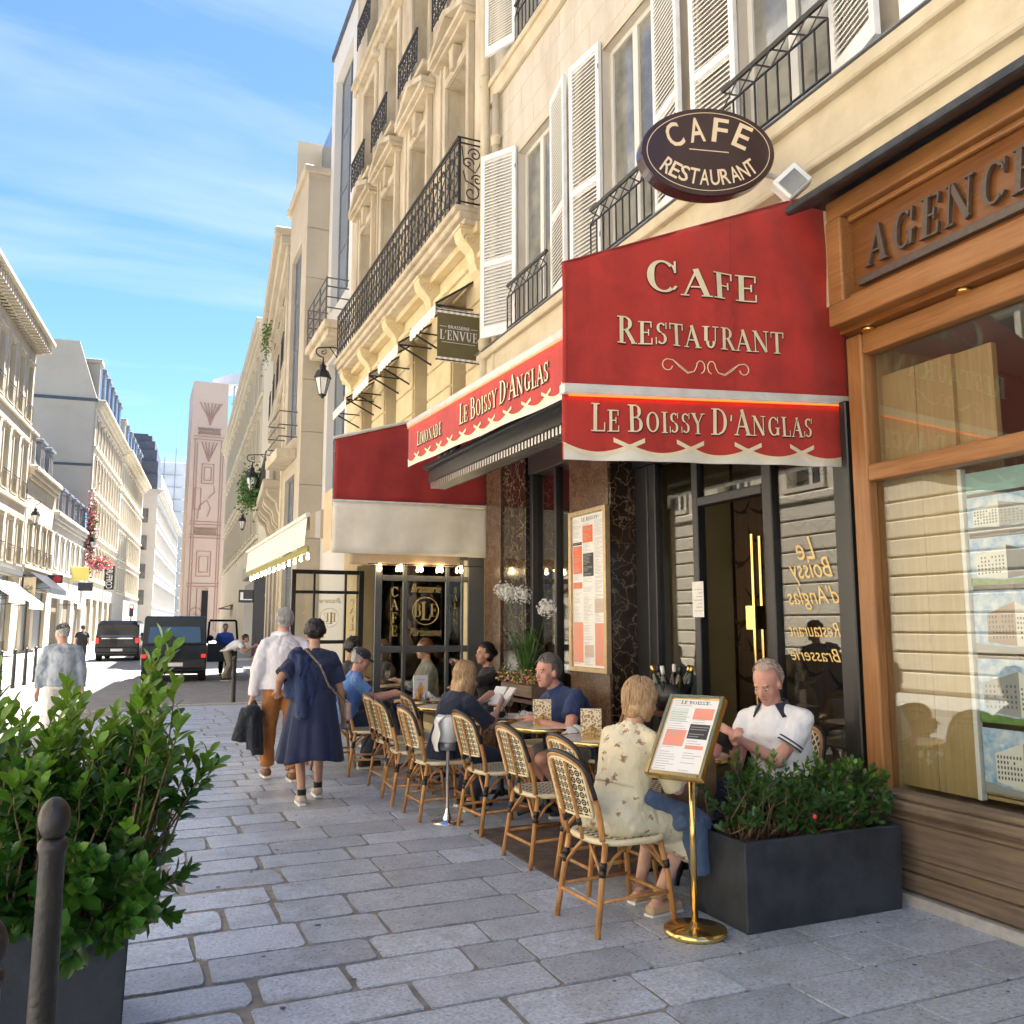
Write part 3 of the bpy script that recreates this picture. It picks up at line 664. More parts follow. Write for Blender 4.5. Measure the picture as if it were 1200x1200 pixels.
F2.part('string_course', 'limestone', [(E0, E1, 0, .06, 13.75, 13.95), (E0, E1, 0, .12, 13.9, 14.0)], bevel=.01)
F2.part('pilaster', 'limestone', [(E0 + .02, E0 + .3, 0, .08, 7.2, 17.5)], bevel=.012)

# ------------------------------------------------------------------ street buildings further off
mat('stone_opposite', (.68, .60, .48), .8, c2=(.74, .66, .54), vs=.8)
mat('stone_pale', (.40, .345, .26), .8, c2=(.48, .42, .325), vs=.8, bump=.15, bs=14)
mat('stone_grey', (.38, .345, .28), .85, c2=(.45, .41, .34), vs=.6, bump=.15, bs=12)
mat('stone_white', (.45, .425, .375), .8, c2=(.52, .49, .44), vs=.5)
mat('render_grey', (.44, .375, .285), .9, c2=(.52, .45, .35), vs=.35, bump=.3, bs=5, lo=.3, hi=.7)
mat('render_cream', (.52, .46, .34), .85, c2=(.57, .515, .395), vs=.5)
mat('panel_grey', (.62, .60, .56), .6, c2=(.66, .64, .60), vs=.7)
mat('gap_dark', (.16, .13, .09), .9)
mat('navy_paint', (.012, .016, .03), .35)
mat('black_paint', (.012, .012, .013), .35)
mat('canvas_white', (.66, .65, .62), .8)
mat('banner_tan', (.33, .26, .16), .8, c2=(.38, .30, .19), vs=5)
mat('gold', (.75, .50, .16), .3, m=1)
mat('gold_paint', (.62, .45, .18), .45, m=.4)
mat('net_white', (.42, .46, .50), .8, c2=(.55, .58, .61), vs=.25)
mat('hoarding', (.47, .355, .285), .85, c2=(.52, .40, .325), vs=.12)
mat('hoarding_line', (.36, .23, .18), .85)
mat('steel', (.32, .35, .38), .4, m=.7)
SUR = {}
def surround(w, h, t, o, m, sg):
    k = (round(w, 2), round(h, 2), t, o, m, sg)
    if k not in SUR:
        mb = MB(); x = lambda a: tuple(sorted((0, -sg * a)))
        mb.box(*x(o), -t, 0, -.0, h); mb.box(*x(o), w, w + t, 0, h); mb.box(*x(o), -t, w + t, h, h + t * 1.2); mb.box(*x(o * 2.2), -t * 1.3, w + t * 1.3, -t, 0); mb.box(*x(o * 2.6), -t * 1.3, w + t * 1.3, h + t * 1.2, h + t * 1.9)
        SUR[k] = mb.mesh('window_surround')
    return SUR[k]
def gbuild(name, label, loc, rz, sg, L, eave, floors, bays, wm, tm, w=1.1, D=10, roof=0, inset=1.6, dormers=(), rail=(), shop=(), fm='window_paint', gm='dark_glass', corn=.5, bars=1, gable=None, cat='building', rev=.3):
    root = thing(name, label, cat, (*loc, 0), R(rz)); F = Fr(root, sg)
    hl = [(c - w / 2, c + w / 2, a, b) for a, b in floors for c in bays] + list(shop)
    F.wall('wall', wm, 0, L, 0, eave, hl, rev, D=D)
    for a, b in floors:
        for c in bays:
            wn_ = window(F, c - w / 2, c + w / 2, a, b, -rev + .06, fm=fm, gm=gm, bars=bars, t=.07)
            so_ = link('window_surround', surround(w, b - a, .13, .06, tm, sg), tm, wn_, (-sg * (rev - .06), 0, 0))
    for i in rail:
        a, b = floors[i]
        for c in bays: guard(F, c - w / 2 - .05, c + w / 2 + .05, a, .85, .16, n=7)
    if corn:
        F.part('cornice', tm, [(0, L, 0, corn * .4, eave - .75, eave - .5), (0, L, 0, corn * .7, eave - .5, eave - .22), (0, L, 0, corn, eave - .22, eave + .05)], bevel=.04)
        for a, b in floors: F.part('string_course', tm, [(0, L, 0, .14, a - .42, a - .2)], bevel=.03)
    if roof:
        mb = MB(); P = F.P; z1 = eave + roof
        a = [P(0, .0, eave), P(0, -inset, z1), P(0, -D + inset, z1), P(0, -D, eave)]; b = [P(L, .0, eave), P(L, -inset, z1), P(L, -D + inset, z1), P(L, -D, eave)]
        mb.add(a + b, [(0, 1, 2, 3), (7, 6, 5, 4), (0, 4, 5, 1), (1, 5, 6, 2), (2, 6, 7, 3), (0, 3, 7, 4)])
        ro = mb.build('roof', 'slate', root, world=False)
        if gable:
            mb = MB(); n = sg
            mb.add([P(-.06, .03, eave - .0), P(-.06, -inset + .1, z1 + .3), P(-.06, -D + inset, z1 + .3), P(-.06, -D, eave), P(.3, .03, eave), P(.3, -inset + .1, z1 + .3), P(.3, -D + inset, z1 + .3), P(.3, -D, eave)], [(0, 1, 2, 3), (7, 6, 5, 4), (0, 4, 5, 1), (1, 5, 6, 2), (2, 6, 7, 3), (0, 3, 7, 4)])
            mb.build('gable', gable, root, world=False)
        for c in dormers:
            dm = MB(); F.box(dm, c - .65, c + .65, -inset * .9, -.12, eave + .15, eave + roof * .78); F.box(dm, c - .8, c + .8, -inset * .95, .02, eave + roof * .78, eave + roof * .86)
            d = dm.build('dormer', 'zinc' if c != dormers[0] else 'stone_grey', root, world=False, bevel=.03)
            F.part('pane', 'dark_glass', [(c - .42, c + .42, -.12, -.10, eave + .35, eave + roof * .7)], d)
    return root, F
SL = math.degrees(math.atan(.0875))
LX = lambda Y: -5.9 + (Y - 55) * .0875
def chimney(root, F, s0, o, z0, h=2.2, w=1.6):
    c = F.part('chimney', 'stone_grey', [(s0, s0 + w, o - .7, o, z0, z0 + h)])
    mb = MB()
    for k in range(4): mb.lathe([(.13, 0), (.10, .5)], F.P(s0 + .25 + k * (w - .5) / 3, o - .35, z0 + h), 8)
    mb.build('chimney_pot', mat('terracotta%d' % len(MATS), (.30, .15, .09), .8), c, world=False)
# left side, from near to far
rt, F = gbuild('corner_building', 'stone building with deep bracketed cornice at the left edge, iron window rails', (LX(33), 33), -SL, -1, 22.5, 17.7,
    [(12.9, 16.0), (8.5, 11.5), (4.9, 7.1)], [1.3 + 2.22 * k for k in range(10)], 'stone_pale', 'stone_pale', w=1.15, roof=1.9, inset=1.0, dormers=[2 + 2.7 * k for k in range(8)], rail=(0, 1, 2), corn=1.0, shop=[(1 + 5.2 * k, 5.2 + 5.2 * k, .2, 4.2) for k in range(4)])
for k in range(46):                                        # brackets under the cornice
    F.part('bracket', 'stone_pale', [(.2 + k * .48, .38 + k * .48, 0, .85, 16.95, 17.28)])
F.part('shop_fascia', 'grey_frame', [(0, 22.4, 0, .14, 4.25, 4.75)])
for k in range(4):
    s0 = 1 + 5.2 * k
    sf = F.part('shopfront', 'black_paint', [(s0 - .5, s0, 0, .1, .1, 4.2), (s0, s0 + 4.2, -.28, -.22, .2, .7), (s0 + 2, s0 + 2.2, -.28, -.18, .7, 4.2)])
    F.part('pane', 'dark_glass', [(s0, s0 + 4.2, -.27, -.25, .7, 4.2)], sf)
rt, F = gbuild('low_mansard_house', 'low cream house with mansard dormers left of the grey gable', (LX(55.7), 55.7), -SL, -1, 8.4, 10.6,
    [(5.2, 7.4)], [1.3, 3.4, 5.5, 7.4], 'stone_pale', 'stone_pale', w=.95, roof=2.6, inset=1.0, dormers=[1.4, 4.2, 7], corn=.45, rail=(0,), shop=[(.8, 3.2, .1, 3.6), (4, 7.6, .1, 3.6)])
F.part('shopfront', 'black_paint', [(.8, 3.2, -.28, -.2, .1, 3.6), (4, 7.6, -.28, -.2, .1, 3.6), (.2, 8, 0, .2, 3.7, 4.4)])
rt, F = gbuild('flowered_house', 'small pale house with pointed dormers and pink climbing flowers', (LX(64.2), 64.2), -SL, -1, 15.6, 9.0,
    [(5.4, 7.4)], [1.5 + 2.3 * k for k in range(6)], 'stone_white', 'stone_white', w=1.0, roof=2.4, inset=1.2, dormers=[1.5 + 2.6 * k for k in range(6)], corn=.35, shop=[(1, 4.4, .1, 3.4), (5.6, 9, .1, 3.4), (10.4, 14.4, .1, 3.4)])
F.part('shopfront', 'gap_dark', [(1, 4.4, -.28, -.2, .1, 3.4), (5.6, 9, -.28, -.2, .1, 3.4), (10.4, 14.4, -.28, -.2, .1, 3.4)])
rt, F = gbuild('gabled_building', 'tall building with blank grey gable wall and mansard, left side of street', (LX(80), 80), -SL, -1, 21, 20.5,
    [(16.8, 19.0), (13.1, 15.6), (9.4, 12), (5.7, 8.2)], [1.4 + 2.05 * k for k in range(10)], 'stone_pale', 'stone_pale', w=1.05, roof=4.7, inset=1.7, dormers=[2.4 + 3.1 * k for k in range(6)], corn=.7, gable='render_grey', shop=[(.8 + 4 * k, 3.6 + 4 * k, .1, 3.8) for k in range(5)], D=12)
F.part('gable_render', 'render_grey', [(-.05, 0, -12, -.15, 0, 20.5)])
F.part('gable_ledge', 'slate', [(-.16, -.05, -12, .1, 20.35, 20.6), (-.12, -.05, -12, -.1, 14.8, 15.0)])
F.part('shopfront', 'gap_dark', [(.8 + 4 * k, 3.6 + 4 * k, -.28, -.2, .1, 3.8) for k in range(5)])
for k in range(3): chimney(rt, F, 6 + 5.5 * k, -3.5, 24.6, 1.6)
rt, F = gbuild('ochre_cornice_building', 'tall cream building beyond the gabled one with heavy ochre cornice', (LX(101), 101), -SL, -1, 27, 20.3,
    [(16.4, 18.9), (12.6, 15.1), (8.9, 11.4), (5.3, 7.7)], [1.5 + 2.1 * k for k in range(12)], 'stone_grey', 'render_cream', w=1.05, roof=4.4, inset=1.8, dormers=[2.4 + 3.4 * k for k in range(7)], corn=1.0, D=12, bars=0)
for k in range(3): chimney(rt, F, 5 + 8 * k, -3.5, 24.2, 2.0)
rt, F = gbuild('white_domed_building', 'pale corner building with rounded dark slate roof far down the street', (LX(131) + 1.6, 131), -SL, -1, 62, 20.6,
    [(16.5, 18.6), (12.9, 15), (9.3, 11.4), (4.5, 7.4)], [1.6 + 2.4 * k for k in range(25)], 'stone_white', 'stone_white', w=1.1, corn=.8, D=14, bars=0)
for zz in (4.4, 8, 12, 15.8): F.part('window', 'dark_glass', [(-.08, 0, -c - .5, -c + .5, zz, zz + 2) for c in (1.6,)])
F.part('attic', 'stone_white', [(3, 60, -5, -1.2, 20.6, 26.5)])
mb = MB()
for i in range(6):
    t0, t1 = R(90 * i / 6), R(90 * (i + 1) / 6)
    F.box(mb, -.2 + 1.2 * math.sin(t0), 8, -9, .2 - 2.2 * (1 - math.cos(t0)) - .3, 20.6 + 8 * math.sin(t0), 20.6 + 8 * math.sin(t1))
mb.build('roof', 'slate', rt, world=False)
rt, F = gbuild('netted_building', 'far building wrapped in pale scaffold netting left of the pink tower', (LX(196) + 2.5, 196), -SL, -1, 70, 36, [(12 + 4 * k, 14.5 + 4 * k) for k in range(4)], [3 + 4 * k for k in range(14)], 'net_white', 'net_white', w=1.3, corn=0, D=12, bars=0, rev=.1)
mb = MB()
for k in range(24): mb.tube([F.P(-.5 + k * 2.4, .8, 0), F.P(-.5 + k * 2.4, .8, 36 + 3 * (k % 3))], .09, 4)
for k in range(14): mb.tube([F.P(-.6, .8, 2.6 * k + 2), F.P(60, .8, 2.6 * k + 2)], .08, 4)
for k in range(5): mb.tube([F.P(-.7, -k * 2.2, 0), F.P(-.7, -k * 2.2, 37 + 2 * (k % 2))], .09, 4)
for k in range(14): mb.tube([F.P(-.7, .8, 2.6 * k + 2), F.P(-.7, -10, 2.6 * k + 2)], .08, 4)
tag(mb.build('scaffold', 'steel', rt, world=False), kind='stuff')
# opposite side next to the viewer (seen in the shop windows)
rt, F = gbuild('rusticated_building', 'banded pale stone building across the road, seen only as a reflection', (-9.0, -14), -1.5, -1, 46.5, 18,
    [(13.5, 16), (9.4, 12.2), (5.4, 8.2)], [1.8 + 3.1 * k for k in range(15)], 'stone_opposite', 'stone_opposite', w=1.3, corn=.6, roof=3, shop=[(3 + 6.2 * k, 4.7 + 6.2 * k, .1, 3.6) for k in range(7)])
for k in range(11): F.part('stone_course', 'stone_opposite', [(0, 46.5, 0, .09, .1 + .44 * k, .48 + .44 * k)], bevel=.02)

# right side beyond the brasserie
rt, F = gbuild('modern_infill_building', 'grey modern building with tall recessed glazing past the brasserie', (4.16, 18.8), 0, 1, 2.75, 16.4,
    [], [], 'panel_grey', 'panel_grey', corn=0, D=9, shop=[(.35, 2.35, 9.3, 15.6), (.35, 2.35, 3.6, 8.0)])
for a, b in ((9.3, 15.6), (3.6, 8.0)): window(F, .35, 2.35, a, b, -.22, fm='zinc', gm='blue_glass', bars=3, t=.05)
F.part('parapet', 'slate', [(0, 2.75, -.3, .06, 16.4, 16.55)])
F.part('balcony', 'limestone', [(.2, 2.6, 0, .55, 8.25, 8.42), (.3, 2.5, 0, .45, 8.1, 8.25)], bevel=.02)
mb = MB()
for z in (8.7, 8.95, 9.2, 9.4): mb.tube([F.P(.25, .0, z), F.P(.25, .5, z), F.P(2.55, .5, z), F.P(2.55, 0, z)], .018, 5)
for q in (.25, 1.0, 1.8, 2.55): mb.tube([F.P(q, .5, 8.4), F.P(q, .5, 9.42)], .02, 5)
mb.build('railing', 'grey_frame', rt, world=False)
rt, F = gbuild('stone_wing_building', 'pale stone slab building stepping forward with a tall glazed strip', (3.60, 21.6), 0, 1, 2.7, 13.2, [], [], 'stone_pale', 'stone_pale', corn=0, D=9,
               shop=[(.7, 2.2, 6.4, 11.6), (.7, 2.2, .2, 5.4)])
for a, b in ((6.4, 11.6), (.2, 5.4)): window(F, .7, 2.2, a, b, -.15, fm='zinc', gm='blue_glass', bars=3, t=.05)
for k in range(9): F.part('stone_panel', 'stone_pale', [(-.03, 0, -.66, .0, 1.0 + 1.34 * k, 2.325 + 1.34 * k)], bevel=.008)
F.part('coping', 'stone_pale', [(-.1, 2.8, -2, .12, 13.2, 13.4)], bevel=.03)
F.part('balcony', 'limestone', [(.5, 2.5, 0, .5, 5.75, 6.0)], bevel=.02)
mb = MB()
for z in (6.3, 6.6, 6.95): mb.tube([F.P(.5, .0, z), F.P(.5, .45, z), F.P(2.5, .45, z), F.P(2.5, 0, z)], .018, 5)
mb.build('railing', 'grey_frame', rt, world=False)
F.part('roof_light', 'blue_glass', [(.0, 2.6, -6, -.8, 13.4, 15.4)])
rt, F = gbuild('carved_cream_building', 'cream building with carved consoles and planted balcony on the right', (3.72, 24.4), -SL, 1, 9.8, 12.9,
    [(9.2, 11.4), (5.7, 8.2)], [1.3, 3.6, 5.9, 8.2], 'stone_pale', 'stone_pale', w=1.0, corn=.55, rail=(0,), D=9, shop=[(.8 + 2.3 * k, 2.2 + 2.3 * k, .1, 3.4) for k in range(4)])
for c in (.4, 2.4, 3.2, 4.7, 5.5, 7.0): console(F, c, 5.35, .5, .8, .3, 'stone_pale')
F.part('balcony_slab', 'stone_pale', [(.2, 7.4, 0, .62, 5.37, 5.6)], bevel=.03)
guard(F, .3, 7.3, 5.6, .8, .55, n=30)
F.part('shopfront', 'black_paint', [(.8 + 2.3 * k, 2.2 + 2.3 * k, -.28, -.24, .1, 3.4) for k in range(4)])
F.part('mansard', 'slate', [(0, 9.8, -6, -.9, 12.9, 15.2)])
F.part('party_wall', 'render_cream', [(-.05, 0, -8, .0, 12.9, 15.6)])
pipe(F, .15, .1, 0, 12.5, .06, 'plaster_trim', (4, 8))
rt, F = gbuild('tall_cream_building', 'tall plain cream building with blank end wall before the pink tower', (5.45, 44), -2.4, 1, 36, 17.0,
    [(13.4, 15.6), (9.8, 12.2), (6.2, 8.6)], [2 + 2.4 * k for k in range(14)], 'render_cream', 'render_cream', w=1.05, D=12, corn=.5, roof=3, inset=1.4, gable='render_cream', shop=[(1, 4, .1, 3.6)])
F.part('shopfront', 'navy_paint', [(-.12, 0, -4.2, .1, .1, 3.9), (0, 6, 0, .12, .1, 3.7)])
F.part('fascia_cornice', 'stone_grey', [(-.3, 6, -4.4, .3, 3.95, 4.6)], bevel=.05)
mb = MB(); P = F.P
mb.lathe([(.42, 0), (.42, .02)], (0, 0, 0), 20); em = MB()
em.tube([(-.05 + .42 * math.cos(t), -.16, 3.0 + .30 * math.sin(t)) for t in np.linspace(0, 6.28, 20)], .035, 4); em.prism([(-.2, -.15), (.2, -.15), (0, .2)], -.17, -.14, lambda u, v, w: (u - .05 + .0, w, 3.0 + v))
em.v = [(x + .9, y, z) for x, y, z in em.v]; em.build('emblem', 'gold_paint', rt, world=False)
for k in range(3):
    q = MB()
    for j in range(3): q.box(.5, 1.3 - .1 * j, -.16, -.13, 1.9 - .16 * j, 1.96 - .16 * j)
    if k == 0: q.build('lettering', 'gold_paint', rt, world=False)
# the pink printed tower with its scaffold
T = thing('printed_tower', 'tall pink scaffold tower printed with engraved ornament, end of street', 'tower', (7.35, 108, 0))
TW, TH = 2.1, 30.6
mb = MB(); mb.box(-TW - .9, TW, 0, 9, 0, 2); mb.v = []; mb.f = []
mb.add([(-TW - .05, 0, 0), (TW + .25, 0, 0), (TW + .25, 9, 0), (-TW - .05, 9, 0), (-TW + .05, 0, TH), (TW - .2, 0, TH), (TW - .2, 9, TH), (-TW + .05, 9, TH)], [(3, 2, 1, 0), (4, 5, 6, 7), (0, 1, 5, 4), (1, 2, 6, 5), (2, 3, 7, 6), (3, 0, 4, 7)])
mb.build('hoarding', 'hoarding', T, world=False)
F = Fr(T, 1); q = lambda u, z: (u * .70, -.05, z * .98)
def orn(name, lines, r=.05): 
    m_ = MB()
    for l in lines: m_.tube([q(*p) for p in l], r, 4)
    return m_.build(name, 'hoarding_line', T, world=False)
rect = lambda a, b, c, d: [(a, c), (b, c), (b, d), (a, d), (a, c)]
for z in (6.2, 12.0, 13.6, 24.0): orn('frieze', [[(-2.6, z), (2.5, z)], [(-2.6, z + .35), (2.5, z + .35)]])
for z in (12.4, 24.6): orn('zigzag_band', [[(-1.9 + .26 * k, z + (.9 if k % 2 else 0)) for k in range(15)], [(-1.9 + .26 * k, z + (0 if k % 2 else .9)) for k in range(15)]], .05)
for a, b, c, d in ((-1.2, 1.0, 7.4, 10.4), (-.8, .6, 7.9, 9.8), (-1.0, .9, 18.6, 21.0), (-.6, .5, 19.0, 20.6), (-2.1, -1.0, 15.4, 18), (-.9, .7, 2.0, 6.0)): orn('framed_panel', [rect(a, b, c, d)])
for s_ in (-1, 1): orn('side_band', [[(s_ * 2.1 - .15, 1), (s_ * 2.1 - .15, 24)], [(s_ * 2.1 + .2 + .06 * (k % 2), .8 + .4 * k) for k in range(58)]], .05)
orn('scroll', [[(-1.9 + u, 1.2 + z) for u, z in spiral(.8, 1.5, 1.2, 1.4, 0, 1)], [(-1.4, 14.2), (-1.2, 15.8), (0, 16.6), (.6, 15.6), (.2, 14.6)], [(0.2, 16.8), (1.2, 17.6), (1.0, 18.4)]])
orn('plant_motif', [[(0, 25.8), (a * .3, 27), (a, 28.6)] for a in (-1.8, -1.1, -.5, .2, .8, 1.4, 1.8)], .07); orn('plant_motif', [[(0, 21.3), (a * .5, 22.5), (a, 23.7)] for a in (-1.2, -.6, 0, .7, 1.3)], .07)
mb = MB(); mb.box(-.1, .6, -.12, -.05, 0, 5.6); mb.build('opening', 'void', T, world=False)
mb = MB()
for k in range(4): mb.tube([(TW + .5 + .9 * k, .6, 0), (TW + .5 + .9 * k, .6, TH - .5 * k)], .09, 4)
for k in range(15): mb.tube([(TW + .2, .6, 2.1 * k + 1), (TW + 3.4, .6, 2.1 * k + 1)], .07, 4); mb.tube([(TW + .4, .6, 2.1 * k + 1), (TW + 3.4, .6, 2.1 * k + 3)], .05, 4)
tag(mb.build('scaffold', 'steel', T, world=False), kind='stuff')
MB().add([(.2, 2, TH + .2), (6, 2, TH + 1.2), (6, 8, TH + 1.2), (.2, 8, TH + .2), (.2, 2, TH + .9), (2.4, 2, TH + 2.0), (6, 2, TH + 2.2), (6, 8, TH + 2.2)], [(0, 1, 6, 5, 4), (1, 2, 7, 6), (0, 1, 2, 3)]).build('roof_tarpaulin', 'net_white', T, world=False)

# ------------------------------------------------------------------ cafe front (part of the cafe building)
mat('ochre_wall', (.30, .24, .11), .7, c2=(.36, .29, .15), vs=2)
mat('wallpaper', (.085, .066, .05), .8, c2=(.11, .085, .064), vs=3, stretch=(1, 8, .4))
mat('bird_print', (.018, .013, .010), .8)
mat('brass', (.86, .62, .24), .16, m=1, c2=(.70, .48, .17), vs=7, rr=.08)
mat('paper', (.78, .77, .74), .7)
mat('print_orange', (.74, .16, .07), .7)
mat('print_salmon', (.78, .30, .20), .7)
mat('print_black', (.04, .042, .045), .7)
mat('print_beige', (.58, .46, .38), .7)
mat('print_grey', (.40, .39, .37), .7)
mat('print_pale_green', (.62, .68, .60), .7)
mat('lamp_orange', (.9, .35, .05), .4, emis=.6, ecol=(1, .34, .06))
mat('lamp_amber', (.9, .45, .12), .4, emis=1.2, ecol=(1, .5, .14))
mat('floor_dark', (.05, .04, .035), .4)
F = F1
# back of house: dark room with ochre and papered walls
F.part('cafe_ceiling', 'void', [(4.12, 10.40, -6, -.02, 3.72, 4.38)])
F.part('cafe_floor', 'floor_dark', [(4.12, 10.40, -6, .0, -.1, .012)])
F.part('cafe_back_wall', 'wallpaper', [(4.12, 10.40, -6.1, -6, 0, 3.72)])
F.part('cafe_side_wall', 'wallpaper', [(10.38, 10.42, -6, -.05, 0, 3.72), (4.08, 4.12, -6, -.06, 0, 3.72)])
F.part('papered_screen_wall', 'wallpaper', [(6.55, 8.2, -2.3, -2.2, 0, 3.7)])
F.part('ochre_partition', 'ochre_wall', [(7.35, 7.42, -1.5, -.35, 0, 3.6)])
bp = MB()                                                   # flying birds printed on the paper
def bird(cx, cz, s_, f, fl=1, tilt=0.):
    pts = [(-1.0, .55), (-.55, .30), (-.2, .10), (0, .16), (.25, .12), (.6, .38), (1.0, .62), (.62, .16), (.28, -.06), (.5, -.22), (.16, -.16), (-.1, -.12), (-.35, .02), (-.62, .14)]
    c, sn = math.cos(tilt), math.sin(tilt)
    bp.add([f(cx + fl * (u * c - v * sn) * s_, cz + (u * sn + v * c) * s_) for u, v in pts], [tuple(range(len(pts)))])
k = 0
for cz in np.arange(1.0, 3.5, .30):
    for cu in np.arange(6.62, 8.15, .36):
        k += 1; bird(cu + .18 * (int(cz * 10) % 2) + rnd.uniform(-.04, .04), cz + rnd.uniform(-.06, .06), rnd.choice((.10, .17, .22)), lambda a, z: F1.P(a, -2.196, z), rnd.choice((1, -1)), rnd.uniform(-.5, .5))
for cz in np.arange(.9, 3.5, .3):
    for cu in np.arange(4.5, 6.6, .42):
        bird(cu + rnd.uniform(-.05, .05), cz + rnd.uniform(-.06, .06), rnd.choice((.10, .18, .24)), lambda a, z: F1.P(a, -5.99, z), rnd.choice((1, -1)), rnd.uniform(-.5, .5))
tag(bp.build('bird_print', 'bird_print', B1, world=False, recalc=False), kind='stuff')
# marble piers and panels
F.part('marble_pier', 'marble_brown', [(9.92, 10.43, -.4, .03, .01, 4.4)], bevel=.006)
F.part('marble_panel', 'marble_dark', [(9.22, 9.90, -.4, .0, .01, 4.4)], bevel=.006)
F.part('marble_pier', 'marble_brown', [(7.20, 8.00, -.42, .05, .01, 4.4)], bevel=.006)
F.part('marble_panel', 'marble_dark', [(7.165, 7.195, -.42, .04, .01, 4.4)], bevel=.004)
F.part('marble_panel', 'marble_dark', [(8.02, 9.20, -.14, -.04, .01, .82)], bevel=.006)
F.part('pier_joint', 'void', [(9.90, 9.92, -.4, -.01, .01, 4.4), (7.195, 7.2, -.42, .03, .01, 4.4)])
F.part('fascia_panel', 'plaster_trim', [(4.12, 10.40, -.42, -.0, 3.66, 4.40)])
F.part('lintel', 'dark_frame', [(8.0, 9.22, -.3, -.03, 3.30, 3.66), (4.12, 7.16, -.42, -.20, 3.05, 3.66)], bevel=.008)
fr_ = F.part('window_frame', 'dark_frame', [(8.0, 8.07, -.2, -.05, .82, 3.3), (9.13, 9.22, -.2, -.05, .82, 3.3), (8.07, 9.13, -.2, -.05, .82, .9), (8.56, 8.61, -.17, -.07, .9, 3.3)], bevel=.006)
F.part('pane', GLASS, [(8.07, 8.56, -.125, -.117, .9, 3.3)], fr_); F.part('pane', GLASS, [(8.61, 9.13, -.125, -.117, .9, 3.3)], fr_)
# glazed entrance, set back
GX = -.29
en = F.part('entrance_frame', 'dark_frame', [(6.83, 6.95, GX - .04, GX + .05, 0, 3.05), (6.17, 6.25, GX - .04, GX + .05, 0, 3.05), (5.22, 5.33, GX - .04, GX + .05, 0, 3.05), (4.12, 4.55, GX - .06, GX + .08, 0, 3.05), (6.95, 7.165, GX - .06, GX + .06, 0, 3.05),
    (5.33, 6.17, GX - .04, GX + .05, 2.56, 2.64), (6.25, 6.83, GX - .04, GX + .04, 0, .25), (4.55, 5.22, GX - .04, GX + .04, 0, .25), (4.20, 4.26, GX + .08, GX + .28, 0, 3.0), (4.36, 4.40, GX + .08, GX + .12, 0, 3.0)], bevel=.008)
F.part('pane', GLASS, [(6.25, 6.83, GX, GX + .008, .25, 3.05)], en); F.part('pane', GLASS, [(4.55, 5.22, GX, GX + .008, .25, 3.05)], en); F.part('pane', GLASS, [(5.33, 6.17, GX, GX + .008, 2.64, 3.05)], en)
dr = F.part('door', 'dark_frame', [(5.36, 5.42, GX - .9, GX - .03, 0.02, .3), (5.36, 5.42, GX - .9, GX - .03, 2.4, 2.55), (5.36, 5.42, GX - .13, GX - .03, .3, 2.4), (5.36, 5.42, GX - .9, GX - .8, .3, 2.4)], bevel=.006)
F.part('pane', GLASS, [(5.385, 5.392, GX - .8, GX - .13, .3, 2.4)], dr)
mb = MB()
for q in (5.44, 5.335): mb.tube([F.P(q + .06, GX - .06 - (.0 if q > 5.4 else -.16), .95), F.P(q + .06, GX - .06 - (.0 if q > 5.4 else -.16), 2.25)], .016, 10)
F.box(mb, 5.40, 5.50, GX - .07, GX + .10, 1.52, 1.70); mb.build('door_handle', 'brass', dr, world=False, smooth=False)
nt_ = F.part('notice', 'paper', [(6.10, 6.26, GX + .055, GX + .058, 1.62, 1.92)], en)
mb = MB()
for k in range(7): F.box(mb, 6.12, 6.23 - .03 * (k % 3), GX + .058, GX + .0595, 1.67 + .03 * k, 1.676 + .03 * k)
mb.build('print', 'print_grey', nt_, world=False)
# gilt script on the fixed pane, reading from inside
mb = MB(); gs = lambda s0, z0: (lambda u, v, w: F1.P(s0 + u, GX + .011 + w, z0 + v))
for txt, z, h, wd, c in (('Le', 2.02, .17, .20, 4.92), ('Boissy', 1.84, .19, .44, 4.88), ("d'Anglas", 1.66, .17, .52, 4.87), ('Restaurant', 1.47, .10, .52, 4.87), ('Brasserie', 1.30, .09, .50, 4.87)):
    sans(mb, txt, h, gs(c, z), wd, shear=.45)
mb.build('gilt_lettering', 'gold_paint', en, world=False, recalc=False)
# things glimpsed inside
for (s_, o, z, r_) in ((7.9, -1.35, 2.42, .10), (8.0, -1.38, 1.95, .05)):
    MB().ell(F.P(s_ - .25, o, z), (r_ * .6, r_, r_ * 2.0)).build('wall_lamp', 'lamp_orange', B1, smooth=True, world=False)
for k, (s_, o, z) in enumerate(((8.35, -.9, 1.28), (8.7, -1.6, 1.9), (8.9, -2.2, 2.3), (9.6, -2.5, 1.6))):
    MB().lathe([(.03, -.08), (.05, -.05), (.05, .06), (.03, .09)], F.P(s_, o, z), 10).build('table_lamp', 'lamp_amber', B1, smooth=True, world=False)
mb = MB(); F.box(mb, 4.3, 6.4, -2.6, -2.1, 0, 1.05); mb.build('bar_counter', mat('bar_wood', (.07, .025, .014), .3), B1, world=False, bevel=.01)
for k, (s_, w_, h_, c_) in enumerate(((5.55, .26, .34, (.09, .13, .06)), (6.0, .22, .40, (.25, .09, .05)), (5.15, .2, .3, (.2, .16, .1)))):
    pf = F.part('picture_frame', mat('frame%d' % k, (.13, .10, .05), .4), [(s_, s_ + w_, -2.12, -2.07, 1.08, 1.08 + h_)], bevel=.006)
    F.part('picture', mat('pict%d' % k, c_, .5, c2=tuple(q * 1.8 for q in c_), vs=14), [(s_ + .03, s_ + w_ - .03, -2.07, -2.066, 1.11, 1.05 + h_)], pf)
F.part('red_bench', mat('bench_red', (.30, .03, .02), .5), [(8.1, 9.1, -1.5, -.7, .3, .95)], bevel=.05)

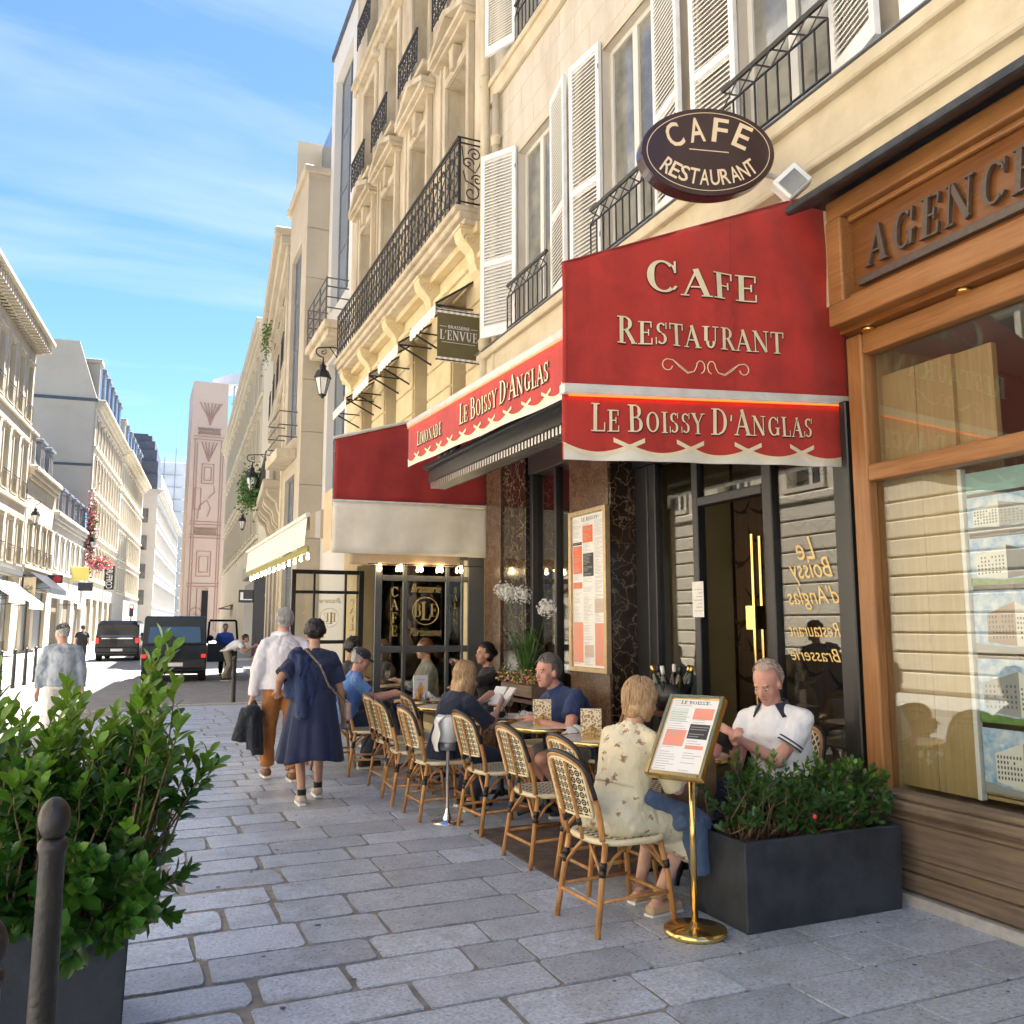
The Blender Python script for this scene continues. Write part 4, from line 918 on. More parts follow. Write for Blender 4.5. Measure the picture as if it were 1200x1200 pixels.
# ------------------------------------------------------------------ estate agency shopfront (same building)
F.part('shop_fascia', 'wood_sign', [(-4.9, 4.07, 0, .10, 3.48, 4.26)])
fb = F.part('fascia_frame', 'wood_frame', [(-4.9, 4.085, .0, .205, 3.42, 3.56), (-4.9, 4.085, .0, .19, 4.12, 4.25), (3.96, 4.09, .0, .195, 3.56, 4.12), (-4.9, 3.96, .1, .15, 3.56, 3.60), (-4.9, 3.96, .1, .14, 4.08, 4.12)], bevel=.014, seg=2)
mb = MB(); mb.prism([(.0, 4.455), (.40, 4.225), (.425, 4.235), (.43, 4.185), (.40, 4.175), (.20, 4.27), (.0, 4.27)], -4.9, 4.19, lambda u, v, w: F1.P(w, u, v)); mb.build('zinc_hood', 'zinc_dark', B1, world=False, bevel=.005)
F.part('hood_lip', 'plaster_trim', [(-4.95, 4.6, 0, .06, 4.455, 4.62)], bevel=.01)
mat('letter_brown', (.075, .055, .045), .45, c2=(.10, .075, .06), vs=30)
mb = MB(); fn = lambda u, v, w: F1.P(3.265 - u * 1.0, .118 + w * 6, 3.735 + v)
serif(mb, 'AGENCE', .235, fn, width=1.14, track=.12, italic=.12)
o_ = mb.build('lettering', 'letter_brown', B1, world=False, recalc=False); sm = o_.modifiers.new('t', 'SOLIDIFY'); sm.thickness = .028; sm.offset = 0
F.part('letter_bar', 'letter_brown', [(1.2, 3.89, .10, .145, 3.635, 3.685)], bevel=.003)
F.part('soffit', 'wood_sign', [(-4.9, 4.08, -.04, .12, 3.38, 3.42)])
for q in (3.22, 3.9, 2.4):
    d_ = MB(); d_.lathe([(.045, -.012), (.045, 0)], F.P(q, .06, 3.375), 14); d_ = d_.build('downlight', 'brass', B1, world=False)
fv = F.part('window_post', 'wood_frame_v', [(3.985, 4.115, -.08, .045, .50, 3.38)], bevel=.014, seg=2)
F.part('window_rail', 'wood_frame', [(-4.9, 3.985, -.07, .04, 3.24, 3.38), (-4.9, 3.985, -.07, .05, 2.43, 2.535)], bevel=.014, seg=2)
F.part('window_sill', 'wood_old', [(-4.9, 4.13, -.06, .10, .505, .56), (-4.9, 4.12, -.06, .07, .56, .60)], bevel=.014, seg=2)
F.part('stall_riser', 'wood_old', [(-4.9, 4.10, -.08, .03, .16, .505)], bevel=.01)
F.part('riser_moulding', 'wood_old', [(-4.9, 4.11, .0, .055, .06, .16), (-4.9, 4.11, .0, .05, .24, .275), (-4.9, 4.115, .0, .05, .44, .475)], bevel=.012)
F.part('threshold', 'kerb', [(-4.9, 4.12, -.1, .10, -.02, .05)], bevel=.02)
F.part('pane', GLASS, [(-4.9, 3.985, -.03, -.022, .60, 2.43)]); F.part('pane', GLASS, [(-4.9, 3.985, -.03, -.022, 2.535, 3.24)])
F.part('display_floor', 'wood_frame', [(-4.9, 4.06, -2.5, -.04, .40, .5)])
F.part('display_ceiling', mat('ceil_grey', (.40, .40, .38), .8), [(-4.9, 4.06, -2.5, -.04, 3.3, 3.4)])
F.part('display_side', 'plywood', [(4.0, 4.06, -1.2, -.05, .5, 3.3)])
for k in range(2):
    F.part('plywood_board', 'plywood', [(3.49 + .26 * k * 1.0, 3.49 + .26 * (k + 1) - .004, -.16, -.13, .61, 3.12)])
F.part('plywood_board', 'plywood', [(3.25, 3.685, -.20, -.16, 2.54, 3.12)])
F.part('display_back', mat('room_dark', (.16, .13, .085), .8), [(-4.9, 4.06, -2.55, -2.5, .4, 3.4)])
F.part('display_post', 'white_paint', [(3.46, 3.485, -.15, -.11, .61, 2.43)])
for k in range(2): F.part('blind_slat', 'plywood', [(2.0, 3.455, -.17, -.145, .62 + .0 + .026 * k, .638 + .026 * k)])
for k in range(16): F.part('blind_slat', 'zinc', [(1.6, 3.455, -.20, -.16, 1.95 + .03 * k, 1.956 + .03 * k)])
mat('p_sky', (.20, .38, .66), .5, c2=(.62, .70, .78), vs=16); mat('p_white', (.72, .71, .68), .5); mat('p_dark', (.06, .075, .10), .5); mat('p_green', (.09, .20, .04), .6, c2=(.15, .28, .07), vs=30); mat('p_teal', (.28, .48, .46), .5); mat('p_grey', (.30, .31, .32), .6); mat('p_brick', (.35, .24, .18), .6)
def poster(s0, z0, w, h, kind):
    """property card: sky, a block with rows of windows, greenery or road"""
    rt_ = F1.part('property_poster', 'p_sky', [(s0, s0 + w, -.135, -.13, z0, z0 + h)])
    r2 = random.Random(kind); Z = lambda a: z0 + a * h; S = lambda a: s0 + (1 - a) * w
    q = lambda pts, o: [F1.P(S(u), o, Z(v)) for u, v in pts]
    m1 = MB(); a = r2.uniform(.05, .2); b = r2.uniform(.45, .6)
    m1.add(q([(a, .18), (b, .12), (b, .82), (a, .62)], -.128), [(0, 1, 2, 3)]); m1.build('building_print', ['p_white', 'p_grey', 'p_brick', 'p_white'][kind % 4], rt_, world=False, recalc=False)
    m1 = MB(); m1.add(q([(b, .12), (.95, .2), (.95, .6), (b, .82)], -.128), [(0, 1, 2, 3)]); m1.build('building_print', ['p_grey', 'p_white', 'p_white', 'p_dark'][kind % 4], rt_, world=False, recalc=False)
    m1 = MB()
    for i in range(8):
        for j in range(5):
            if r2.random() < .12: continue
            u = a + (b - a) * (.06 + .115 * i); v = .22 + .08 * j + .05 * u; m1.add(q([(u, v), (u + .022, v), (u + .022, v + .045), (u, v + .045)], -.1275), [(0, 1, 2, 3)])
            u = b + (.95 - b) * (.06 + .115 * i); v = .24 + .075 * j - .06 * (u - b); m1.add(q([(u, v), (u + .022, v), (u + .022, v + .035), (u, v + .035)], -.1275), [(0, 1, 2, 3)])
    m1.build('window_print', 'p_dark', rt_, world=False, recalc=False)
    m1 = MB(); m1.add(q([(0, 0), (1, 0), (1, .14), (.5, .10), (0, .16)], -.127), [(0, 1, 2, 3, 4)]); m1.build('foreground_print', 'p_green' if kind % 2 else 'p_grey', rt_, world=False, recalc=False)
    return rt_
for col in range(3):
    for k, (z, h) in enumerate(((.66, .34), (1.03, .34), (1.40, .34), (1.77, .26), (2.06, .20))):
        poster(3.03 - .44 * col, z, .42, h, k + 3 * col)
    F.part('poster_header', 'p_teal', [(3.03 - .44 * col, 3.45 - .44 * col, -.135, -.13, 2.28, 2.40)])

# ------------------------------------------------------------------ red cafe awning
def awning_cloth(name, a, b):
    mat(name, a, .75, c2=b, vs=2.2, bump=.5, bs=6, sheen=.2, dirt=.22, ds=3)
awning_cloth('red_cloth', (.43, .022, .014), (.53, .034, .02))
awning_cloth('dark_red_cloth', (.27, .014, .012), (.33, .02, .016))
mat('cream_cloth', (.72, .66, .52), .8, c2=(.80, .75, .62), vs=4, bump=.3, bs=9)
mat('tan_cloth', (.50, .36, .22), .85, c2=(.56, .42, .27), vs=4, bump=.3, bs=9)
mat('gilt_print', (.84, .73, .49), .6, c2=(.78, .65, .40), vs=12)
mat('ink_print', (.05, .008, .006), .7)
mat('bar_white', (.72, .70, .64), .45, c2=(.60, .57, .50), vs=9)
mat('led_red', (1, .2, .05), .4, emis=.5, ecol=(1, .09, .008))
AW = thing('cafe_awning', 'red cafe awning with gilt CAFE RESTAURANT lettering and scalloped valance', 'awning', (3.2, 4.3, 2.4))
def fold(x, z):
    return .011 * math.sin(9 * x + 2.1 * z) * math.sin(3.1 * z + 1.7 * x) + .005 * math.sin(17 * x + 5 * z + 2 * math.sin(3 * z)) + .0006 * math.sin(47 * x - 9 * z)
SLP = .069
zb = lambda x: 2.90 + (x - 2.17) * SLP
zt = lambda x: min(3.63 + (x - 2.17) * .425, 4.385)
mb = MB(); mb.grid(lambda u, v: (lambda x: (x, 4.3 - fold(x, zb(x) * (1 - v) + zt(x) * v), zb(x) * (1 - v) + zt(x) * v))(2.17 + 2.15 * u), 70, 28)
mb.build('side_panel', 'red_cloth', AW, smooth=True, solid=.003)
mb = MB()
for x in (2.19, 3.38): mb.tube([(x, 4.296 - fold(x, z), z) for z in np.linspace(zb(x) + .02, zt(x) - .01, 14)], .0025, 4)
mb.tube([(2.17 + 2.15 * t, 4.297, zt(2.17 + 2.15 * t)) for t in np.linspace(0, 1, 20)], .006, 5); mb.build('seam', 'dark_red_cloth', AW)
def side_fn(xc, z0, off):
    return lambda u, v, w: (xc + u, 4.3 - fold(xc + u, z0 + v + u * SLP) - off - w, z0 + v + u * SLP)
def side_text(txt, xc, z0, h, wd, small=None):
    m1 = MB(); serif(m1, txt, h, side_fn(xc, z0, .005), wd, small, grow=.004, dx=.003, dy=-.004); m1.build('letter_shadow', 'ink_print', AW, recalc=False)
    m1 = MB(); serif(m1, txt, h, side_fn(xc, z0, .0075), wd, small); m1.build('lettering', 'gilt_print', AW, recalc=False)
side_text('CAFE', 3.155, 3.575, .215, .88, .80)
side_text('RESTAURANT', 3.155, 3.245, .165, 1.25, .86)
m1 = MB()                                                    # pair of flourishes
for s_ in (-1, 1):
    for k in (0, 1):
        pts = [(3.16 + s_ * .07 + s_ * u, 3.125 + v) for u, v in ([(.0 + .03 * math.cos(t) - .03, .0 + .04 * math.sin(t)) for t in np.linspace(4.6, 0, 8)] + [(.02, -.03), (.07, -.045 + .008 * k), (.13, -.01 + .012 * k), (.18, .03), (.22, .035)] + [(.22 + .035 * math.sin(t), .0 + .035 * math.cos(t)) for t in np.linspace(.3, 4.5, 8)])]
        m1.tube([(x, 4.296 - fold(x, z) - .003, z + (x - 3.16) * SLP) for x, z in pts], .0035 if k == 0 else .002, 4)
m1.build('flourish', 'gilt_print', AW)
mb = MB()
x0, x1 = 2.165, 4.325
mb.add([(x0, 4.27, zb(x0) - .05), (x1, 4.27, zb(x1) - .05), (x1, 4.33, zb(x1) - .05), (x0, 4.33, zb(x0) - .05), (x0, 4.27, zb(x0) + .012), (x1, 4.27, zb(x1) + .012), (x1, 4.33, zb(x1) + .012), (x0, 4.33, zb(x0) + .012)], [(3, 2, 1, 0), (4, 5, 6, 7), (0, 1, 5, 4), (1, 2, 6, 5), (2, 3, 7, 6), (3, 0, 4, 7)])
mb.build('side_bar', 'bar_white', AW, bevel=.008)
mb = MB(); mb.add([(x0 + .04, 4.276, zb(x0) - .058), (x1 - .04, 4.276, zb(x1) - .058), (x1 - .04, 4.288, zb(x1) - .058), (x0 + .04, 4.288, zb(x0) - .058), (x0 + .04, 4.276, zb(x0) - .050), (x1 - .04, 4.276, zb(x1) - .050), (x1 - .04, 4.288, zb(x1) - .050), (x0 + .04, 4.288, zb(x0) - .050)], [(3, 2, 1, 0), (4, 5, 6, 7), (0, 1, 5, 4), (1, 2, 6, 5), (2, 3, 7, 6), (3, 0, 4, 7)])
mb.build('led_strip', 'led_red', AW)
# valance on the side
def vfold(x, v): return .010 * math.sin(7.3 * x) * (1 - v) + .006 * math.sin(17 * x + 1) * (1 - v)
vt = lambda x: zb(x) - .05; vb = lambda x: 2.475 + (x - 2.17) * .052
def vside(x, z, off=0.): return (x, 4.302 - vfold(x, max(0, min(1, (z - vb(x)) / .36))) - off, z)
mb = MB(); mb.grid(lambda u, v: (lambda x: vside(x, vb(x) + (vt(x) - vb(x)) * v))(2.17 + 2.15 * u), 70, 10); mb.build('side_valance', 'red_cloth', AW, smooth=True, solid=.003)
def scallop(t, n): 
    f = (t * n) % 1; return .030 + .048 * (2 * f - 1) ** 2
def bands(tp, lo, N, fnp, n):
    """cream hem under a scalloped gilt ribbon with crossed ends"""
    m1 = MB(); m1.grid(lambda u, v: fnp(u, lo + (scallop(u, n) - lo) * v, .004), N, 3); m1.build('hem', 'cream_cloth', AW, recalc=False)
    m1 = MB(); m1.grid(lambda u, v: fnp(u, scallop(u, n) - .004 + .026 * v, .0062), N, 1); m1.build('ribbon', 'gilt_print', AW, recalc=False)
    m1 = MB()
    for k in range(1, n):
        c = k / n
        for s_ in (-1, 1):
            a = [(c - s_ * .004, .066), (c - s_ * .004, .092), (c + s_ * .24 / n, .138), (c + s_ * .24 / n, .110)]
            for off, gr, nm in ((.007, 0, 0),): m1.add([fnp(u, v, off + (.0006 if s_ > 0 else 0)) for u, v in a], [(0, 1, 2, 3)])
    tag(m1.build('ribbon_ends', 'gilt_print', AW, recalc=False), kind='stuff')
bands(None, 0, 80, lambda u, v, off: vside(2.175 + 2.14 * u, vb(2.175 + 2.14 * u) + v, off), 5)
def vs_fn(xc, z0, off): return lambda u, v, w: (lambda q: (q[0], q[1] - w, q[2]))(vside(xc + u, z0 + v + u * SLP * .9, off))
m1 = MB(); serif(m1, "LE BOISSY D'ANGLAS", .165, vs_fn(3.17, 2.705, .005), 1.64, .78, grow=.004, dx=.003, dy=-.004); m1.build('letter_shadow', 'ink_print', AW, recalc=False)
m1 = MB(); serif(m1, "LE BOISSY D'ANGLAS", .165, vs_fn(3.17, 2.705, .0065), 1.64, .78); m1.build('lettering', 'gilt_print', AW, recalc=False)
# front edge of the awning along the street
YA, YB = 4.36, 9.46; ft = lambda y: 3.60 + (y - YA) * .040; fbz = lambda y: ft(y) - .46
def ffr(y, z, off=0.): return (2.80 - .008 * math.sin(5 * y) * max(0, (ft(y) - z)) / .4 - off, y, z)
mb = MB(); mb.grid(lambda u, v: ffr(YA + (YB - YA) * u, fbz(YA + (YB - YA) * u) + .46 * v), 60, 6); mb.build('front_valance', 'red_cloth', AW, smooth=True, solid=.003)
bands(None, 0, 160, lambda u, v, off: ffr(YB - (YB - YA) * u, fbz(YB - (YB - YA) * u) + v * .95, off), 14)
def ff_fn(yc, off): return lambda u, v, w: (lambda q: (q[0] - w, q[1], q[2]))(ffr(yc - u, fbz(yc - u) + .19 + v, off))
for t_, yc, h, wd, sm_ in (("LE BOISSY D'ANGLAS", 6.74, .20, 1.98, .80), ('LIMONADE', 8.68, .155, .82, .85)):
    m1 = MB(); serif(m1, t_, h, ff_fn(yc, .007), wd, sm_, grow=.007, dx=.006, dy=-.006); m1.build('letter_shadow', 'ink_print', AW, recalc=False)
    m1 = MB(); serif(m1, t_, h, ff_fn(yc, .010), wd, sm_); m1.build('lettering', 'gilt_print', AW, recalc=False)
mb = MB(); mb.tube([(2.82, YA, ft(YA) + .035), (2.82, YB, ft(YB) + .035)], .048, 10); mb.build('front_bar', 'bar_white', AW, smooth=True)
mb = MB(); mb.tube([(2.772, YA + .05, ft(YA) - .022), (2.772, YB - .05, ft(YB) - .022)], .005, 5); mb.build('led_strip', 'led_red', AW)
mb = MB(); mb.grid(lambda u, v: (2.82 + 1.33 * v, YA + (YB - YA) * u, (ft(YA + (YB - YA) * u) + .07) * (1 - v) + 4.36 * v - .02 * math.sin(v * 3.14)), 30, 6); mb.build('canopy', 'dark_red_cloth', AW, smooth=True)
for y in (5.0, 7.0, 9.0):
    mb = MB(); mb.tube([(4.14, y, 4.1), (3.5, y + .12, 3.72), (2.84, y, ft(y) + .02)], .022, 6); mb.build('folding_arm', 'iron', AW)
# heater cassette and lamps under the canopy
HT = thing('terrace_heater', 'long black heater cassette with silver grille under the red awning', 'heater', (3.1, 7.4, 3.0))
mb = MB(); cz = lambda y: 3.06 + (y - 5.4) * .012
def long_box(y0, y1, xa, xb, za, zb_):
    mb.add([(xa, y0, cz(y0) + za), (xb, y0, cz(y0) + za), (xb, y1, cz(y1) + za), (xa, y1, cz(y1) + za), (xa, y0, cz(y0) + zb_), (xb, y0, cz(y0) + zb_), (xb, y1, cz(y1) + zb_), (xa, y1, cz(y1) + zb_)], [(3, 2, 1, 0), (4, 5, 6, 7), (0, 1, 5, 4), (1, 2, 6, 5), (2, 3, 7, 6), (3, 0, 4, 7)])
long_box(5.0, 9.3, 2.99, 3.36, .04, .22); long_box(5.0, 9.3, 2.92, 3.36, .18, .235); mb.build('cassette', 'dark_frame', HT, bevel=.012)
for y in (5.4, 7.3, 9.0): mb = MB(); mb.box(3.2, 3.25, y - .02, y + .02, 3.28, 4.0); mb.build('hanger', 'iron', HT)
RB = MB(); RB.box(2.995, 3.17, -.016, .016, -.03, .035); rbm = RB.mesh('grille_rib')
for k in range(64):
    y = 5.05 + k * .066; link('grille_rib', rbm, 'steel_bright' if 'steel_bright' in MATS else mat('steel_bright', (.62, .60, .57), .28, m=.9), HT, (-3.1, y - 7.4, cz(y) - 3.0))
for k, y in enumerate((5.55, 5.75, 5.95, 6.15, 6.35, 8.35, 8.55, 8.75)):
    sp = thing('spotlight', 'black spotlight head under the awning, %s of the row' % ['nearest', 'second', 'third', 'fourth', 'fifth', 'sixth', 'seventh', 'farthest'][k], 'spotlight', (2.98, y, 3.36), group='spotlights under the awning')
    mb = MB(); mb.lathe([(.045, -.02), (.062, -.01), (.058, .10), (.03, .16), (.02, .24)], (2.98, y, 3.33), 12); mb.build('housing', 'black_paint', sp, smooth=True)
    mb = MB(); mb.lathe([(.04, 0), (.04, .004)], (2.98, y, 3.305), 12); mb.build('lens', 'dim_glass', sp)

# ------------------------------------------------------------------ brasserie awnings and glazed screens
EA = thing('brasserie_awning', 'dark red awning end with cream valance between cafe and brasserie', 'awning', (3.1, 10.4, 2.4))
def ef(x, z): return .008 * math.sin(5 * x + 3 * z) + .005 * math.sin(13 * x - 2 * z)
ezt = lambda x: 3.80 + (x - 2.15) * .31
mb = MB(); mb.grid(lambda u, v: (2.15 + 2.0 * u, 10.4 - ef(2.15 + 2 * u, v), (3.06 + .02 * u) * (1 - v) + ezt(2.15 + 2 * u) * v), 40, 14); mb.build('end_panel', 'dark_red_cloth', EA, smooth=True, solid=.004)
mb = MB(); mb.tube([(2.13, 10.39, ezt(2.15) + .015), (4.15, 10.39, ezt(4.15) + .015)], .02, 6); mb.tube([(2.14, 10.385, 3.05), (4.15, 10.385, 3.075)], .014, 6); mb.build('edge_bar', 'bar_white', EA)
mb = MB(); mb.grid(lambda u, v: (2.14 + 2.01 * u, 10.39 - ef(2.1 + 2 * u, v) * 1.5 * (1 - v), 2.415 + .63 * v), 40, 8); mb.build('valance', 'cream_cloth', EA, smooth=True, solid=.004)
mb = MB(); mb.grid(lambda u, v: (2.38 + 1.42 * u, 10.46 - ef(2.1 + 2 * u, v) * 1.5, 2.29 + .2 * v), 30, 4); mb.build('inner_valance', 'tan_cloth', EA, smooth=True, solid=.004)
mb = MB(); mb.grid(lambda u, v: (2.17 + 2.0 * v, 10.41 + .25 * u, ezt(2.15 + 2 * v)), 4, 4); mb.build('canopy', 'dark_red_cloth', EA)
mb = MB(); mb.grid(lambda u, v: (2.14, 10.42 + .5 * u, 2.45 + .75 * v), 4, 4); mb.build('return_valance', 'tan_cloth', EA)
def striped(name, c1, c2, axis, sc):
    mt = mat(name, c1, .85); t = mt.node_tree; N = t.nodes; Lk = t.links; b = N['Principled BSDF']
    tcn = N.new('ShaderNodeTexCoord'); sp_ = N.new('ShaderNodeSeparateXYZ'); Lk.new(tcn.outputs['Object'], sp_.inputs[0])
    m_ = N.new('ShaderNodeMath'); m_.operation = 'MULTIPLY'; m_.inputs[1].default_value = sc; Lk.new(sp_.outputs[axis], m_.inputs[0])
    fr = N.new('ShaderNodeMath'); fr.operation = 'FRACT'; Lk.new(m_.outputs[0], fr.inputs[0]); gt = N.new('ShaderNodeMath'); gt.operation = 'GREATER_THAN'; gt.inputs[1].default_value = .5; Lk.new(fr.outputs[0], gt.inputs[0])
    mx = N.new('ShaderNodeMix'); mx.data_type = 'RGBA'; Lk.new(gt.outputs[0], mx.inputs[0]); mx.inputs[6].default_value = (*c1, 1); mx.inputs[7].default_value = (*c2, 1); Lk.new(mx.outputs[2], b.inputs['Base Color'])
striped('stripe_cloth', (.62, .44, .16), (.74, .69, .58), 1, 4.2)
striped('stripe_cloth_x', (.60, .50, .33), (.76, .74, .68), 0, 7)
SA = thing('striped_awning', 'cream front valance of the striped brasserie awning strung with bulbs', 'awning', (2.15, 15, 2.4))
mb = MB(); mb.grid(lambda u, v: (2.15 + 2.0 * v, 11.9 + 6.9 * u, 3.06 + .85 * v), 4, 4); mb.build('canopy', 'stripe_cloth', SA)
mb = MB(); mb.grid(lambda u, v: (2.13 - .03 * (1 - v), 12.0 + 6.7 * u, 2.63 + .40 * v + (.012 * abs(math.sin(u * 60)) if v < .01 else 0)), 120, 3); mb.build('valance', 'cream_cloth', SA, solid=.004)
mb = MB(); mb.tube([(2.12, 11.9, 3.05), (2.12, 18.8, 3.07)], .035, 8); mb.build('front_bar', 'bar_white', SA)
mb = MB(); mb.box(2.14, 2.17, 12.0, 18.7, 2.55, 2.63); mb.build('trim_band', mat('olive_cloth', (.26, .25, .07), .8), SA)
mb = MB(); mb.add([(2.15, 11.9, 3.06), (4.14, 11.9, 3.9), (4.14, 11.9, 2.5), (2.15, 11.9, 2.75)], [(0, 1, 2, 3)]); mb.build('side_flap', 'stripe_cloth_x', SA)
mat('bulb', (1, .8, .5), .3, emis=7, ecol=(1, .74, .38))
BM = MB(); BM.ell((0, 0, 0), (.024, .024, .028), n=8, m=6); BM.lathe([(.014, .03), (.014, .06)], (0, 0, 0), 6); bulbm = BM.mesh('bulb', smooth=True)
STR = thing('string_lights', 'string of warm round bulbs along the brasserie awning edge', 'lights', (2.15, 15, 2.48))
for k in range(13): link('bulb', bulbm, 'bulb', STR, (0, -3 + k * .52, -.01 + .005 * (k % 2)))
mb = MB(); mb.tube([(2.15, 11.9, 2.545), (2.15, 18.6, 2.545)], .006, 4); mb.build('cable', 'iron', STR)
STR2 = thing('string_lights', 'row of warm bulbs over the nearer glazed brasserie screen', 'lights', (3.3, 10.44, 2.27))
for k in range(5): link('bulb', bulbm, 'bulb', STR2, (-.55 + k * .265, 0, -.03))
mb = MB(); mb.tube([(2.6, 10.44, 2.30), (4.1, 10.44, 2.30)], .006, 4); mb.build('cable', 'iron', STR2)
GS = thing('glazed_screen', 'grey framed glass terrace screen lettered CAFE and SALONS beside the cafe', 'screen', (3.4, 10.52, 0))
mb = MB(); y0, y1 = 10.50, 10.54
for a, b in ((2.715, 2.80), (3.07, 3.115), (3.63, 3.675), (3.84, 3.87), (3.93, 4.15)): mb.box(a, b, y0, y1, .02, 2.42)
for a, b in ((.02, .12), (1.22, 1.30), (2.10, 2.17), (2.38, 2.44)):
    for xa, xb in ((2.80, 3.07), (3.115, 3.63), (3.675, 3.84), (3.87, 3.93)): mb.box(xa, xb, y0 + .003, y1 - .003, a, b)
mb.build('frame', 'grey_frame', GS, bevel=.004)
for xa, xb in ((2.80, 3.07), (3.115, 3.63), (3.675, 3.84)):
    for za, zb_ in ((.12, 1.22), (1.30, 2.10), (2.17, 2.38)):
        mb = MB(); mb.box(xa, xb, 10.518, 10.524, za, zb_); mb.build('pane', GLASS2, GS)
m1 = MB()
for ch, z in zip('CAFE', (1.90, 1.74, 1.58, 1.42)): serif(m1, ch, .13, lambda u, v, w: (2.965 + u, 10.512 - w, z + v))
for ch, z in zip('SALONS', (1.96, 1.86, 1.76, 1.66, 1.56, 1.46)): serif(m1, ch, .075, lambda u, v, w: (3.765 + u, 10.512 - w, z + v))
serif(m1, 'B', .16, lambda u, v, w: (3.265 + u, 10.512 - w, 1.66 + v)); serif(m1, 'E', .16, lambda u, v, w: (3.475 + u, 10.512 - w, 1.66 + v)); serif(m1, 'L', .22, lambda u, v, w: (3.37 + u, 10.511 - w, 1.62 + v))
m1.tube([(3.37 + .17 * math.cos(t), 10.513, 1.73 + .17 * math.sin(t)) for t in np.linspace(0, 6.283, 30)], .004, 4, caps=False)
sans(m1, 'Brasserie', .10, lambda u, v, w: (3.37 + u, 10.512 - w, 1.96 + v), .40, shear=.4); sans(m1, 'Parisienne', .10, lambda u, v, w: (3.37 + u, 10.512 - w, 1.42 + v), .42, shear=.4)
m1.build('gilt_lettering', 'gold_paint', GS, recalc=False)
GS2 = thing('glazed_screen', 'far dark framed terrace screen with CAFE reading backwards behind the diners', 'screen', (3.5, 17, 0))
mb = MB()
for a, b in ((2.76, 2.84), (3.17, 3.21), (3.78, 3.82), (4.06, 4.16)): mb.box(a, b, 16.97, 17.03, .02, 2.62)
for a, b in ((.02, .7), (1.20, 1.27), (2.16, 2.22), (2.54, 2.62)):
    for xa, xb in ((2.84, 3.17), (3.21, 3.78), (3.82, 4.06)): mb.box(xa, xb, 16.98, 17.02, a, b)
mb.build('frame', 'dark_frame', GS2, bevel=.004)
for xa, xb in ((2.84, 3.17), (3.21, 3.78), (3.82, 4.06)):
    for za, zb_ in ((.7, 1.20), (1.27, 2.16), (2.22, 2.54)):
        mb = MB(); mb.box(xa, xb, 16.997, 17.003, za, zb_); mb.build('pane', GLASS2, GS2)
m1 = MB()
for ch, z in zip('CAFE', (1.93, 1.77, 1.61, 1.45)): serif(m1, ch, .13, lambda u, v, w: (3.94 + u, 16.99 - w, z + v), mirror=True)
for ch, z in zip('SA', (1.90, 1.77)): serif(m1, ch, .10, lambda u, v, w: (3.02 + u, 16.99 - w, z + v), mirror=True)
serif(m1, 'BE', .17, lambda u, v, w: (3.5 + u, 16.99 - w, 1.62 + v), mirror=True); serif(m1, 'L', .22, lambda u, v, w: (3.5 + u, 16.988 - w, 1.58 + v), mirror=True)
m1.tube([(3.5 + .18 * math.cos(t), 16.99, 1.70 + .18 * math.sin(t)) for t in np.linspace(0, 6.283, 30)], .004, 4, caps=False)
sans(m1, 'Brasserie', .10, lambda u, v, w: (3.5 + u, 16.99 - w, 1.98 + v), .42, shear=.4, mirror=True)
m1.build('gilt_lettering', 'gold_paint', GS2, recalc=False)
# little striped window awnings on the brasserie's first floor
for k, (c, which) in enumerate(((11.5, 'nearest'), (13.35, 'second'), (15.2, 'third'), (16.95, 'farthest'))):
    wa = thing('window_awning', 'small striped window awning on the brasserie, %s of four' % which, 'awning', (4.16, c, 5.9), group='window awnings on the brasserie')
    mb = MB(); mb.grid(lambda u, v: (4.14 - .56 * (1 - v), c - .6 + 1.2 * u, 5.92 + .42 * v), 8, 3); mb.build('canopy', 'stripe_cloth_x', wa)
    mb = MB(); mb.grid(lambda u, v: (3.575, c - .6 + 1.2 * u, 5.76 + .15 * v - (.035 * abs(math.sin(u * 22)) if v < .1 else 0)), 44, 2); mb.build('valance', 'canvas_white', wa, solid=.003)
    for s_ in (-.6, .6):
        mb = MB(); mb.tube([(4.15, c + s_, 5.62), (3.58, c + s_, 5.90)], .016, 5); mb.tube([(4.15, c + s_, 6.32), (3.58, c + s_, 5.92)], .016, 5); mb.tube([(4.15, c + s_, 5.90), (3.58, c + s_, 5.90)], .014, 5); mb.build('arm', 'iron', wa)
# hanging brasserie banner
mat('olive_banner', (.115, .095, .035), .8, c2=(.13, .11, .045), vs=3)
BN = thing('banner_sign', "olive hanging banner reading BRASSERIE L'ENVUE", 'sign', (3.79, 10.55, 5.0))
mb = MB(); mb.box(3.49, 4.09, 10.545, 10.555, 5.06, 5.66); mb.build('cloth', 'olive_banner', BN)
striped('check_cloth', (.60, .50, .36), (.78, .76, .72), 0, 12)
for z0, z1 in ((5.005, 5.058), (5.662, 5.72)): mb = MB(); mb.box(3.485, 4.095, 10.543, 10.557, z0, z1); mb.build('checked_edge', 'check_cloth', BN)
m1 = MB(); serif(m1, "L'ENVUE", .13, lambda u, v, w: (3.79 + u, 10.541 - w, 5.30 + v), .54); sans(m1, 'BRASSERIE', .045, lambda u, v, w: (3.79 + u, 10.541 - w, 5.455 + v), .30)
m1.box(3.55, 4.03, 10.541, 10.543, 5.262, 5.267); m1.box(3.52, 3.62, 10.541, 10.543, 5.475, 5.48); m1.box(3.96, 4.06, 10.541, 10.543, 5.475, 5.48); m1.build('lettering', 'white_paint', BN, recalc=False)
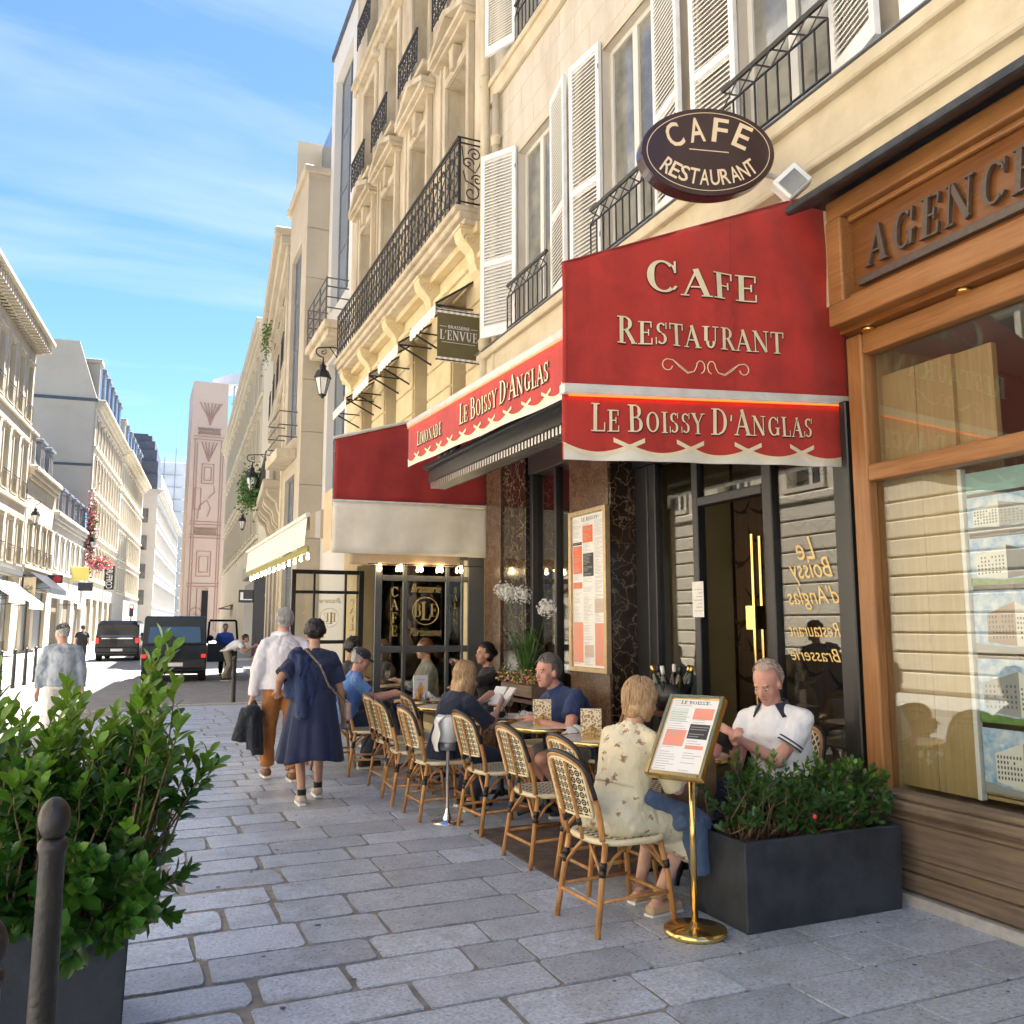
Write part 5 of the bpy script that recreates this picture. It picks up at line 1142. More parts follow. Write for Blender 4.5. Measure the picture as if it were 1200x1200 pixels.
mb = MB(); mb.tube([(4.16, 10.55, 5.70), (3.47, 10.55, 5.70)], .012, 6); mb.build('bracket', 'iron', BN); mb = MB(); mb.tube([(4.16, 10.55, 5.02), (3.47, 10.55, 5.02)], .012, 6); mb.build('bracket', 'iron', BN)
# oval CAFE RESTAURANT sign
mat('sign_brown', (.040, .017, .015), .2, coat=.3); mat('sign_cream', (.80, .62, .40), .5)
OV = thing('oval_sign', 'oval dark brown projecting sign reading CAFE RESTAURANT', 'sign', (3.37, 4.55, 4.4))
ca = R(-14); cs, sn = math.cos(ca), math.sin(ca)
def ofn(u, v, w): return (3.385 + u * cs + w * sn * 1.0, 4.50 + u * sn * 1.0 - w * cs, 4.70 + v + u * .07)
mb = MB(); n = 64; A, Bv = .475, .315
prof = [(0, -.115), (.985, -.115), (1, -.10), (1, -.012), (.985, .0), (.0, .0)]
vs = []; fs = []
for j, (k_, w_) in enumerate(prof):
    for i in range(n): t = 2 * math.pi * i / n; vs.append(ofn(A * k_ * math.cos(t), Bv * k_ * math.sin(t), w_))
for j in range(len(prof) - 1):
    for i in range(n): fs.append((j * n + i, j * n + (i + 1) % n, (j + 1) * n + (i + 1) % n, (j + 1) * n + i))
mb.add(vs, fs); mb.build('case', 'sign_brown', OV, smooth=False)
m1 = MB(); m1.grid(lambda u, v: ofn((A - .045 + .005 * v) * math.cos(6.2832 * u), (Bv - .04 + .005 * v) * math.sin(6.2832 * u), .003), 64, 1)
m1.add([ofn(*q, .003) for q in ((-.14, .012), (.14, -.008), (.14, -.001), (-.14, .019))], [(0, 1, 2, 3)])
m1.build('rim_line', 'sign_cream', OV, recalc=False)
def arc_letters(txt, r0, cy, hgt, span, up, wd):
    m_ = MB()
    for i, ch in enumerate(txt):
        t = (i / (len(txt) - 1) - .5) * span; h_ = hgt if not isinstance(hgt, tuple) else hgt[0]
        if up: bx, bz, ro = r0 * math.sin(t) * 1.55, cy + r0 * math.cos(t), -t * .75
        else: bx, bz, ro = r0 * math.sin(t) * 1.55, cy - r0 * math.cos(t), t * .75
        sans(m_, ch, h_, lambda u, v, w: ofn(bx + u * math.cos(ro) - v * math.sin(ro), bz + u * math.sin(ro) + v * math.cos(ro), .003), wd, bold=.012)
    return m_
arc_letters('CAFE', .255, -.185, .175, 1.10, True, .108).build('lettering', 'sign_cream', OV, recalc=False)
arc_letters('RESTAURANT', .290, .050, .112, 1.62, False, .066).build('lettering', 'sign_cream', OV, recalc=False)
mb = MB(); mb.tube([(3.7, 4.60, 4.72), (4.18, 4.60, 4.70)], .022, 8); mb.box(4.12, 4.16, 4.56, 4.64, 4.6, 4.8); mb.build('bracket', 'bar_white', OV)
# floodlight on the same bracket
FLD = thing('floodlight', 'white floodlight aimed down beside the oval sign', 'floodlight', (3.88, 4.28, 4.45))
rt_ = Matrix.Rotation(R(-38), 3, 'Y') @ Matrix.Rotation(R(-20), 3, 'X') @ Matrix.Rotation(R(-25), 3, 'Z')
mb = MB(); mb.rbox((3.88, 4.28, 4.47), (.20, .11, .17), rt_); mb.rbox((3.91, 4.31, 4.51), (.12, .13, .12), rt_); mb.build('housing', 'white_paint', FLD, bevel=.01)
c_ = Vector((3.88, 4.28, 4.47)) + rt_ @ Vector((-.01, -.058, -.01)); mb = MB(); mb.rbox(c_, (.14, .012, .12), rt_); mb.build('lens', 'dim_glass', FLD)
mb = MB(); mb.tube([(3.92, 4.32, 4.53), (3.98, 4.45, 4.66), (4.16, 4.6, 4.68)], .012, 6); mb.tube([(4.16, 4.62, 4.98), (4.13, 4.63, 4.9), (4.15, 4.6, 4.7)], .005, 5); mb.build('arm', 'white_paint', FLD)
# menu board on the marble pier
MBD = thing('menu_board', 'tall gilt framed menu board on the marble pier', 'menu board', (4.1, 7.53, 1.1))
mb = MB(); X_ = 4.10
for a, b, c, d in ((7.15, 7.195, 1.10, 2.69), (7.865, 7.91, 1.10, 2.69), (7.195, 7.865, 1.10, 1.15), (7.195, 7.865, 2.64, 2.69)): mb.box(4.045, 4.108, a, b, c, d)
mb.build('frame', mat('frame_gilt', (.46, .33, .18), .4, m=.5, c2=(.55, .42, .25), vs=20), MBD, bevel=.006)
mb = MB(); mb.box(4.075, 4.106, 7.195, 7.865, 1.15, 2.64); mb.build('sheet', 'paper', MBD)
def mblk(a, b, c, d, m_, nm='print_block', o=.0015):
    y = lambda q: 7.865 - (q - 75) / 225 * .67; z = lambda q: 2.64 - (q - 105) / 1005 * 1.49
    mb = MB(); mb.box(4.075 - o, 4.075 - o + .0008, y(b), y(a), z(d), z(c)); return mb.build(nm, m_, MBD)
for a, b, c, d, m_ in ((148, 218, 178, 292, 'print_orange'), (78, 143, 282, 302, 'print_black'), (80, 143, 308, 495, 'print_orange'), (150, 222, 364, 518, 'print_black'), (80, 143, 552, 594, 'print_orange'), (227, 297, 668, 758, 'print_beige'), (80, 147, 818, 1084, 'print_salmon'), (227, 298, 826, 1096, 'print_salmon'), (156, 218, 966, 1045, 'print_beige')): mblk(a, b, c, d, m_)
mb = MB(); r3 = random.Random(3)
for a, b in ((80, 140), (152, 218), (230, 294)):
    z = 130 if a != 152 else 140
    while z < 1095:
        zz = 2.64 - (z - 105) / 1005 * 1.49; l = r3.uniform(.35, 1); y = lambda q: 7.865 - (q - 75) / 225 * .67
        if r3.random() < .82: mb.box(4.0725, 4.0730, y(a + (b - a) * l), y(a), zz, zz + .0035)
        z += 9
tag(mb.build('print_lines', 'print_grey', MBD), kind='stuff')
m1 = MB(); serif(m1, 'LE BOISSY', .035, lambda u, v, w: (4.0735 - w, 7.5 - u, 2.58 + v), .34); m1.build('lettering', 'print_black', MBD, recalc=False)

# ------------------------------------------------------------------ terrace furniture
mat('bamboo', (.36, .155, .04), .38, c2=(.56, .29, .10), vs=16, bump=.15, bs=60, rand=.14, stretch=(1, 1, .5))
mat('cane_cream', (.74, .62, .36), .5, c2=(.80, .70, .46), vs=40)
mat('cane_black', (.014, .013, .013), .35)
def weave(name, axes, sc, kind):
    """woven plastic cane: little rings, chevrons or a diamond lattice in two colours"""
    mt = mat(name, (.78, .66, .40), .42); t = mt.node_tree; N = t.nodes; Lk = t.links; b = N['Principled BSDF']
    tcn = N.new('ShaderNodeTexCoord'); sp_ = N.new('ShaderNodeSeparateXYZ'); Lk.new(tcn.outputs['Object'], sp_.inputs[0])
    def M_(op, a, b_=None):
        n = N.new('ShaderNodeMath'); n.operation = op
        for i, q in enumerate((a, b_)):
            if q is None: continue
            if isinstance(q, (int, float)): n.inputs[i].default_value = q
            else: Lk.new(q, n.inputs[i])
        return n.outputs[0]
    u = M_('MULTIPLY', sp_.outputs[axes[0]], sc); v = M_('MULTIPLY', sp_.outputs[axes[1]], sc)
    if kind == 'ring':
        fu = M_('SUBTRACT', M_('FRACT', u), .5); fv = M_('SUBTRACT', M_('FRACT', v), .5)
        d = M_('SQRT', M_('ADD', M_('MULTIPLY', fu, fu), M_('MULTIPLY', fv, fv)))
        ring = M_('LESS_THAN', M_('ABSOLUTE', M_('SUBTRACT', d, .34)), .115)
        cross = M_('LESS_THAN', M_('MULTIPLY', M_('MULTIPLY', fu, fv), M_('MULTIPLY', fu, fv)), .00005); cross = M_('MULTIPLY', cross, M_('LESS_THAN', d, .2))
        dot = M_('LESS_THAN', d, .07); fac = M_('MAXIMUM', ring, M_('MAXIMUM', cross, dot))
    elif kind == 'chev':
        z = M_('PINGPONG', u, .5); fac = M_('GREATER_THAN', M_('FRACT', M_('ADD', v, z)), .5)
        fac = M_('MULTIPLY', fac, M_('GREATER_THAN', M_('FRACT', M_('MULTIPLY', u, 2)), .12))
    else:
        a = M_('FRACT', M_('ADD', u, v)); c = M_('FRACT', M_('SUBTRACT', u, v))
        fac = M_('SUBTRACT', 1, M_('MAXIMUM', M_('LESS_THAN', a, .26), M_('LESS_THAN', c, .26)))
    mx = N.new('ShaderNodeMix'); mx.data_type = 'RGBA'; Lk.new(fac, mx.inputs[0]); mx.inputs[6].default_value = (.78, .67, .42, 1); mx.inputs[7].default_value = (.018, .016, .015, 1); Lk.new(mx.outputs[2], b.inputs['Base Color'])
    wv = N.new('ShaderNodeTexNoise'); wv.inputs['Scale'].default_value = 150; bp_ = N.new('ShaderNodeBump'); bp_.inputs['Strength'].default_value = .4; bp_.inputs['Distance'].default_value = .003
    Lk.new(tcn.outputs['Object'], wv.inputs['Vector']); Lk.new(wv.outputs[0], bp_.inputs['Height']); Lk.new(bp_.outputs[0], b.inputs['Normal'])
weave('weave_rings', (1, 2), 27, 'ring'); weave('weave_chevron', (0, 1), 20, 'chev'); weave('weave_lattice', (1, 2), 17, 'lat')
CH_GROUP = 'rattan bistro chairs on the terrace'
def make_chair(variant):
    """faces +x; origin on the ground under the seat"""
    t = thing('bistro_chair', 'rattan bistro chair', 'chair', group=CH_GROUP)
    back = 'weave_lattice' if variant == 'black' else 'weave_rings'
    def bx_(pts, r, nm, m, par=t, n=8, smooth=True):
        mb = MB(); mb.tube(pts, r, n); return mb.build(nm, m, par, smooth=smooth)
    bind = []
    # legs
    for s_ in (-1, 1):
        lg = bx_([(-.255, s_ * .20, 0), (-.215, s_ * .185, .26), (-.185, s_ * .175, .445)], [.0155, .016, .016], 'leg', 'bamboo')
        for z, xx, yy in ((.30, -.209, .183), (.335, -.203, .181)): bx_([(xx - .002, s_ * yy, z - .018), (xx + .002, s_ * (yy - .001), z + .018)], .019, 'binding', 'cane_black', lg)
        lg = bx_([(.225, s_ * .205, 0), (.195, s_ * .185, .26), (.165, s_ * .165, .43)], [.0155, .016, .016], 'leg', 'bamboo')
        bx_([(.192, s_ * .184, .285), (.188, s_ * .181, .325)], .019, 'binding', 'cane_black', lg)
    # stretchers
    zc_ = .165; ax = lambda z: -.255 + .04 * z / .26; fx = lambda z: .225 - .03 * z / .26; ay = lambda z: .20 - .015 * z / .26
    for s_ in (-1, 1):
        bx_([(ax(zc_), s_ * ay(zc_), zc_), (fx(zc_), s_ * ay(zc_), zc_)], .0105, 'stretcher', 'bamboo')
        bx_([(ax(.27), s_ * .186, .27), (-.13, s_ * .165, .36), (-.04, s_ * .17, .425)], .009, 'brace', 'bamboo')
        bx_([(fx(.27), s_ * .186, .27), (.12, s_ * .165, .36), (.04, s_ * .17, .425)], .009, 'brace', 'bamboo')
    bx_([(ax(zc_ - .02), -ay(.15), zc_ - .02), (ax(zc_ - .02), ay(.15), zc_ - .02)], .0105, 'stretcher', 'bamboo'); bx_([(fx(zc_ - .02), -ay(.15), zc_ - .02), (fx(zc_ - .02), ay(.15), zc_ - .02)], .0105, 'stretcher', 'bamboo')
    for x_, nm in ((-.21, 'brace'), (.19, 'brace')):
        for s_ in (-1, 1): bx_([(x_, s_ * .186, .27), (x_ * .95, s_ * .10, .36), (x_ * .9, s_ * .03, .425)], .009, nm, 'bamboo')
    # seat
    def seat_xy(a):
        c, s_ = math.cos(a), math.sin(a); e = .62; x_ = math.copysign(abs(c) ** e, c) * .205; y_ = math.copysign(abs(s_) ** e, s_) * (.205 + .012 * c); return x_, y_
    N_ = 32; ring = [seat_xy(2 * math.pi * k / N_) for k in range(N_)]
    mb = MB(); mb.prism([(x_, y_) for x_, y_ in ring], .43, .455, lambda u, v, w: (u, v, w)); st = mb.build('seat', 'weave_chevron', t)
    mb = MB(); mb.tube([(x_ * 1.02, y_ * 1.02, .443) for x_, y_ in ring + ring[:1]], .017, 6, caps=False); mb.build('seat_edge', 'cane_cream', st, smooth=True)
    # back: black wrapped hoop, woven panel with cream edging, three splats
    def hoop(tq):      # 0..1 from one foot over the top to the other
        if tq < .34: k = tq / .34; y_ = -.185 - .012 * math.sin(k * 3.14); z = .46 + .30 * k
        elif tq > .66: k = (1 - tq) / .34; y_ = .185 + .012 * math.sin(k * 3.14); z = .46 + .30 * k
        else: a = math.pi * (1 - (tq - .34) / .32); y_ = .185 * math.cos(a) if True else 0; z = .76 + .125 * math.sin(a) ** .8
        return y_, z
    def bx_of(y_, z): return -.20 - .115 * max(0, (z - .45) / .43) ** 1.1 - .045 * (1 - (y_ / .2) ** 2)
    hp = [hoop(k / 40) for k in range(41)]
    h_ = bx_([(bx_of(y_, z), y_, z) for y_, z in hp], .0165, 'back_frame', 'bamboo', n=8)
    bx_([(bx_of(y_, z) - .006, y_ * 1.045, z + .012) for y_, z in hp[9:32]], .0135, 'rim_wrap', 'cane_black', h_)
    z0 = .575
    def panel(u, v):
        y_ = -.165 + .33 * u; top = .76 + .105 * max(0, 1 - (y_ / .19) ** 2) ** .5 if abs(y_) < .19 else .76
        z = z0 + (top - z0) * v; return (bx_of(y_, z), y_, z)
    for off, nm in ((-.004, 'back_panel'),):
        mb = MB(); mb.grid(lambda u, v: (lambda q: (q[0] + off, q[1], q[2]))(panel(u, v)), 14, 10); bp_ = mb.build(nm, back, t, smooth=True, solid=.008)
    edge = [panel(u, 0) for u in np.linspace(0, 1, 12)] + [panel(1, v) for v in np.linspace(.1, 1, 8)] + [panel(u, 1) for u in np.linspace(.95, .05, 16)] + [panel(0, v) for v in np.linspace(1, .0, 9)]
    mb = MB(); mb.tube([(q[0] - .006, q[1], q[2]) for q in edge], .0085, 5); mb.build('panel_edge', 'cane_cream', bp_, smooth=True)
    for y_ in (-.07, .07):
        bx_([(bx_of(y_, z) - .016, y_, z) for z in (.455, .55, .68, .80, .845)], .010, 'back_post', 'bamboo', n=6)
        bx_([(bx_of(y_, z) - .016, y_, z) for z in (.525, .56)], .0135, 'binding', 'cane_black', n=6)
    return t
cream_chair = make_chair('cream'); black_chair = make_chair('black')
spots = [  # x, y, heading, kind, label
 (2.45, 4.25, 4, 0, 'rattan chair the woman in the floral dress sits on'),
 (2.74, 4.86, 2, 0, 'rattan chair tucked in just behind the floral dress woman'),
 (2.66, 5.50, 3, 0, 'empty rattan chair on the patterned mat'),
 (2.68, 6.45, 5, 0, 'rattan chair right of the white ashtray stand'),
 (2.42, 7.08, 2, 0, 'rattan chair just left of the white ashtray stand'),
 (2.40, 7.74, -3, 0, 'rattan chair second left of the white ashtray stand'),
 (2.46, 8.42, 5, 0, 'rattan chair third left of the white ashtray stand'),
 (2.80, 8.30, 0, 0, 'rattan chair between the row and the drink sign table'),
 (2.42, 9.32, -14, 1, 'black lattice backed chair in front of the man in the cap'),
 (2.12, 9.95, -4, 0, 'rattan chair half hidden behind the walking woman'),
 (3.78, 4.62, 180, 1, 'black backed chair under the man in the white polo'),
 (3.72, 6.62, 180, 1, 'black backed chair under the man in the navy polo'),
 (3.62, 7.65, 180, 1, 'empty black lattice chair behind the navy polo man'),
 (3.85, 9.55, 180, 0, 'rattan chair of the dark haired woman holding a glass'),
 (3.30, 5.30, 95, 0, 'rattan chair seen between the brass stand and the planter')]
KT = kid_table(None); used = set()
for x, y, a, kd, lb in spots:
    src = black_chair if kd else cream_chair
    c = src if kd not in used else fast_copy(src, KT); used.add(kd)
    c.location = (x, y, 0); c.rotation_euler = (0, 0, R(a)); c['label'] = lb; c['category'] = 'chair'; c['group'] = CH_GROUP

mat('table_top', (.66, .60, .50), .25, c2=(.72, .67, .58), vs=9)
def make_table():
    t = thing('bistro_table', 'round table', 'table', group='round bistro tables')
    mb = MB(); mb.lathe([(0, .705), (.296, .705), (.296, .735), (0, .736)], n=40); tp = mb.build('table_top', 'table_top', t)
    mb = MB(); mb.lathe([(.2965, .702), (.306, .702), (.309, .72), (.306, .738), (.2965, .738), (.2965, .702)], n=40); mb.build('brass_edge', 'brass', tp, smooth=True)
    mb = MB(); mb.lathe([(.02, .69), (.09, .70), (.03, .66), (.024, .5), (.034, .42), (.024, .36), (.03, .12), (.05, .07), (.03, .04)], n=14); mb.build('pedestal', 'iron', t, smooth=True)
    for k in range(4):
        a = R(45 + 90 * k); d = lambda r_, z: (r_ * math.cos(a), r_ * math.sin(a), z)
        mb = MB(); mb.tube([d(.02, .08), d(.12, .06), d(.20, .03), d(.25, .012)], [.022, .018, .016, .02], 6); mb.build('foot', 'iron', t, smooth=True)
    return t
tb0 = make_table(); KT = kid_table(None)
tabs = [(3.25, 4.80, 'table of the man in the white polo, behind the planter'), (3.17, 5.74, 'round brass edged table beside the brass menu stand, holding one menu'), (3.17, 6.62, 'round brass edged table in front of the man in navy polo'),
        (3.10, 7.42, 'round table with cups and napkins by the blond woman'), (2.98, 8.55, 'round table behind the blond woman'), (2.98, 9.42, 'round table with the drink sign, in front of the man in the cap'), (3.35, 12.1, 'round table behind the glazed screen')]
for k, (x, y, lb) in enumerate(tabs):
    t = tb0 if k == 0 else fast_copy(tb0, KT); t.location = (x, y, 0); t['label'] = lb
# small things on the tables
mat('holder_gold', (.72, .48, .14), .3, m=.9); mat('porcelain', (.8, .79, .77), .2); mat('beer', (.70, .32, .04), .1); mat('red_liq', (.25, .02, .015), .15)
mat('menu_cover', (.74, .62, .38), .5)
_m = MATS['menu_cover']; N = _m.node_tree.nodes; Lk = _m.node_tree.links; vo = N.new('ShaderNodeTexVoronoi'); vo.inputs['Scale'].default_value = 75; tcn = N.new('ShaderNodeTexCoord'); Lk.new(tcn.outputs['Object'], vo.inputs['Vector'])
rp = N.new('ShaderNodeValToRGB'); Lk.new(vo.outputs['Distance'], rp.inputs[0]); rp.color_ramp.elements[0].position = .42; rp.color_ramp.elements[1].position = .5; rp.color_ramp.elements[0].color = (.42, .22, .05, 1); rp.color_ramp.elements[1].color = (.82, .74, .55, 1); Lk.new(rp.outputs[0], N['Principled BSDF'].inputs['Base Color'])
glass_mat('table_glass', (.97, .98, .98), 1.5)
def holder(x, y, a, lb):
    t = thing('menu_holder', lb, 'menu', (x, y, .737), R(a), 'menus in gold holders')
    for k in range(3): mb = MB(); mb.box(-.012 + .012 * k, -.003 + .012 * k, -.075, .075, .012, .215); mb.build('menu', 'menu_cover' if k != 1 else 'paper', t, world=False)
    mb = MB(); mb.box(-.035, .045, -.07, .07, 0, .012)
    for s_ in (-.026, .034):
        for j in range(5):
            q = -.06 + .03 * j; mb.tube([(s_, q * .4, .01), (s_, q, .06), (s_, q * .75, .105 - abs(q) * .6)], .0035, 4)
        for zq, w_ in ((.035, .065), (.065, .055), (.09, .03)): mb.tube([(s_, -w_, zq - .012), (s_, 0, zq + .012), (s_, w_, zq - .012)], .003, 4)
    mb.build('holder', 'holder_gold', t, world=False)
holder(3.10, 6.55, 65, 'gold menu holder in front of the navy polo man'); holder(3.08, 5.68, 60, 'gold menu holder nearest the floral dress woman')
def wine_glass(x, y, lb, liq=None, h=.19):
    t = thing('wine_glass', lb, 'glass', (x, y, .737), group='glasses on the tables')
    mb = MB(); mb.lathe([(.032, 0), (.03, .004), (.005, .008), (.004, .08), (.018, .095), (.036, .125), (.035, .16), (.029, h), (.027, h), (.033, .16), (.034, .127), (.016, .098), (.0, .092)], n=16); mb.build('bowl', 'table_glass', t, smooth=True, world=False)
    if liq: mb = MB(); mb.lathe([(0, .1), (.017, .1), (.032, .126), (.032, .145), (0, .145)], n=14); mb.build('drink', liq, t, smooth=True, world=False)
for x, y, lb, l in ((3.30, 6.72, 'wine glass right of the gold menu, by navy polo man', None), (3.16, 7.36, 'wine glass by the open menu of the blond woman', None), (3.02, 8.50, 'wine glass behind the blond woman', 'red_liq'), (2.88, 9.62, 'glass left of the drink sign', None), (3.3, 12.0, 'wine glass behind the glazed screen', None)): wine_glass(x, y, lb, l)
def tumbler(x, y, lb, liq=None, r_=.034, h=.10):
    t = thing('tumbler', lb, 'glass', (x, y, .737), group='tumblers on the tables')
    mb = MB(); mb.lathe([(r_ * .85, 0), (r_, h), (r_ - .003, h), (r_ * .8, .008), (0, .008)], n=16); mb.build('bowl', 'table_glass', t, smooth=True, world=False)
    mb = MB(); mb.lathe([(0, .01), (r_ * .78, .01), (r_ * .88, h * .6), (0, h * .6)], n=14); mb.build('drink', liq or 'table_glass', t, world=False)
tumbler(3.05, 6.83, 'water tumbler left of the gold menu holder'); tumbler(2.90, 9.28, 'beer glass beside the drink sign', 'beer', .036, .13); tumbler(3.12, 4.95, 'tumbler on the white polo man table')
def cup(x, y, lb, c='cane_black'):
    t = thing('coffee_cup', lb, 'cup', (x, y, .737), group='coffee cups')
    mb = MB(); mb.lathe([(.02, .008), (.04, .03), (.045, .06), (.042, .06), (.036, .03), (0, .014)], n=16); mb.build('bowl', c, t, smooth=True, world=False)
    mb = MB(); mb.lathe([(0, 0), (.05, .001), (.07, .01), (.07, .013), (.05, .006), (0, .006)], n=20); mb.build('saucer', 'porcelain', t, smooth=True, world=False)
    mb = MB(); mb.tube([(.04, 0, .05), (.062, 0, .045), (.06, 0, .025), (.038, 0, .022)], .004, 5); mb.build('handle', c, t, smooth=True, world=False)
cup(3.02, 7.22, 'black coffee cup by the blond woman'); cup(3.15, 7.6, 'white cup on the blond woman table', 'porcelain')
def napkin(x, y, z, lb, s_=.1, seed=1):
    mb = MB(); r_ = np.random.RandomState(seed); ph = r_.uniform(0, 6, 6)
    def f(u, v):
        a = (u - .5) * 2; b = (v - .5) * 2
        return (x + s_ * a * (1 + .2 * math.sin(3 * b + ph[0])), y + s_ * .8 * b * (1 + .2 * math.sin(4 * a + ph[1])), z + .004 + .045 * max(0, math.cos(a * 1.5) * math.cos(b * 1.5)) * (1 + .5 * math.sin(9 * a + 5 * b + ph[2])) + .008 * math.sin(14 * a * b + ph[3]))
    mb.grid(f, 18, 18); return tag(mb.build('napkin', 'canvas_white', smooth=True, solid=.002), lb, 'napkin', 'white napkins')
napkin(3.22, 7.15, .738, 'crumpled white napkin behind the gold menu holder', .09, 2); napkin(3.12, 9.6, .738, 'white napkin by the drink sign', .06, 3)
napkin(3.30, 6.35, .70, 'white napkin hanging over the lap of the navy polo man', .13, 5)
for x, y, lb in ((2.97, 7.5, 'tiny cruet on the blond woman table'), (2.95, 9.2, 'tiny cruet by the drink sign')):
    mb = MB(); mb.lathe([(.014, 0), (.016, .04), (.01, .055), (.012, .075), (0, .08)], (x, y, .737), 10); tag(mb.build('cruet', 'steel', smooth=True), lb, 'cruet', 'cruets')
# table sign with a drink on it
SG = thing('drink_sign', 'small upright table sign showing an orange drink', 'table sign', (2.93, 9.30, .737), R(8))
mb = MB(); mb.box(-.10, .10, -.035, .035, 0, .022); mb.build('stand', mat('sign_red', (.22, .012, .015), .4), SG, world=False, bevel=.004)
mb = MB(); mb.box(-.085, .085, -.006, .006, .022, .27); mb.build('card', 'paper', SG, world=False)
mb = MB(); q = [(-.03, .07), (.03, .07), (.036, .13), (.022, .165), (-.022, .165), (-.036, .13)]; mb.add([(u, -.0075, v) for u, v in q], [tuple(range(6))]); mb.tube([(.034, -.0075, .14), (.055, -.0075, .13), (.05, -.0075, .09), (.032, -.0075, .085)], .003, 4); mb.build('drink_print', mat('drink_orange', (.85, .42, .08), .6), SG, world=False, recalc=False)
mb = MB(); mb.add([(u, -.0075, v) for u, v in ((-.02, .17), (.02, .17), (.012, .195), (-.012, .195))], [(0, 1, 2, 3)]); mb.box(-.05, .05, -.0078, -.0072, .225, .232); mb.box(-.04, .04, -.0078, -.0072, .21, .214); mb.build('print_lines', 'print_beige', SG, world=False, recalc=False)
mb = MB(); mb.box(-.04, .04, -.0365, -.0352, .006, .015); mb.build('stand_lettering', 'gold_paint', SG, world=False)
# pink vase with a little plant, on the white polo table
VS = thing('pink_vase', 'small pink round vase holding a green succulent', 'vase', (3.36, 4.62, .737))
mb = MB(); mb.lathe([(.03, 0), (.055, .03), (.06, .06), (.045, .10), (.03, .115), (.027, .115), (.04, .09), (0, .08)], n=20); mb.build('pot', mat('pink_glaze', (.80, .36, .36), .2), VS, smooth=True, world=False)
mb = MB()
for k in range(26):
    a = rnd.uniform(0, 6.28); l = rnd.uniform(.06, .15); ti = rnd.uniform(.1, .7)
    d = Vector((math.cos(a) * ti, math.sin(a) * ti, 1)).normalized(); s_ = d.cross(Vector((0, 0, 1))).normalized(); b = Vector((0, 0, .10))
    mb.add([b, b + d * l * .5 + s_ * .011, b + d * l, b + d * l * .5 - s_ * .011], [(0, 1, 2, 3)])
mb.build('leaves', mat('succulent', (.06, .16, .03), .4, c2=(.16, .30, .08), vs=20), VS, world=False)
# ashtray stand with a cloth
AS = thing('ashtray_stand', 'white bucket on a chrome post standing among the chairs', 'ashtray stand', (2.38, 6.80, 0))
mat('chrome', (.75, .75, .76), .09, m=1)
mb = MB(); mb.lathe([(.13, 0), (.13, .006), (.04, .012), (.035, .03), (.02, .07), (.014, .11), (.0135, .56), (.03, .57)], n=24); mb.build('post', 'chrome', AS, smooth=True, world=False)
mb = MB(); mb.lathe([(.06, .56), (.062, .56), (.066, .63), (0, .63)], n=20); mb.build('cup', 'steel', AS, smooth=True, world=False)
mb = MB(); mb.lathe([(.078, .625), (.098, .82), (.092, .825), (.074, .64), (0, .635)], n=24); mb.build('bucket', mat('bucket_white', (.80, .80, .78), .35), AS, smooth=True, world=False)
mb = MB(); mb.grid(lambda u, v: (2.38 - .105 - .012 * math.sin(v * 9 + u * 5) + .055 * max(0, 1 - abs(v - 1) * 5), 6.80 - .085 + .15 * u, .56 + .275 * v), 10, 14); tag(mb.build('cloth', 'canvas_white', smooth=True, solid=.004), 'folded white cloth hanging over the ashtray bucket', 'cloth')
# brass menu stand
ST = thing('menu_stand', 'brass pedestal stand with tilted framed menu beside the planter', 'menu stand', (2.70, 3.90, 0))
mb = MB(); mb.lathe([(0, 0), (.155, 0), (.16, .012), (.158, .03), (.14, .036), (.03, .045), (.024, .06), (0, .06)], n=40); mb.build('base', 'brass', ST, smooth=True, world=False)
mb = MB(); mb.tube([(0, 0, .05), (0, 0, .86)], .0165, 16); mb.build('pole', 'brass', ST, smooth=True, world=False)
a_, t_ = R(60), R(40); Wv = Vector((math.cos(a_), -math.sin(a_), 0)); Hv = Vector((math.sin(a_) * math.sin(t_), math.cos(a_) * math.sin(t_), math.cos(t_))); Nv = Wv.cross(Hv).normalized()
PW, PH = .315, .49; O_ = Vector((2.435, 3.925, .80))
pf = lambda u, v, w=0.: tuple(O_ + Wv * (u * PW) + Hv * (v * PH) + Nv * w)
def pslab(nm, u0, u1, v0, v1, w0, w1, m, par=ST, bevel=0):
    mb = MB(); mb.add([pf(u0, v0, w0), pf(u1, v0, w0), pf(u1, v1, w0), pf(u0, v1, w0), pf(u0, v0, w1), pf(u1, v0, w1), pf(u1, v1, w1), pf(u0, v1, w1)], [(3, 2, 1, 0), (4, 5, 6, 7), (0, 1, 5, 4), (1, 2, 6, 5), (2, 3, 7, 6), (3, 0, 4, 7)]); return mb.build(nm, m, par, bevel=bevel)
if Nv.y > 0 or Nv.z < 0: Nv = -Nv
pslab('panel', 0, 1, 0, 1, -.035, 0, 'brass', bevel=.004)
for u0, u1, v0, v1 in ((0, .075, 0, 1), (.925, 1, 0, 1), (.075, .925, 0, .05), (.075, .925, .95, 1)): pslab('frame', u0, u1, v0, v1, .0, .016, 'brass', bevel=.004)
sh_ = pslab('sheet', .075, .925, .05, .95, .001, .003, 'paper')
for u0, u1, v0, v1, m_ in ((.12, .42, .66, .84, 'print_pale_green'), (.53, .88, .70, .84, 'print_salmon'), (.14, .50, .36, .56, 'print_salmon'), (.53, .88, .46, .64, 'print_black'), (.55, .86, .335, .38, 'print_salmon')): pslab('print_block', u0, u1, v0, v1, .003, .0036, m_, sh_)
for k in range(30):
    v = .08 + .029 * k
    for u0, u1 in ((.13, .48), (.55, .87)):
        if rnd.random() < .75: pslab('print_line', u0, u0 + (u1 - u0) * rnd.uniform(.5, 1), v, v + .006, .0036, .0040, 'print_grey', sh_)
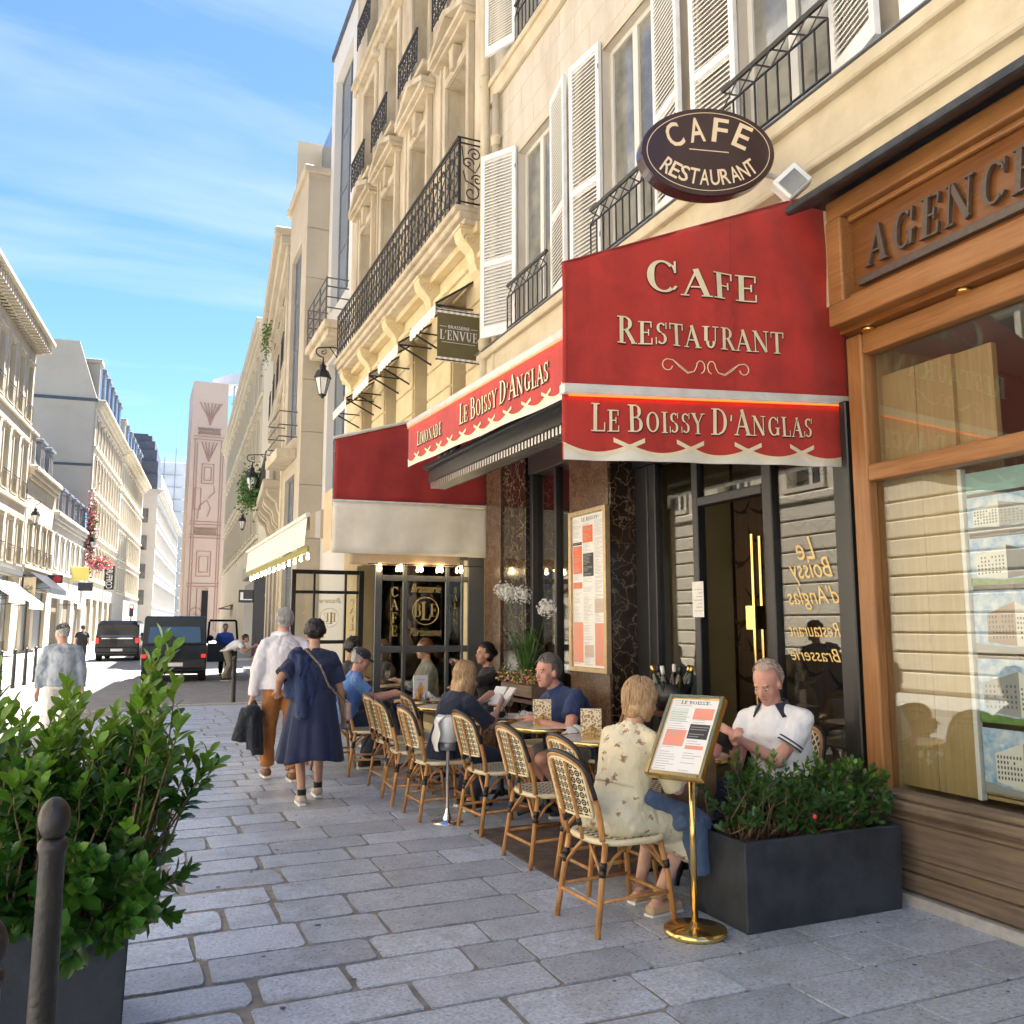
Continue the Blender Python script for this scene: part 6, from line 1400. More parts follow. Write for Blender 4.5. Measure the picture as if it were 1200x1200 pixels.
m1 = MB(); serif(m1, 'LE BOISSY', .022, lambda u, v, w: pf(.5 + u / PW, .885 + v / PH, .004 + w * .3), .16); m1.build('lettering', 'print_black', sh_, recalc=False)
# patterned mat, wine bucket with bottles on a side table
mb = MB(); mb.box(2.46, 3.5, 4.95, 6.42, .001, .010); tag(mb.build('floor_mat', mat('mat_brown', (.075, .052, .042), .95, c2=(.14, .10, .08), vs=9, bump=.5, bs=120)), 'brown patterned mat under the rattan chairs', 'mat')
WT = thing('side_table', 'small dark side table by the entrance carrying the wine bucket', 'side table', (3.92, 5.86, 0))
mb = MB(); mb.box(-.2, .2, -.24, .24, .86, .90); mb.build('top', 'bar_wood', WT, world=False, bevel=.006)
for sx in (-.17, .17):
    for sy in (-.21, .21): mb = MB(); mb.box(sx - .016, sx + .016, sy - .016, sy + .016, 0, .86); mb.build('leg', 'bar_wood', WT, world=False)
WB = thing('wine_bucket', 'black wine bucket full of tilted bottles by the door', 'wine bucket', (3.92, 5.88, .9))
mb = MB(); mb.lathe([(.12, 0), (.155, .2), (.15, .2), (.115, .02), (0, .02)], n=24); mb.build('bucket', 'black_paint', WB, smooth=True, world=False)
for k in range(7):
    a = k * .9; d = Vector((math.cos(a) * .28, math.sin(a) * .28, 1)).normalized(); rot = Vector((0, 0, 1)).rotation_difference(d).to_matrix()
    b = thing('wine_bottle', '%s wine bottle tilted in the black bucket by the door' % ['gold foiled', 'white foiled', 'black foiled'][k % 3], 'bottle', (3.92 + math.cos(a) * .075, 5.88 + math.sin(a) * .075, .93), group='bottles in the wine bucket'); pass
    mb = MB(); mb.lathe([(.036, 0), (.037, .18), (.03, .22), (.015, .26), (.014, .31), (.016, .315)], n=12, rot=rot); mb.build('glass', mat('bottle_%d' % k, ((.02, .035, .012), (.012, .012, .012), (.04, .035, .01))[k % 3], .1, spec=.7), b, smooth=True, world=False)
    mb = MB(); mb.lathe([(.016, .255), (.0165, .32), (0, .32)], n=10, rot=rot); mb.build('foil', ['gold', 'paper', 'black_paint'][k % 3], b, smooth=True, world=False)

# ------------------------------------------------------------------ planters and plants
mat('planter_slate', (.020, .025, .032), .55, c2=(.034, .040, .049), vs=4, bump=.5, bs=11, dirt=.3, ds=4)
mat('soil', (.06, .045, .03), .95, c2=(.16, .13, .10), vs=60, bump=.8, bs=70)
mat('twig', (.17, .10, .05), .8, c2=(.26, .17, .09), vs=30)
def leaf_mat(name, a, b_, tr, rough=.3, vs=7):
    mt = mat(name, a, rough, c2=b_, vs=vs, vdet=3, rand=.18); t = mt.node_tree; N = t.nodes; Lk = t.links
    out = N['Material Output']; mx = N.new('ShaderNodeMixShader'); tl = N.new('ShaderNodeBsdfTranslucent'); mx.inputs[0].default_value = .22
    Lk.new(N['Principled BSDF'].outputs[0], mx.inputs[1]); Lk.new(tl.outputs[0], mx.inputs[2]); tl.inputs[0].default_value = (*tr, 1); Lk.new(mx.outputs[0], out.inputs[0])
leaf_mat('leaf_dark', (.022, .075, .010), (.06, .17, .025), (.14, .30, .03), .26)
leaf_mat('leaf_young', (.065, .17, .014), (.15, .30, .03), (.34, .52, .04), .3)
leaf_mat('leaf_small', (.025, .075, .016), (.06, .155, .03), (.10, .2, .03), .35)
def leaf_mesh(l, w, droop=.12, fold_=.14):
    vs = []; fs = []
    rows = [(0, .06), (.25, .45), (.55, .95), (.8, .85), (1, .12)]
    for t, k in rows:
        z = -droop * l * t * t
        vs += [(t * l, -w / 2 * k, z + fold_ * w * k), (t * l, 0, z), (t * l, w / 2 * k, z + fold_ * w * k)]
    for i in range(len(rows) - 1):
        for j in range(2): fs.append((i * 3 + j, (i + 1) * 3 + j, (i + 1) * 3 + j + 1, i * 3 + j + 1))
    return vs, fs
def make_shrub(root, tips, leafn, size, stems_from, n_obj, mats, rng, young_z, near=lambda p: p.y, stem_r=.006, leaf_w=.5):
    """twigs from the soil to each tip, a whorl of leaves along the last part of each; the nearest leaves are objects of their own"""
    tw = MB(); leaves = []
    for tip, src in tips:
        tip = Vector(tip); src = Vector(src); mid = src.lerp(tip, .5) + Vector((rng.uniform(-.05, .05), rng.uniform(-.05, .05), rng.uniform(0, .06)))
        pts = [src, src.lerp(mid, .5) + Vector((rng.uniform(-.03, .03), rng.uniform(-.03, .03), 0)), mid, mid.lerp(tip, .5) + Vector((rng.uniform(-.02, .02), rng.uniform(-.02, .02), 0)), tip]
        tw.tube(pts, [stem_r, stem_r * .9, stem_r * .75, stem_r * .55, stem_r * .35], 4)
        d = (tip - pts[3]).normalized()
        ax = d.orthogonal().normalized(); bx = d.cross(ax)
        for k in range(leafn):
            q = k / leafn; t = 1 - (q ** 1.3) * 1.9; p = pts[3].lerp(tip, t) if t > .0 else mid.lerp(pts[3], 1 + t)
            a = k * 2.4 + rng.uniform(-.3, .3); out = ax * math.cos(a) + bx * math.sin(a); op = .35 + .75 * q + rng.uniform(-.15, .15)
            dr = (d * math.cos(op) + out * math.sin(op)).normalized(); dr.z += rng.uniform(-.12, .1); dr.normalize()
            s_ = size * rng.uniform(.65, 1.15) * (.75 + .4 * q)
            side = dr.cross(d if abs(dr.dot(d)) < .95 else Vector((0, 0, 1)))
            if side.length < 1e-3: side = dr.orthogonal()
            side.normalize(); up = side.cross(dr)
            if up.dot(d) < 0: up = -up; side = -side
            M4 = Matrix((( dr.x, side.x, up.x, p.x), (dr.y, side.y, up.y, p.y), (dr.z, side.z, up.z, p.z), (0, 0, 0, 1))) @ Matrix.Rotation(rng.uniform(-.4, .4), 4, 'X') @ Matrix.Scale(s_, 4)
            leaves.append((near(p), M4, 1 if (q < .45 and p.z > young_z + rng.uniform(-.15, .15)) else 0))
    leaves.sort(key=lambda l: l[0])
    tw.build('twigs', 'twig', root, smooth=True); root.children[-1]['kind'] = 'stuff' if False else 'stuff'
    lm = []
    for m_ in mats:
        mb = MB(); mb.add(*leaf_mesh(1, leaf_w)); me = mb.mesh('leaf', smooth=True); me.materials.append(MATS[m_]); lm.append(me)
    rl = rootloc(root)
    for _, M4, k in leaves[:n_obj]:
        o = bpy.data.objects.new('leaf', lm[k]); COL.objects.link(o); o.parent = root; o.matrix_basis = Matrix.Translation(-rl) @ M4
    for kk, m_ in enumerate(mats):
        mb = MB(); V, Fc = leaf_mesh(1, leaf_w)
        for _, M4, k in leaves[n_obj:]:
            if k == kk: mb.add([M4 @ Vector(v) for v in V], Fc)
        if mb.v: tag(mb.build('foliage', m_, root, smooth=True, recalc=False), kind='stuff')
def planter(loc, w, d, h, label):
    t = thing('planter', label, 'planter', loc); x, y = w / 2, d / 2; th = .03
    mb = MB(); ta = .012
    def ring(s_, z): return [(-x * s_[0], -y * s_[1], z), (x * s_[0], -y * s_[1], z), (x * s_[0], y * s_[1], z), (-x * s_[0], y * s_[1], z)]
    k1 = ((x - ta) / x, (y - ta) / y); k2 = ((x - th) / x, (y - th) / y)
    vs = ring(k1, 0) + ring((1, 1), h) + ring(k2, h) + ring(k2, h - .12); fs = [(3, 2, 1, 0)]
    for a in (0, 4, 8):
        for i in range(4): fs.append((a + i, a + (i + 1) % 4, a + 4 + (i + 1) % 4, a + 4 + i))
    fs.append((12, 13, 14, 15)); mb.add(vs, fs); mb.build('box', 'planter_slate', t, bevel=.006, world=False)
    mb = MB(); r_ = random.Random(int(w * 100)); mb.grid(lambda u, v: ((u - .5) * (w - .07), (v - .5) * (d - .07), h - .06 + r_.uniform(-.012, .012)), 26, 14); mb.build('soil', 'soil', t, world=False, smooth=True)
    return t
planter((3.455, 4.02, 0), 1.08, .52, .45, 'long slate grey planter in front of the man in white polo')
planter((-.46, 3.98, 0), 1.02, .46, .45, 'slate grey planter at the kerb holding the big glossy shrub')
rg = random.Random(21)
SH = thing('glossy_shrub', 'big glossy green shrub in the left foreground planter', 'shrub', (-.46, 3.98, .40))
tips = []
def env_l(x):           # top outline of the left shrub across the picture
    return 1.19 + .17 * math.exp(-((x - .10) / .10) ** 2) + .16 * math.exp(-((x + .50) / .10) ** 2) + .10 * math.exp(-((x + .22) / .08) ** 2) + .12 * math.exp(-((x + .85) / .16) ** 2)
for k in range(310):
    x = rg.uniform(-1.05, .20); y = 3.98 + rg.uniform(-.36, .40); top = env_l(x) - abs(y - 3.95) * .25
    z = .46 + (top - .46) * (rg.random() ** .8); z = min(z, top)
    if x > .10: z = max(z, .62)
    sx = max(-.92, min(.0, x * .8 - .1)) + rg.uniform(-.05, .05); tips.append(((x, y, z), (sx, 3.98 + (y - 3.98) * .4, .40)))
for k in range(80):
    x = rg.uniform(-1.0, .12); tips.append(((x, rg.uniform(3.62, 3.85), rg.uniform(.44, .72)), (x * .85 - .05, 3.9, .40)))
for q in ((.12, 3.86, 1.50), (.15, 3.9, 1.44), (.08, 3.85, 1.40), (.10, 3.95, 1.34), (.18, 4.0, 1.30), (-.50, 3.85, 1.42), (-.47, 3.9, 1.36), (-.53, 3.9, 1.33), (-.22, 3.85, 1.32), (-.20, 3.9, 1.26), (.32, 3.95, 1.01), (.36, 4.0, .96), (.30, 3.95, .93), (.26, 4.0, 1.02), (.22, 4.05, .50), (.24, 3.9, .56), (.18, 3.8, .44), (-.10, 3.66, .44), (-.02, 3.68, .40), (-.14, 3.64, .38)):
    tips.append((q, (max(-.9, min(.0, q[0] * .7 - .08)), 3.98, .40)))
make_shrub(SH, tips, 15, .098, None, 290, ('leaf_dark', 'leaf_young'), rg, .85, near=lambda p: p.y - .3 * p.x - .25 * p.z, leaf_w=.52)
SH2 = thing('leafy_shrub', 'low leafy shrub with a red bud in the long planter', 'shrub', (3.45, 4.02, .40))
tips = []
for k in range(190):
    x = 2.96 + 1.0 * rg.random(); y = 4.02 + rg.uniform(-.22, .22); hh = .30 * math.exp(-((x - 3.22) / .25) ** 2) + .24 * math.exp(-((x - 3.80) / .22) ** 2) + .08
    z = .44 + hh * 1.1 * (rg.random() ** .8); tips.append(((x + rg.uniform(-.06, .10), y - .05 * rg.random(), z), (x * .9 + .34, 4.02 + (y - 4.02) * .4, .40)))
for q in ((4.0, 3.95, .72), (4.06, 3.92, .66), (3.95, 4.0, .74), (3.88, 3.9, .70), (4.02, 3.85, .58), (3.06, 3.85, .76), (3.2, 3.9, .78), (3.0, 3.8, .56)): tips.append((q, (min(3.9, q[0] * .95 + .15), 4.02, .40)))
make_shrub(SH2, tips, 14, .056, None, 220, ('leaf_small', 'leaf_young'), rg, .75, near=lambda p: p.y, stem_r=.004, leaf_w=.5)
mb = MB(); mb.ell((3.36, 3.74, .55), (.010, .012, .014), n=8, m=6); mb.build('bud', mat('bud_red', (.75, .04, .10), .4), SH2, smooth=True)
# vase of white agapanthus and a basket of small flowers on the window ledge
AG = thing('agapanthus_pot', 'pot of tall white agapanthus flowers before the cafe window', 'flowers', (3.90, 8.62, .80))
mb = MB(); mb.lathe([(.08, 0), (.11, .16), (.105, .17), (0, .15)], (3.90, 8.62, .80), 18); mb.build('pot', 'table_glass', AG, smooth=True)
lf = MB()
for k in range(46):
    a = rg.uniform(0, 6.28); l = rg.uniform(.35, .70); sp = rg.uniform(.15, .75); b = Vector((3.90, 8.62, .90)); d = Vector((math.cos(a), math.sin(a), 0)); s_ = Vector((-d.y, d.x, 0)) * .011
    p1 = b + d * sp * l * .3 + Vector((0, 0, l * .6)); p2 = b + d * sp * l * .75 + Vector((0, 0, l * .92)); p3 = b + d * sp * l * 1.2 + Vector((0, 0, l * .85))
    lf.add([b - s_ * .6, b + s_ * .6, p1 - s_, p1 + s_, p2 - s_ * .8, p2 + s_ * .8, p3], [(0, 1, 3, 2), (2, 3, 5, 4), (4, 5, 6)])
tag(lf.build('strap_leaves', 'leaf_small', AG, recalc=False), kind='stuff')
mat('petal_white', (.76, .76, .72), .6)
for (x, y, z) in ((3.86, 9.0, 1.90), (3.90, 8.72, 1.88), (3.9, 8.12, 1.73), (3.84, 9.15, 1.95)):
    mb = MB(); mb.tube([(3.90, 8.62, .9), (3.9 + (x - 3.9) * .6, 8.62 + (y - 8.62) * .5, 1.3), (x, y, z)], .006, 5); mb.build('flower_stem', 'leaf_small', AG)
    fl = MB()
    for k in range(120):
        d = Vector((rg.gauss(0, 1), rg.gauss(0, 1), rg.gauss(.25, 1))).normalized(); c = Vector((x, y, z)) + d * rg.uniform(.03, .105); u = d.orthogonal().normalized(); v = d.cross(u)
        for j in range(5):
            a = j * 1.257; w = u * math.cos(a) + v * math.sin(a); n_ = d.cross(w)
            fl.add([c, c + w * .009 + n_ * .0045 + d * .008, c + w * .020 + d * .012, c + w * .009 - n_ * .0045 + d * .008], [(0, 1, 2, 3)])
    tag(fl.build('flower_head', 'petal_white', AG, recalc=False), kind='stuff')
FBK = thing('flower_basket', 'low basket of small pink and yellow flowers behind the navy polo man', 'flowers', (3.88, 8.55, .82))
mb = MB(); mb.box(-.14, .14, -.4, .4, 0, .12); mb.build('trough', 'wood_old', FBK, world=False)
for nm, c in (('pink', (.65, .22, .25)), ('yellow', (.72, .50, .12)), ('green', (.06, .15, .03))):
    fl = MB()
    for k in range(220 if nm != 'green' else 500):
        c_ = Vector((rg.uniform(-.2, .12), rg.uniform(-.45, .45), .14 + abs(rg.gauss(0, .07)))); d = Vector((rg.gauss(0, 1), rg.gauss(0, 1), 1.2)).normalized(); u = d.orthogonal().normalized() * .014; v = d.cross(u)
        fl.add([c_ + u, c_ + v, c_ - u, c_ - v], [(0, 1, 2, 3)])
    tag(fl.build('blossoms' if nm != 'green' else 'foliage', mat('fl_' + nm, c, .6), FBK, world=False, recalc=False), kind='stuff')
# ledge under the window that carries them
LG = thing('flower_stand', 'dark low stand below the cafe window carrying flowers', 'stand', (3.9, 8.6, 0))
mb = MB(); mb.box(-.18, .16, -.6, .6, .76, .80); mb.build('top', 'bar_wood', LG, world=False)
for y in (-.55, .55): mb = MB(); mb.box(-.15, .13, y - .02, y + .02, 0, .76); mb.build('leg', 'bar_wood', LG, world=False)
def clump(name, label, c, rad, n, size, cols, cat='plant'):
    t = thing(name, label, cat, (c[0], c[1], c[2] - rad[2]))
    for m_, k in cols:
        mb = MB()
        for _ in range(int(n * k)):
            p = Vector((rg.gauss(0, .45) * rad[0] + c[0], rg.gauss(0, .45) * rad[1] + c[1], rg.gauss(0, .5) * rad[2] + c[2])); d = Vector((rg.gauss(0, 1), rg.gauss(0, 1), rg.gauss(0, 1))).normalized(); u = d.orthogonal().normalized() * size; v = d.cross(u) * .6
            mb.add([p + u, p + v, p - u, p - v], [(0, 1, 2, 3)])
        tag(mb.build('foliage' if 'leaf' in m_ else 'blossoms', m_, t, recalc=False), kind='stuff')
    mb = MB(); mb.tube([(c[0], c[1], c[2] - rad[2]), (c[0], c[1], c[2] + rad[2] * .6)], .02, 5); mb.build('stem', 'twig', t)
mat('blossom_pink', (.70, .10, .22), .6, c2=(.80, .35, .42), vs=9)
clump('climbing_flowers', 'pink climbing flowers on the small pale house', (LX(79) + .35, 78.6, 9.2), (.35, .8, 2.6), 1400, .13, (('leaf_small', .5), ('blossom_pink', .5)))
clump('climbing_flowers', 'pink flower cluster above the yellow shop sign', (LX(80) + 1.0, 79.0, 6.6), (.9, .7, .5), 700, .12, (('leaf_small', .4), ('blossom_pink', .6)))
clump('balcony_plant', 'trailing green plant on the carved balcony', (3.35, 29.5, 6.0), (.35, 1.1, .55), 1500, .06, (('leaf_small', .8), ('leaf_dark', .4)))
clump('ivy', 'green growth along the far right cornice', (4.0, 32.0, 12.2), (.12, 1.2, 1.0), 260, .06, (('leaf_dark', 1),))

# ------------------------------------------------------------------ people
TMP = bpy.data.scenes.new('sculpt'); TVL = TMP.view_layers[0]
def sculpt(mb, vox, iters=5, fold_=0., ff=30., seed=0):
    """fuse overlapping closed shapes into one skin, relax it, add cloth folds; returns a mesh"""
    me = bpy.data.meshes.new('tmp'); me.from_pydata(mb.v, [], mb.f)
    bm = bmesh.new(); bm.from_mesh(me); bmesh.ops.recalc_face_normals(bm, faces=bm.faces); bm.to_mesh(me); bm.free()
    o = bpy.data.objects.new('tmp', me); TMP.collection.objects.link(o)
    m = o.modifiers.new('r', 'REMESH'); m.mode = 'VOXEL'; m.voxel_size = vox; m.use_smooth_shade = True
    s_ = o.modifiers.new('s', 'SMOOTH'); s_.factor = .5; s_.iterations = iters
    with bpy.context.temp_override(scene=TMP, view_layer=TVL):
        dg = bpy.context.evaluated_depsgraph_get(); out = bpy.data.meshes.new_from_object(o.evaluated_get(dg))
    bpy.data.objects.remove(o); bpy.data.meshes.remove(me)
    if fold_:
        n = len(out.vertices); co = np.empty(n * 3); no = np.empty(n * 3); out.vertices.foreach_get('co', co); out.vertices.foreach_get('normal', no)
        co = co.reshape(-1, 3); no = no.reshape(-1, 3); w = wob(co * np.array([1, 1, .6]), ff * 1.5, seed) + .55 * wob(co * np.array([1, 1, .8]), ff * 3.6, seed + 50); w = w - .5 * np.abs(w)
        co = co + no * (w * fold_ * 1.15)[:, None]; out.vertices.foreach_set('co', co.ravel()); out.update()
    out.polygons.foreach_set('use_smooth', [True] * len(out.polygons)); out.materials.clear()
    return out
def loft(mb, rings, n=20):
    """closed skin through rings (centre, half-axis A, half-axis B)"""
    vs = []
    for c, A, B in rings:
        for k in range(n): t = 2 * math.pi * k / n; vs.append(Vector(c) + Vector(A) * math.cos(t) + Vector(B) * math.sin(t))
    m = len(rings); fs = [(i * n + k, i * n + (k + 1) % n, (i + 1) * n + (k + 1) % n, (i + 1) * n + k) for i in range(m - 1) for k in range(n)]
    mb.add(vs, fs + [tuple(range(n - 1, -1, -1)), tuple((m - 1) * n + k for k in range(n))])
def ik(a, b, l1, l2, hint):
    a = Vector(a); b = Vector(b); d = b - a; L = d.length
    if L > (l1 + l2) * .995: b = a + d / L * (l1 + l2) * .995; d = b - a; L = d.length
    u = d / L; x = (l1 * l1 - l2 * l2 + L * L) / (2 * L); h = math.sqrt(max(0, l1 * l1 - x * x)); p = Vector(hint) - u * Vector(hint).dot(u)
    return a + u * x + p.normalized() * h, b
UP = Vector((0, 0, 1))
for nm, c, c2 in (('skin_fair', (.60, .33, .23), (.66, .40, .30)), ('skin_tan', (.46, .24, .15), (.52, .29, .19)), ('skin_brown', (.30, .15, .09), (.35, .19, .12)), ('skin_red', (.58, .27, .19), (.63, .34, .25))):
    mat(nm, c, .5, c2=c2, vs=18, sub=.12, bump=.05, bs=200)
mat('eye_white', (.50, .46, .42), .25); mat('eye_dark', (.02, .015, .01), .1); mat('lip', (.45, .14, .12), .4); mat('brow', (.10, .065, .04), .8)
def cloth(name, a, b=None, vs=14, rough=.85): return mat(name, a, rough, c2=b or tuple(q * 1.25 + .003 for q in a), vs=vs, bump=.55, bs=34, sheen=.15, stretch=(1, 1, .6))
class Fig: pass
def pose(base, head_deg, hip_z, sc=1., lean=5., twist=0., hp=(0., 0.), L=None, Rr=None, fl=None, fr=None, female=False, elbow=None, knee=None, side=0.):
    """joints of a figure; targets are (forward, left, up) metres from the base"""
    g = Fig(); g.sc = sc; h = R(head_deg); g.f = f = Vector((math.cos(h), math.sin(h), 0)); g.l = l = Vector((-math.sin(h), math.cos(h), 0)); B = Vector((base[0], base[1], base[2] if len(base) > 2 else 0)); g.B = B
    T = lambda q: B + f * q[0] + l * q[1] + UP * q[2]
    g.female = female; g.pel = B + UP * hip_z; le = R(lean); sd_ = R(side)
    g.s = s = (UP * math.cos(le) + f * math.sin(le) + l * math.sin(sd_)).normalized(); tw = R(twist)
    g.tf = (f * math.cos(tw) + l * math.sin(tw)); g.tl = (l * math.cos(tw) - f * math.sin(tw)); g.tfs = (g.tf - s * g.tf.dot(s)).normalized(); g.tls = s.cross(g.tfs).normalized() if s.cross(g.tfs).dot(g.tl) > 0 else -s.cross(g.tfs).normalized()
    g.waist = g.pel + s * .17 * sc; g.chest = g.pel + s * .36 * sc; g.neck = g.pel + s * .505 * sc
    sw_ = (.162 if female else .182) * sc; g.sh = {1: g.neck - s * .085 * sc + g.tls * sw_, -1: g.neck - s * .085 * sc - g.tls * sw_}
    yaw, pit = h + tw + R(hp[0]), R(hp[1]); g.hf = Vector((math.cos(yaw) * math.cos(pit), math.sin(yaw) * math.cos(pit), math.sin(pit))); g.hl = Vector((-math.sin(yaw), math.cos(yaw), 0)); g.hu = g.hf.cross(g.hl)
    g.head = g.neck + s * .075 * sc + UP * .07 * sc + g.hf * .035 * sc
    g.hip = {1: g.pel + l * .092 * sc, -1: g.pel - l * .092 * sc}
    g.el, g.wr, g.kn, g.an = {}, {}, {}, {}; A1, A2 = .285 * sc, .255 * sc; K1, K2 = .435 * sc, .42 * sc
    for k, tg, ft in ((1, L, fl), (-1, Rr, fr)):
        eh = (elbow or {}).get(k, (-.5, .55 * k, -1)); g.el[k], g.wr[k] = ik(g.sh[k], T(tg), A1, A2, f * eh[0] + l * eh[1] + UP * eh[2])
        kh = (knee or {}).get(k, (1, .12 * k, .25)); g.kn[k], g.an[k] = ik(g.hip[k], T(ft), K1, K2, f * kh[0] + l * kh[1] + UP * kh[2])
    return g
def add_hand(mb, w, d, n, lat, sc, curl=.5):
    """palm, four fingers and a thumb; d = direction, n = palm normal, lat = towards the thumb"""
    d = d.normalized(); n = (n - d * n.dot(d)).normalized(); lat = lat - d * lat.dot(d) - n * lat.dot(n); lat = lat.normalized() if lat.length > 1e-4 else d.cross(n)
    mb.cap(w, w + d * .075 * sc, .026 * sc, .030 * sc, 10, (lat, 1.25))
    for k in range(4):
        o = (1.5 - k) * .0195 * sc; p = w + d * .088 * sc + lat * o; ln = (.072, .08, .074, .058)[k] * sc; c = curl * (.8 + .12 * k)
        d1 = (d * math.cos(c * .6) + n * math.sin(c * .6)); d2 = (d * math.cos(c * 1.5) + n * math.sin(c * 1.5)); q = p + d1 * ln * .5
        mb.cap(p - d * .012, q, .0095 * sc, .0088 * sc, 8); mb.cap(q, q + d2 * ln * .5, .0088 * sc, .0075 * sc, 8)
    p = w + d * .03 * sc + lat * .026 * sc; dt = (d * .75 + lat * .55 + n * .35).normalized(); q = p + dt * .038 * sc
    mb.cap(p, q, .0125 * sc, .0105 * sc, 8); mb.cap(q, q + (dt + d * .5 + n * .3).normalized() * .032 * sc, .0105 * sc, .008 * sc, 8)
def body(root, g, skin, vox, bulk=1., hand_n=None, curl=None, bare_feet=False, neck=True):
    mb = MB(); sc = g.sc; s = g.s
    loft(mb, [(g.pel - s * .07 * sc, g.l * .13 * sc * bulk, g.f * .10 * sc * bulk), (g.pel + s * .02, g.l * .15 * sc * bulk, g.f * .105 * sc * bulk), (g.waist, g.tls * .12 * sc * bulk, g.tfs * .09 * sc * bulk), (g.chest, g.tls * .14 * sc * bulk, g.tfs * .10 * sc * bulk), (g.neck - s * .05 * sc, g.tls * .12 * sc, g.tfs * .07 * sc), (g.neck + s * .01, g.tls * .055 * sc, g.tfs * .055 * sc)], 16)
    # neck and head
    H = g.head; hf, hl, hu = g.hf, g.hl, g.hu; Rm = Matrix((hf, hl, hu)).transposed(); P = lambda a, b, c: H + (hf * a + hl * b + hu * c) * sc
    k = .93 if g.female else 1.
    mb.cap(g.neck - s * .02, P(-.018, 0, -.05), .058 * sc * k, .050 * sc * k, 12)
    mb.ell(P(-.012, 0, .032), (.096 * sc, .075 * sc, .090 * sc), Rm, 16, 12); mb.ell(P(.022, 0, -.025), (.070 * sc, .062 * sc, .085 * sc), Rm, 16, 12)
    mb.ell(P(.034, 0, -.072), (.052 * sc, .045 * sc, .040 * sc), Rm, 14, 10); mb.ell(P(.068, 0, -.092), (.020 * sc, .022 * sc, .018 * sc), Rm, 10, 8)
    mb.cap(P(.083, 0, .018), P(.104, 0, -.022), .009 * sc, .0135 * sc, 8); mb.ell(P(.098, 0, -.028), (.013 * sc, .017 * sc, .010 * sc), Rm, 8, 6)
    mb.cap(P(.077, -.032, .028), P(.077, .032, .028), .012 * sc, .012 * sc, 8)
    for q in (-1, 1):
        mb.ell(P(-.008, q * .076, -.012), (.020 * sc, .010 * sc, .032 * sc), Rm, 10, 8); mb.ell(P(.052, q * .040, -.028), (.028 * sc, .022 * sc, .024 * sc), Rm, 10, 8)
    mb.cap(P(.078, -.018, -.058), P(.078, .018, -.058), .011 * sc, .011 * sc, 8)
    for q in (1, -1):
        b = bulk ** .6
        mb.cap(g.sh[q], g.el[q], .047 * sc * b, .038 * sc * b, 12); mb.cap(g.el[q], g.el[q].lerp(g.wr[q], .35), .038 * sc * b, .037 * sc * b, 12); mb.cap(g.el[q].lerp(g.wr[q], .3), g.wr[q], .037 * sc * b, .024 * sc * b, 12)
        d = (g.wr[q] - g.el[q]).normalized(); hn = (hand_n or {}).get(q, (0, 0, -1)); n = g.f * hn[0] + g.l * hn[1] + UP * hn[2]
        add_hand(mb, g.wr[q], d, n, (d.cross(n)) * (1 if q < 0 else -1) * (-1), sc * (.92 if g.female else 1.), (curl or {}).get(q, .55))
        mb.cap(g.hip[q], g.kn[q], .080 * sc * b, .054 * sc * b, 12); mb.cap(g.kn[q], g.an[q], .050 * sc * b, .033 * sc * b, 12)
        u = (g.an[q] - g.kn[q]); bk = -(g.f - u.normalized() * g.f.dot(u.normalized())); mb.ell(g.kn[q] + u * .30 + bk * .016 * sc, (.046 * sc, .046 * sc, .11 * sc), Vector((0, 0, 1)).rotation_difference(u.normalized()).to_matrix(), 10, 8)
        fd = getattr(g, 'foot', {}).get(q, g.f); mb.cap(g.an[q] - UP * .045 * sc - fd * .03 * sc, g.an[q] - UP * .055 * sc + fd * .15 * sc, .032 * sc, .024 * sc, 10, (fd.cross(UP), 1.2))
    o = link('body', sculpt(mb, vox, 4), skin, root)
    for q in (-1, 1):
        fm = MB(); fm.ell(P(.0765, q * .031, .005), (.011 * sc, .0125 * sc, .0042 * sc), Rm, 10, 8); ey = fm.build('eye', 'eye_white', root, smooth=True, world=False)
        fm = MB(); fm.ell(P(.0862, q * .031, .0045), (.003 * sc, .0055 * sc, .0042 * sc), Rm, 8, 6); fm.build('iris', 'eye_dark', ey, smooth=True, world=False)
        fm = MB(); fm.cap(P(.0855, q * .019, .028), P(.076, q * .048, .027), .0042 * sc, .003 * sc, 6); fm.build('eyebrow', 'brow', root, smooth=True, world=False)
    fm = MB(); fm.cap(P(.0885, -.016, -.057), P(.0885, .016, -.057), .0045 * sc, .0045 * sc, 6); fm.build('lips', 'lip', root, smooth=True, world=False)
    return P, Rm
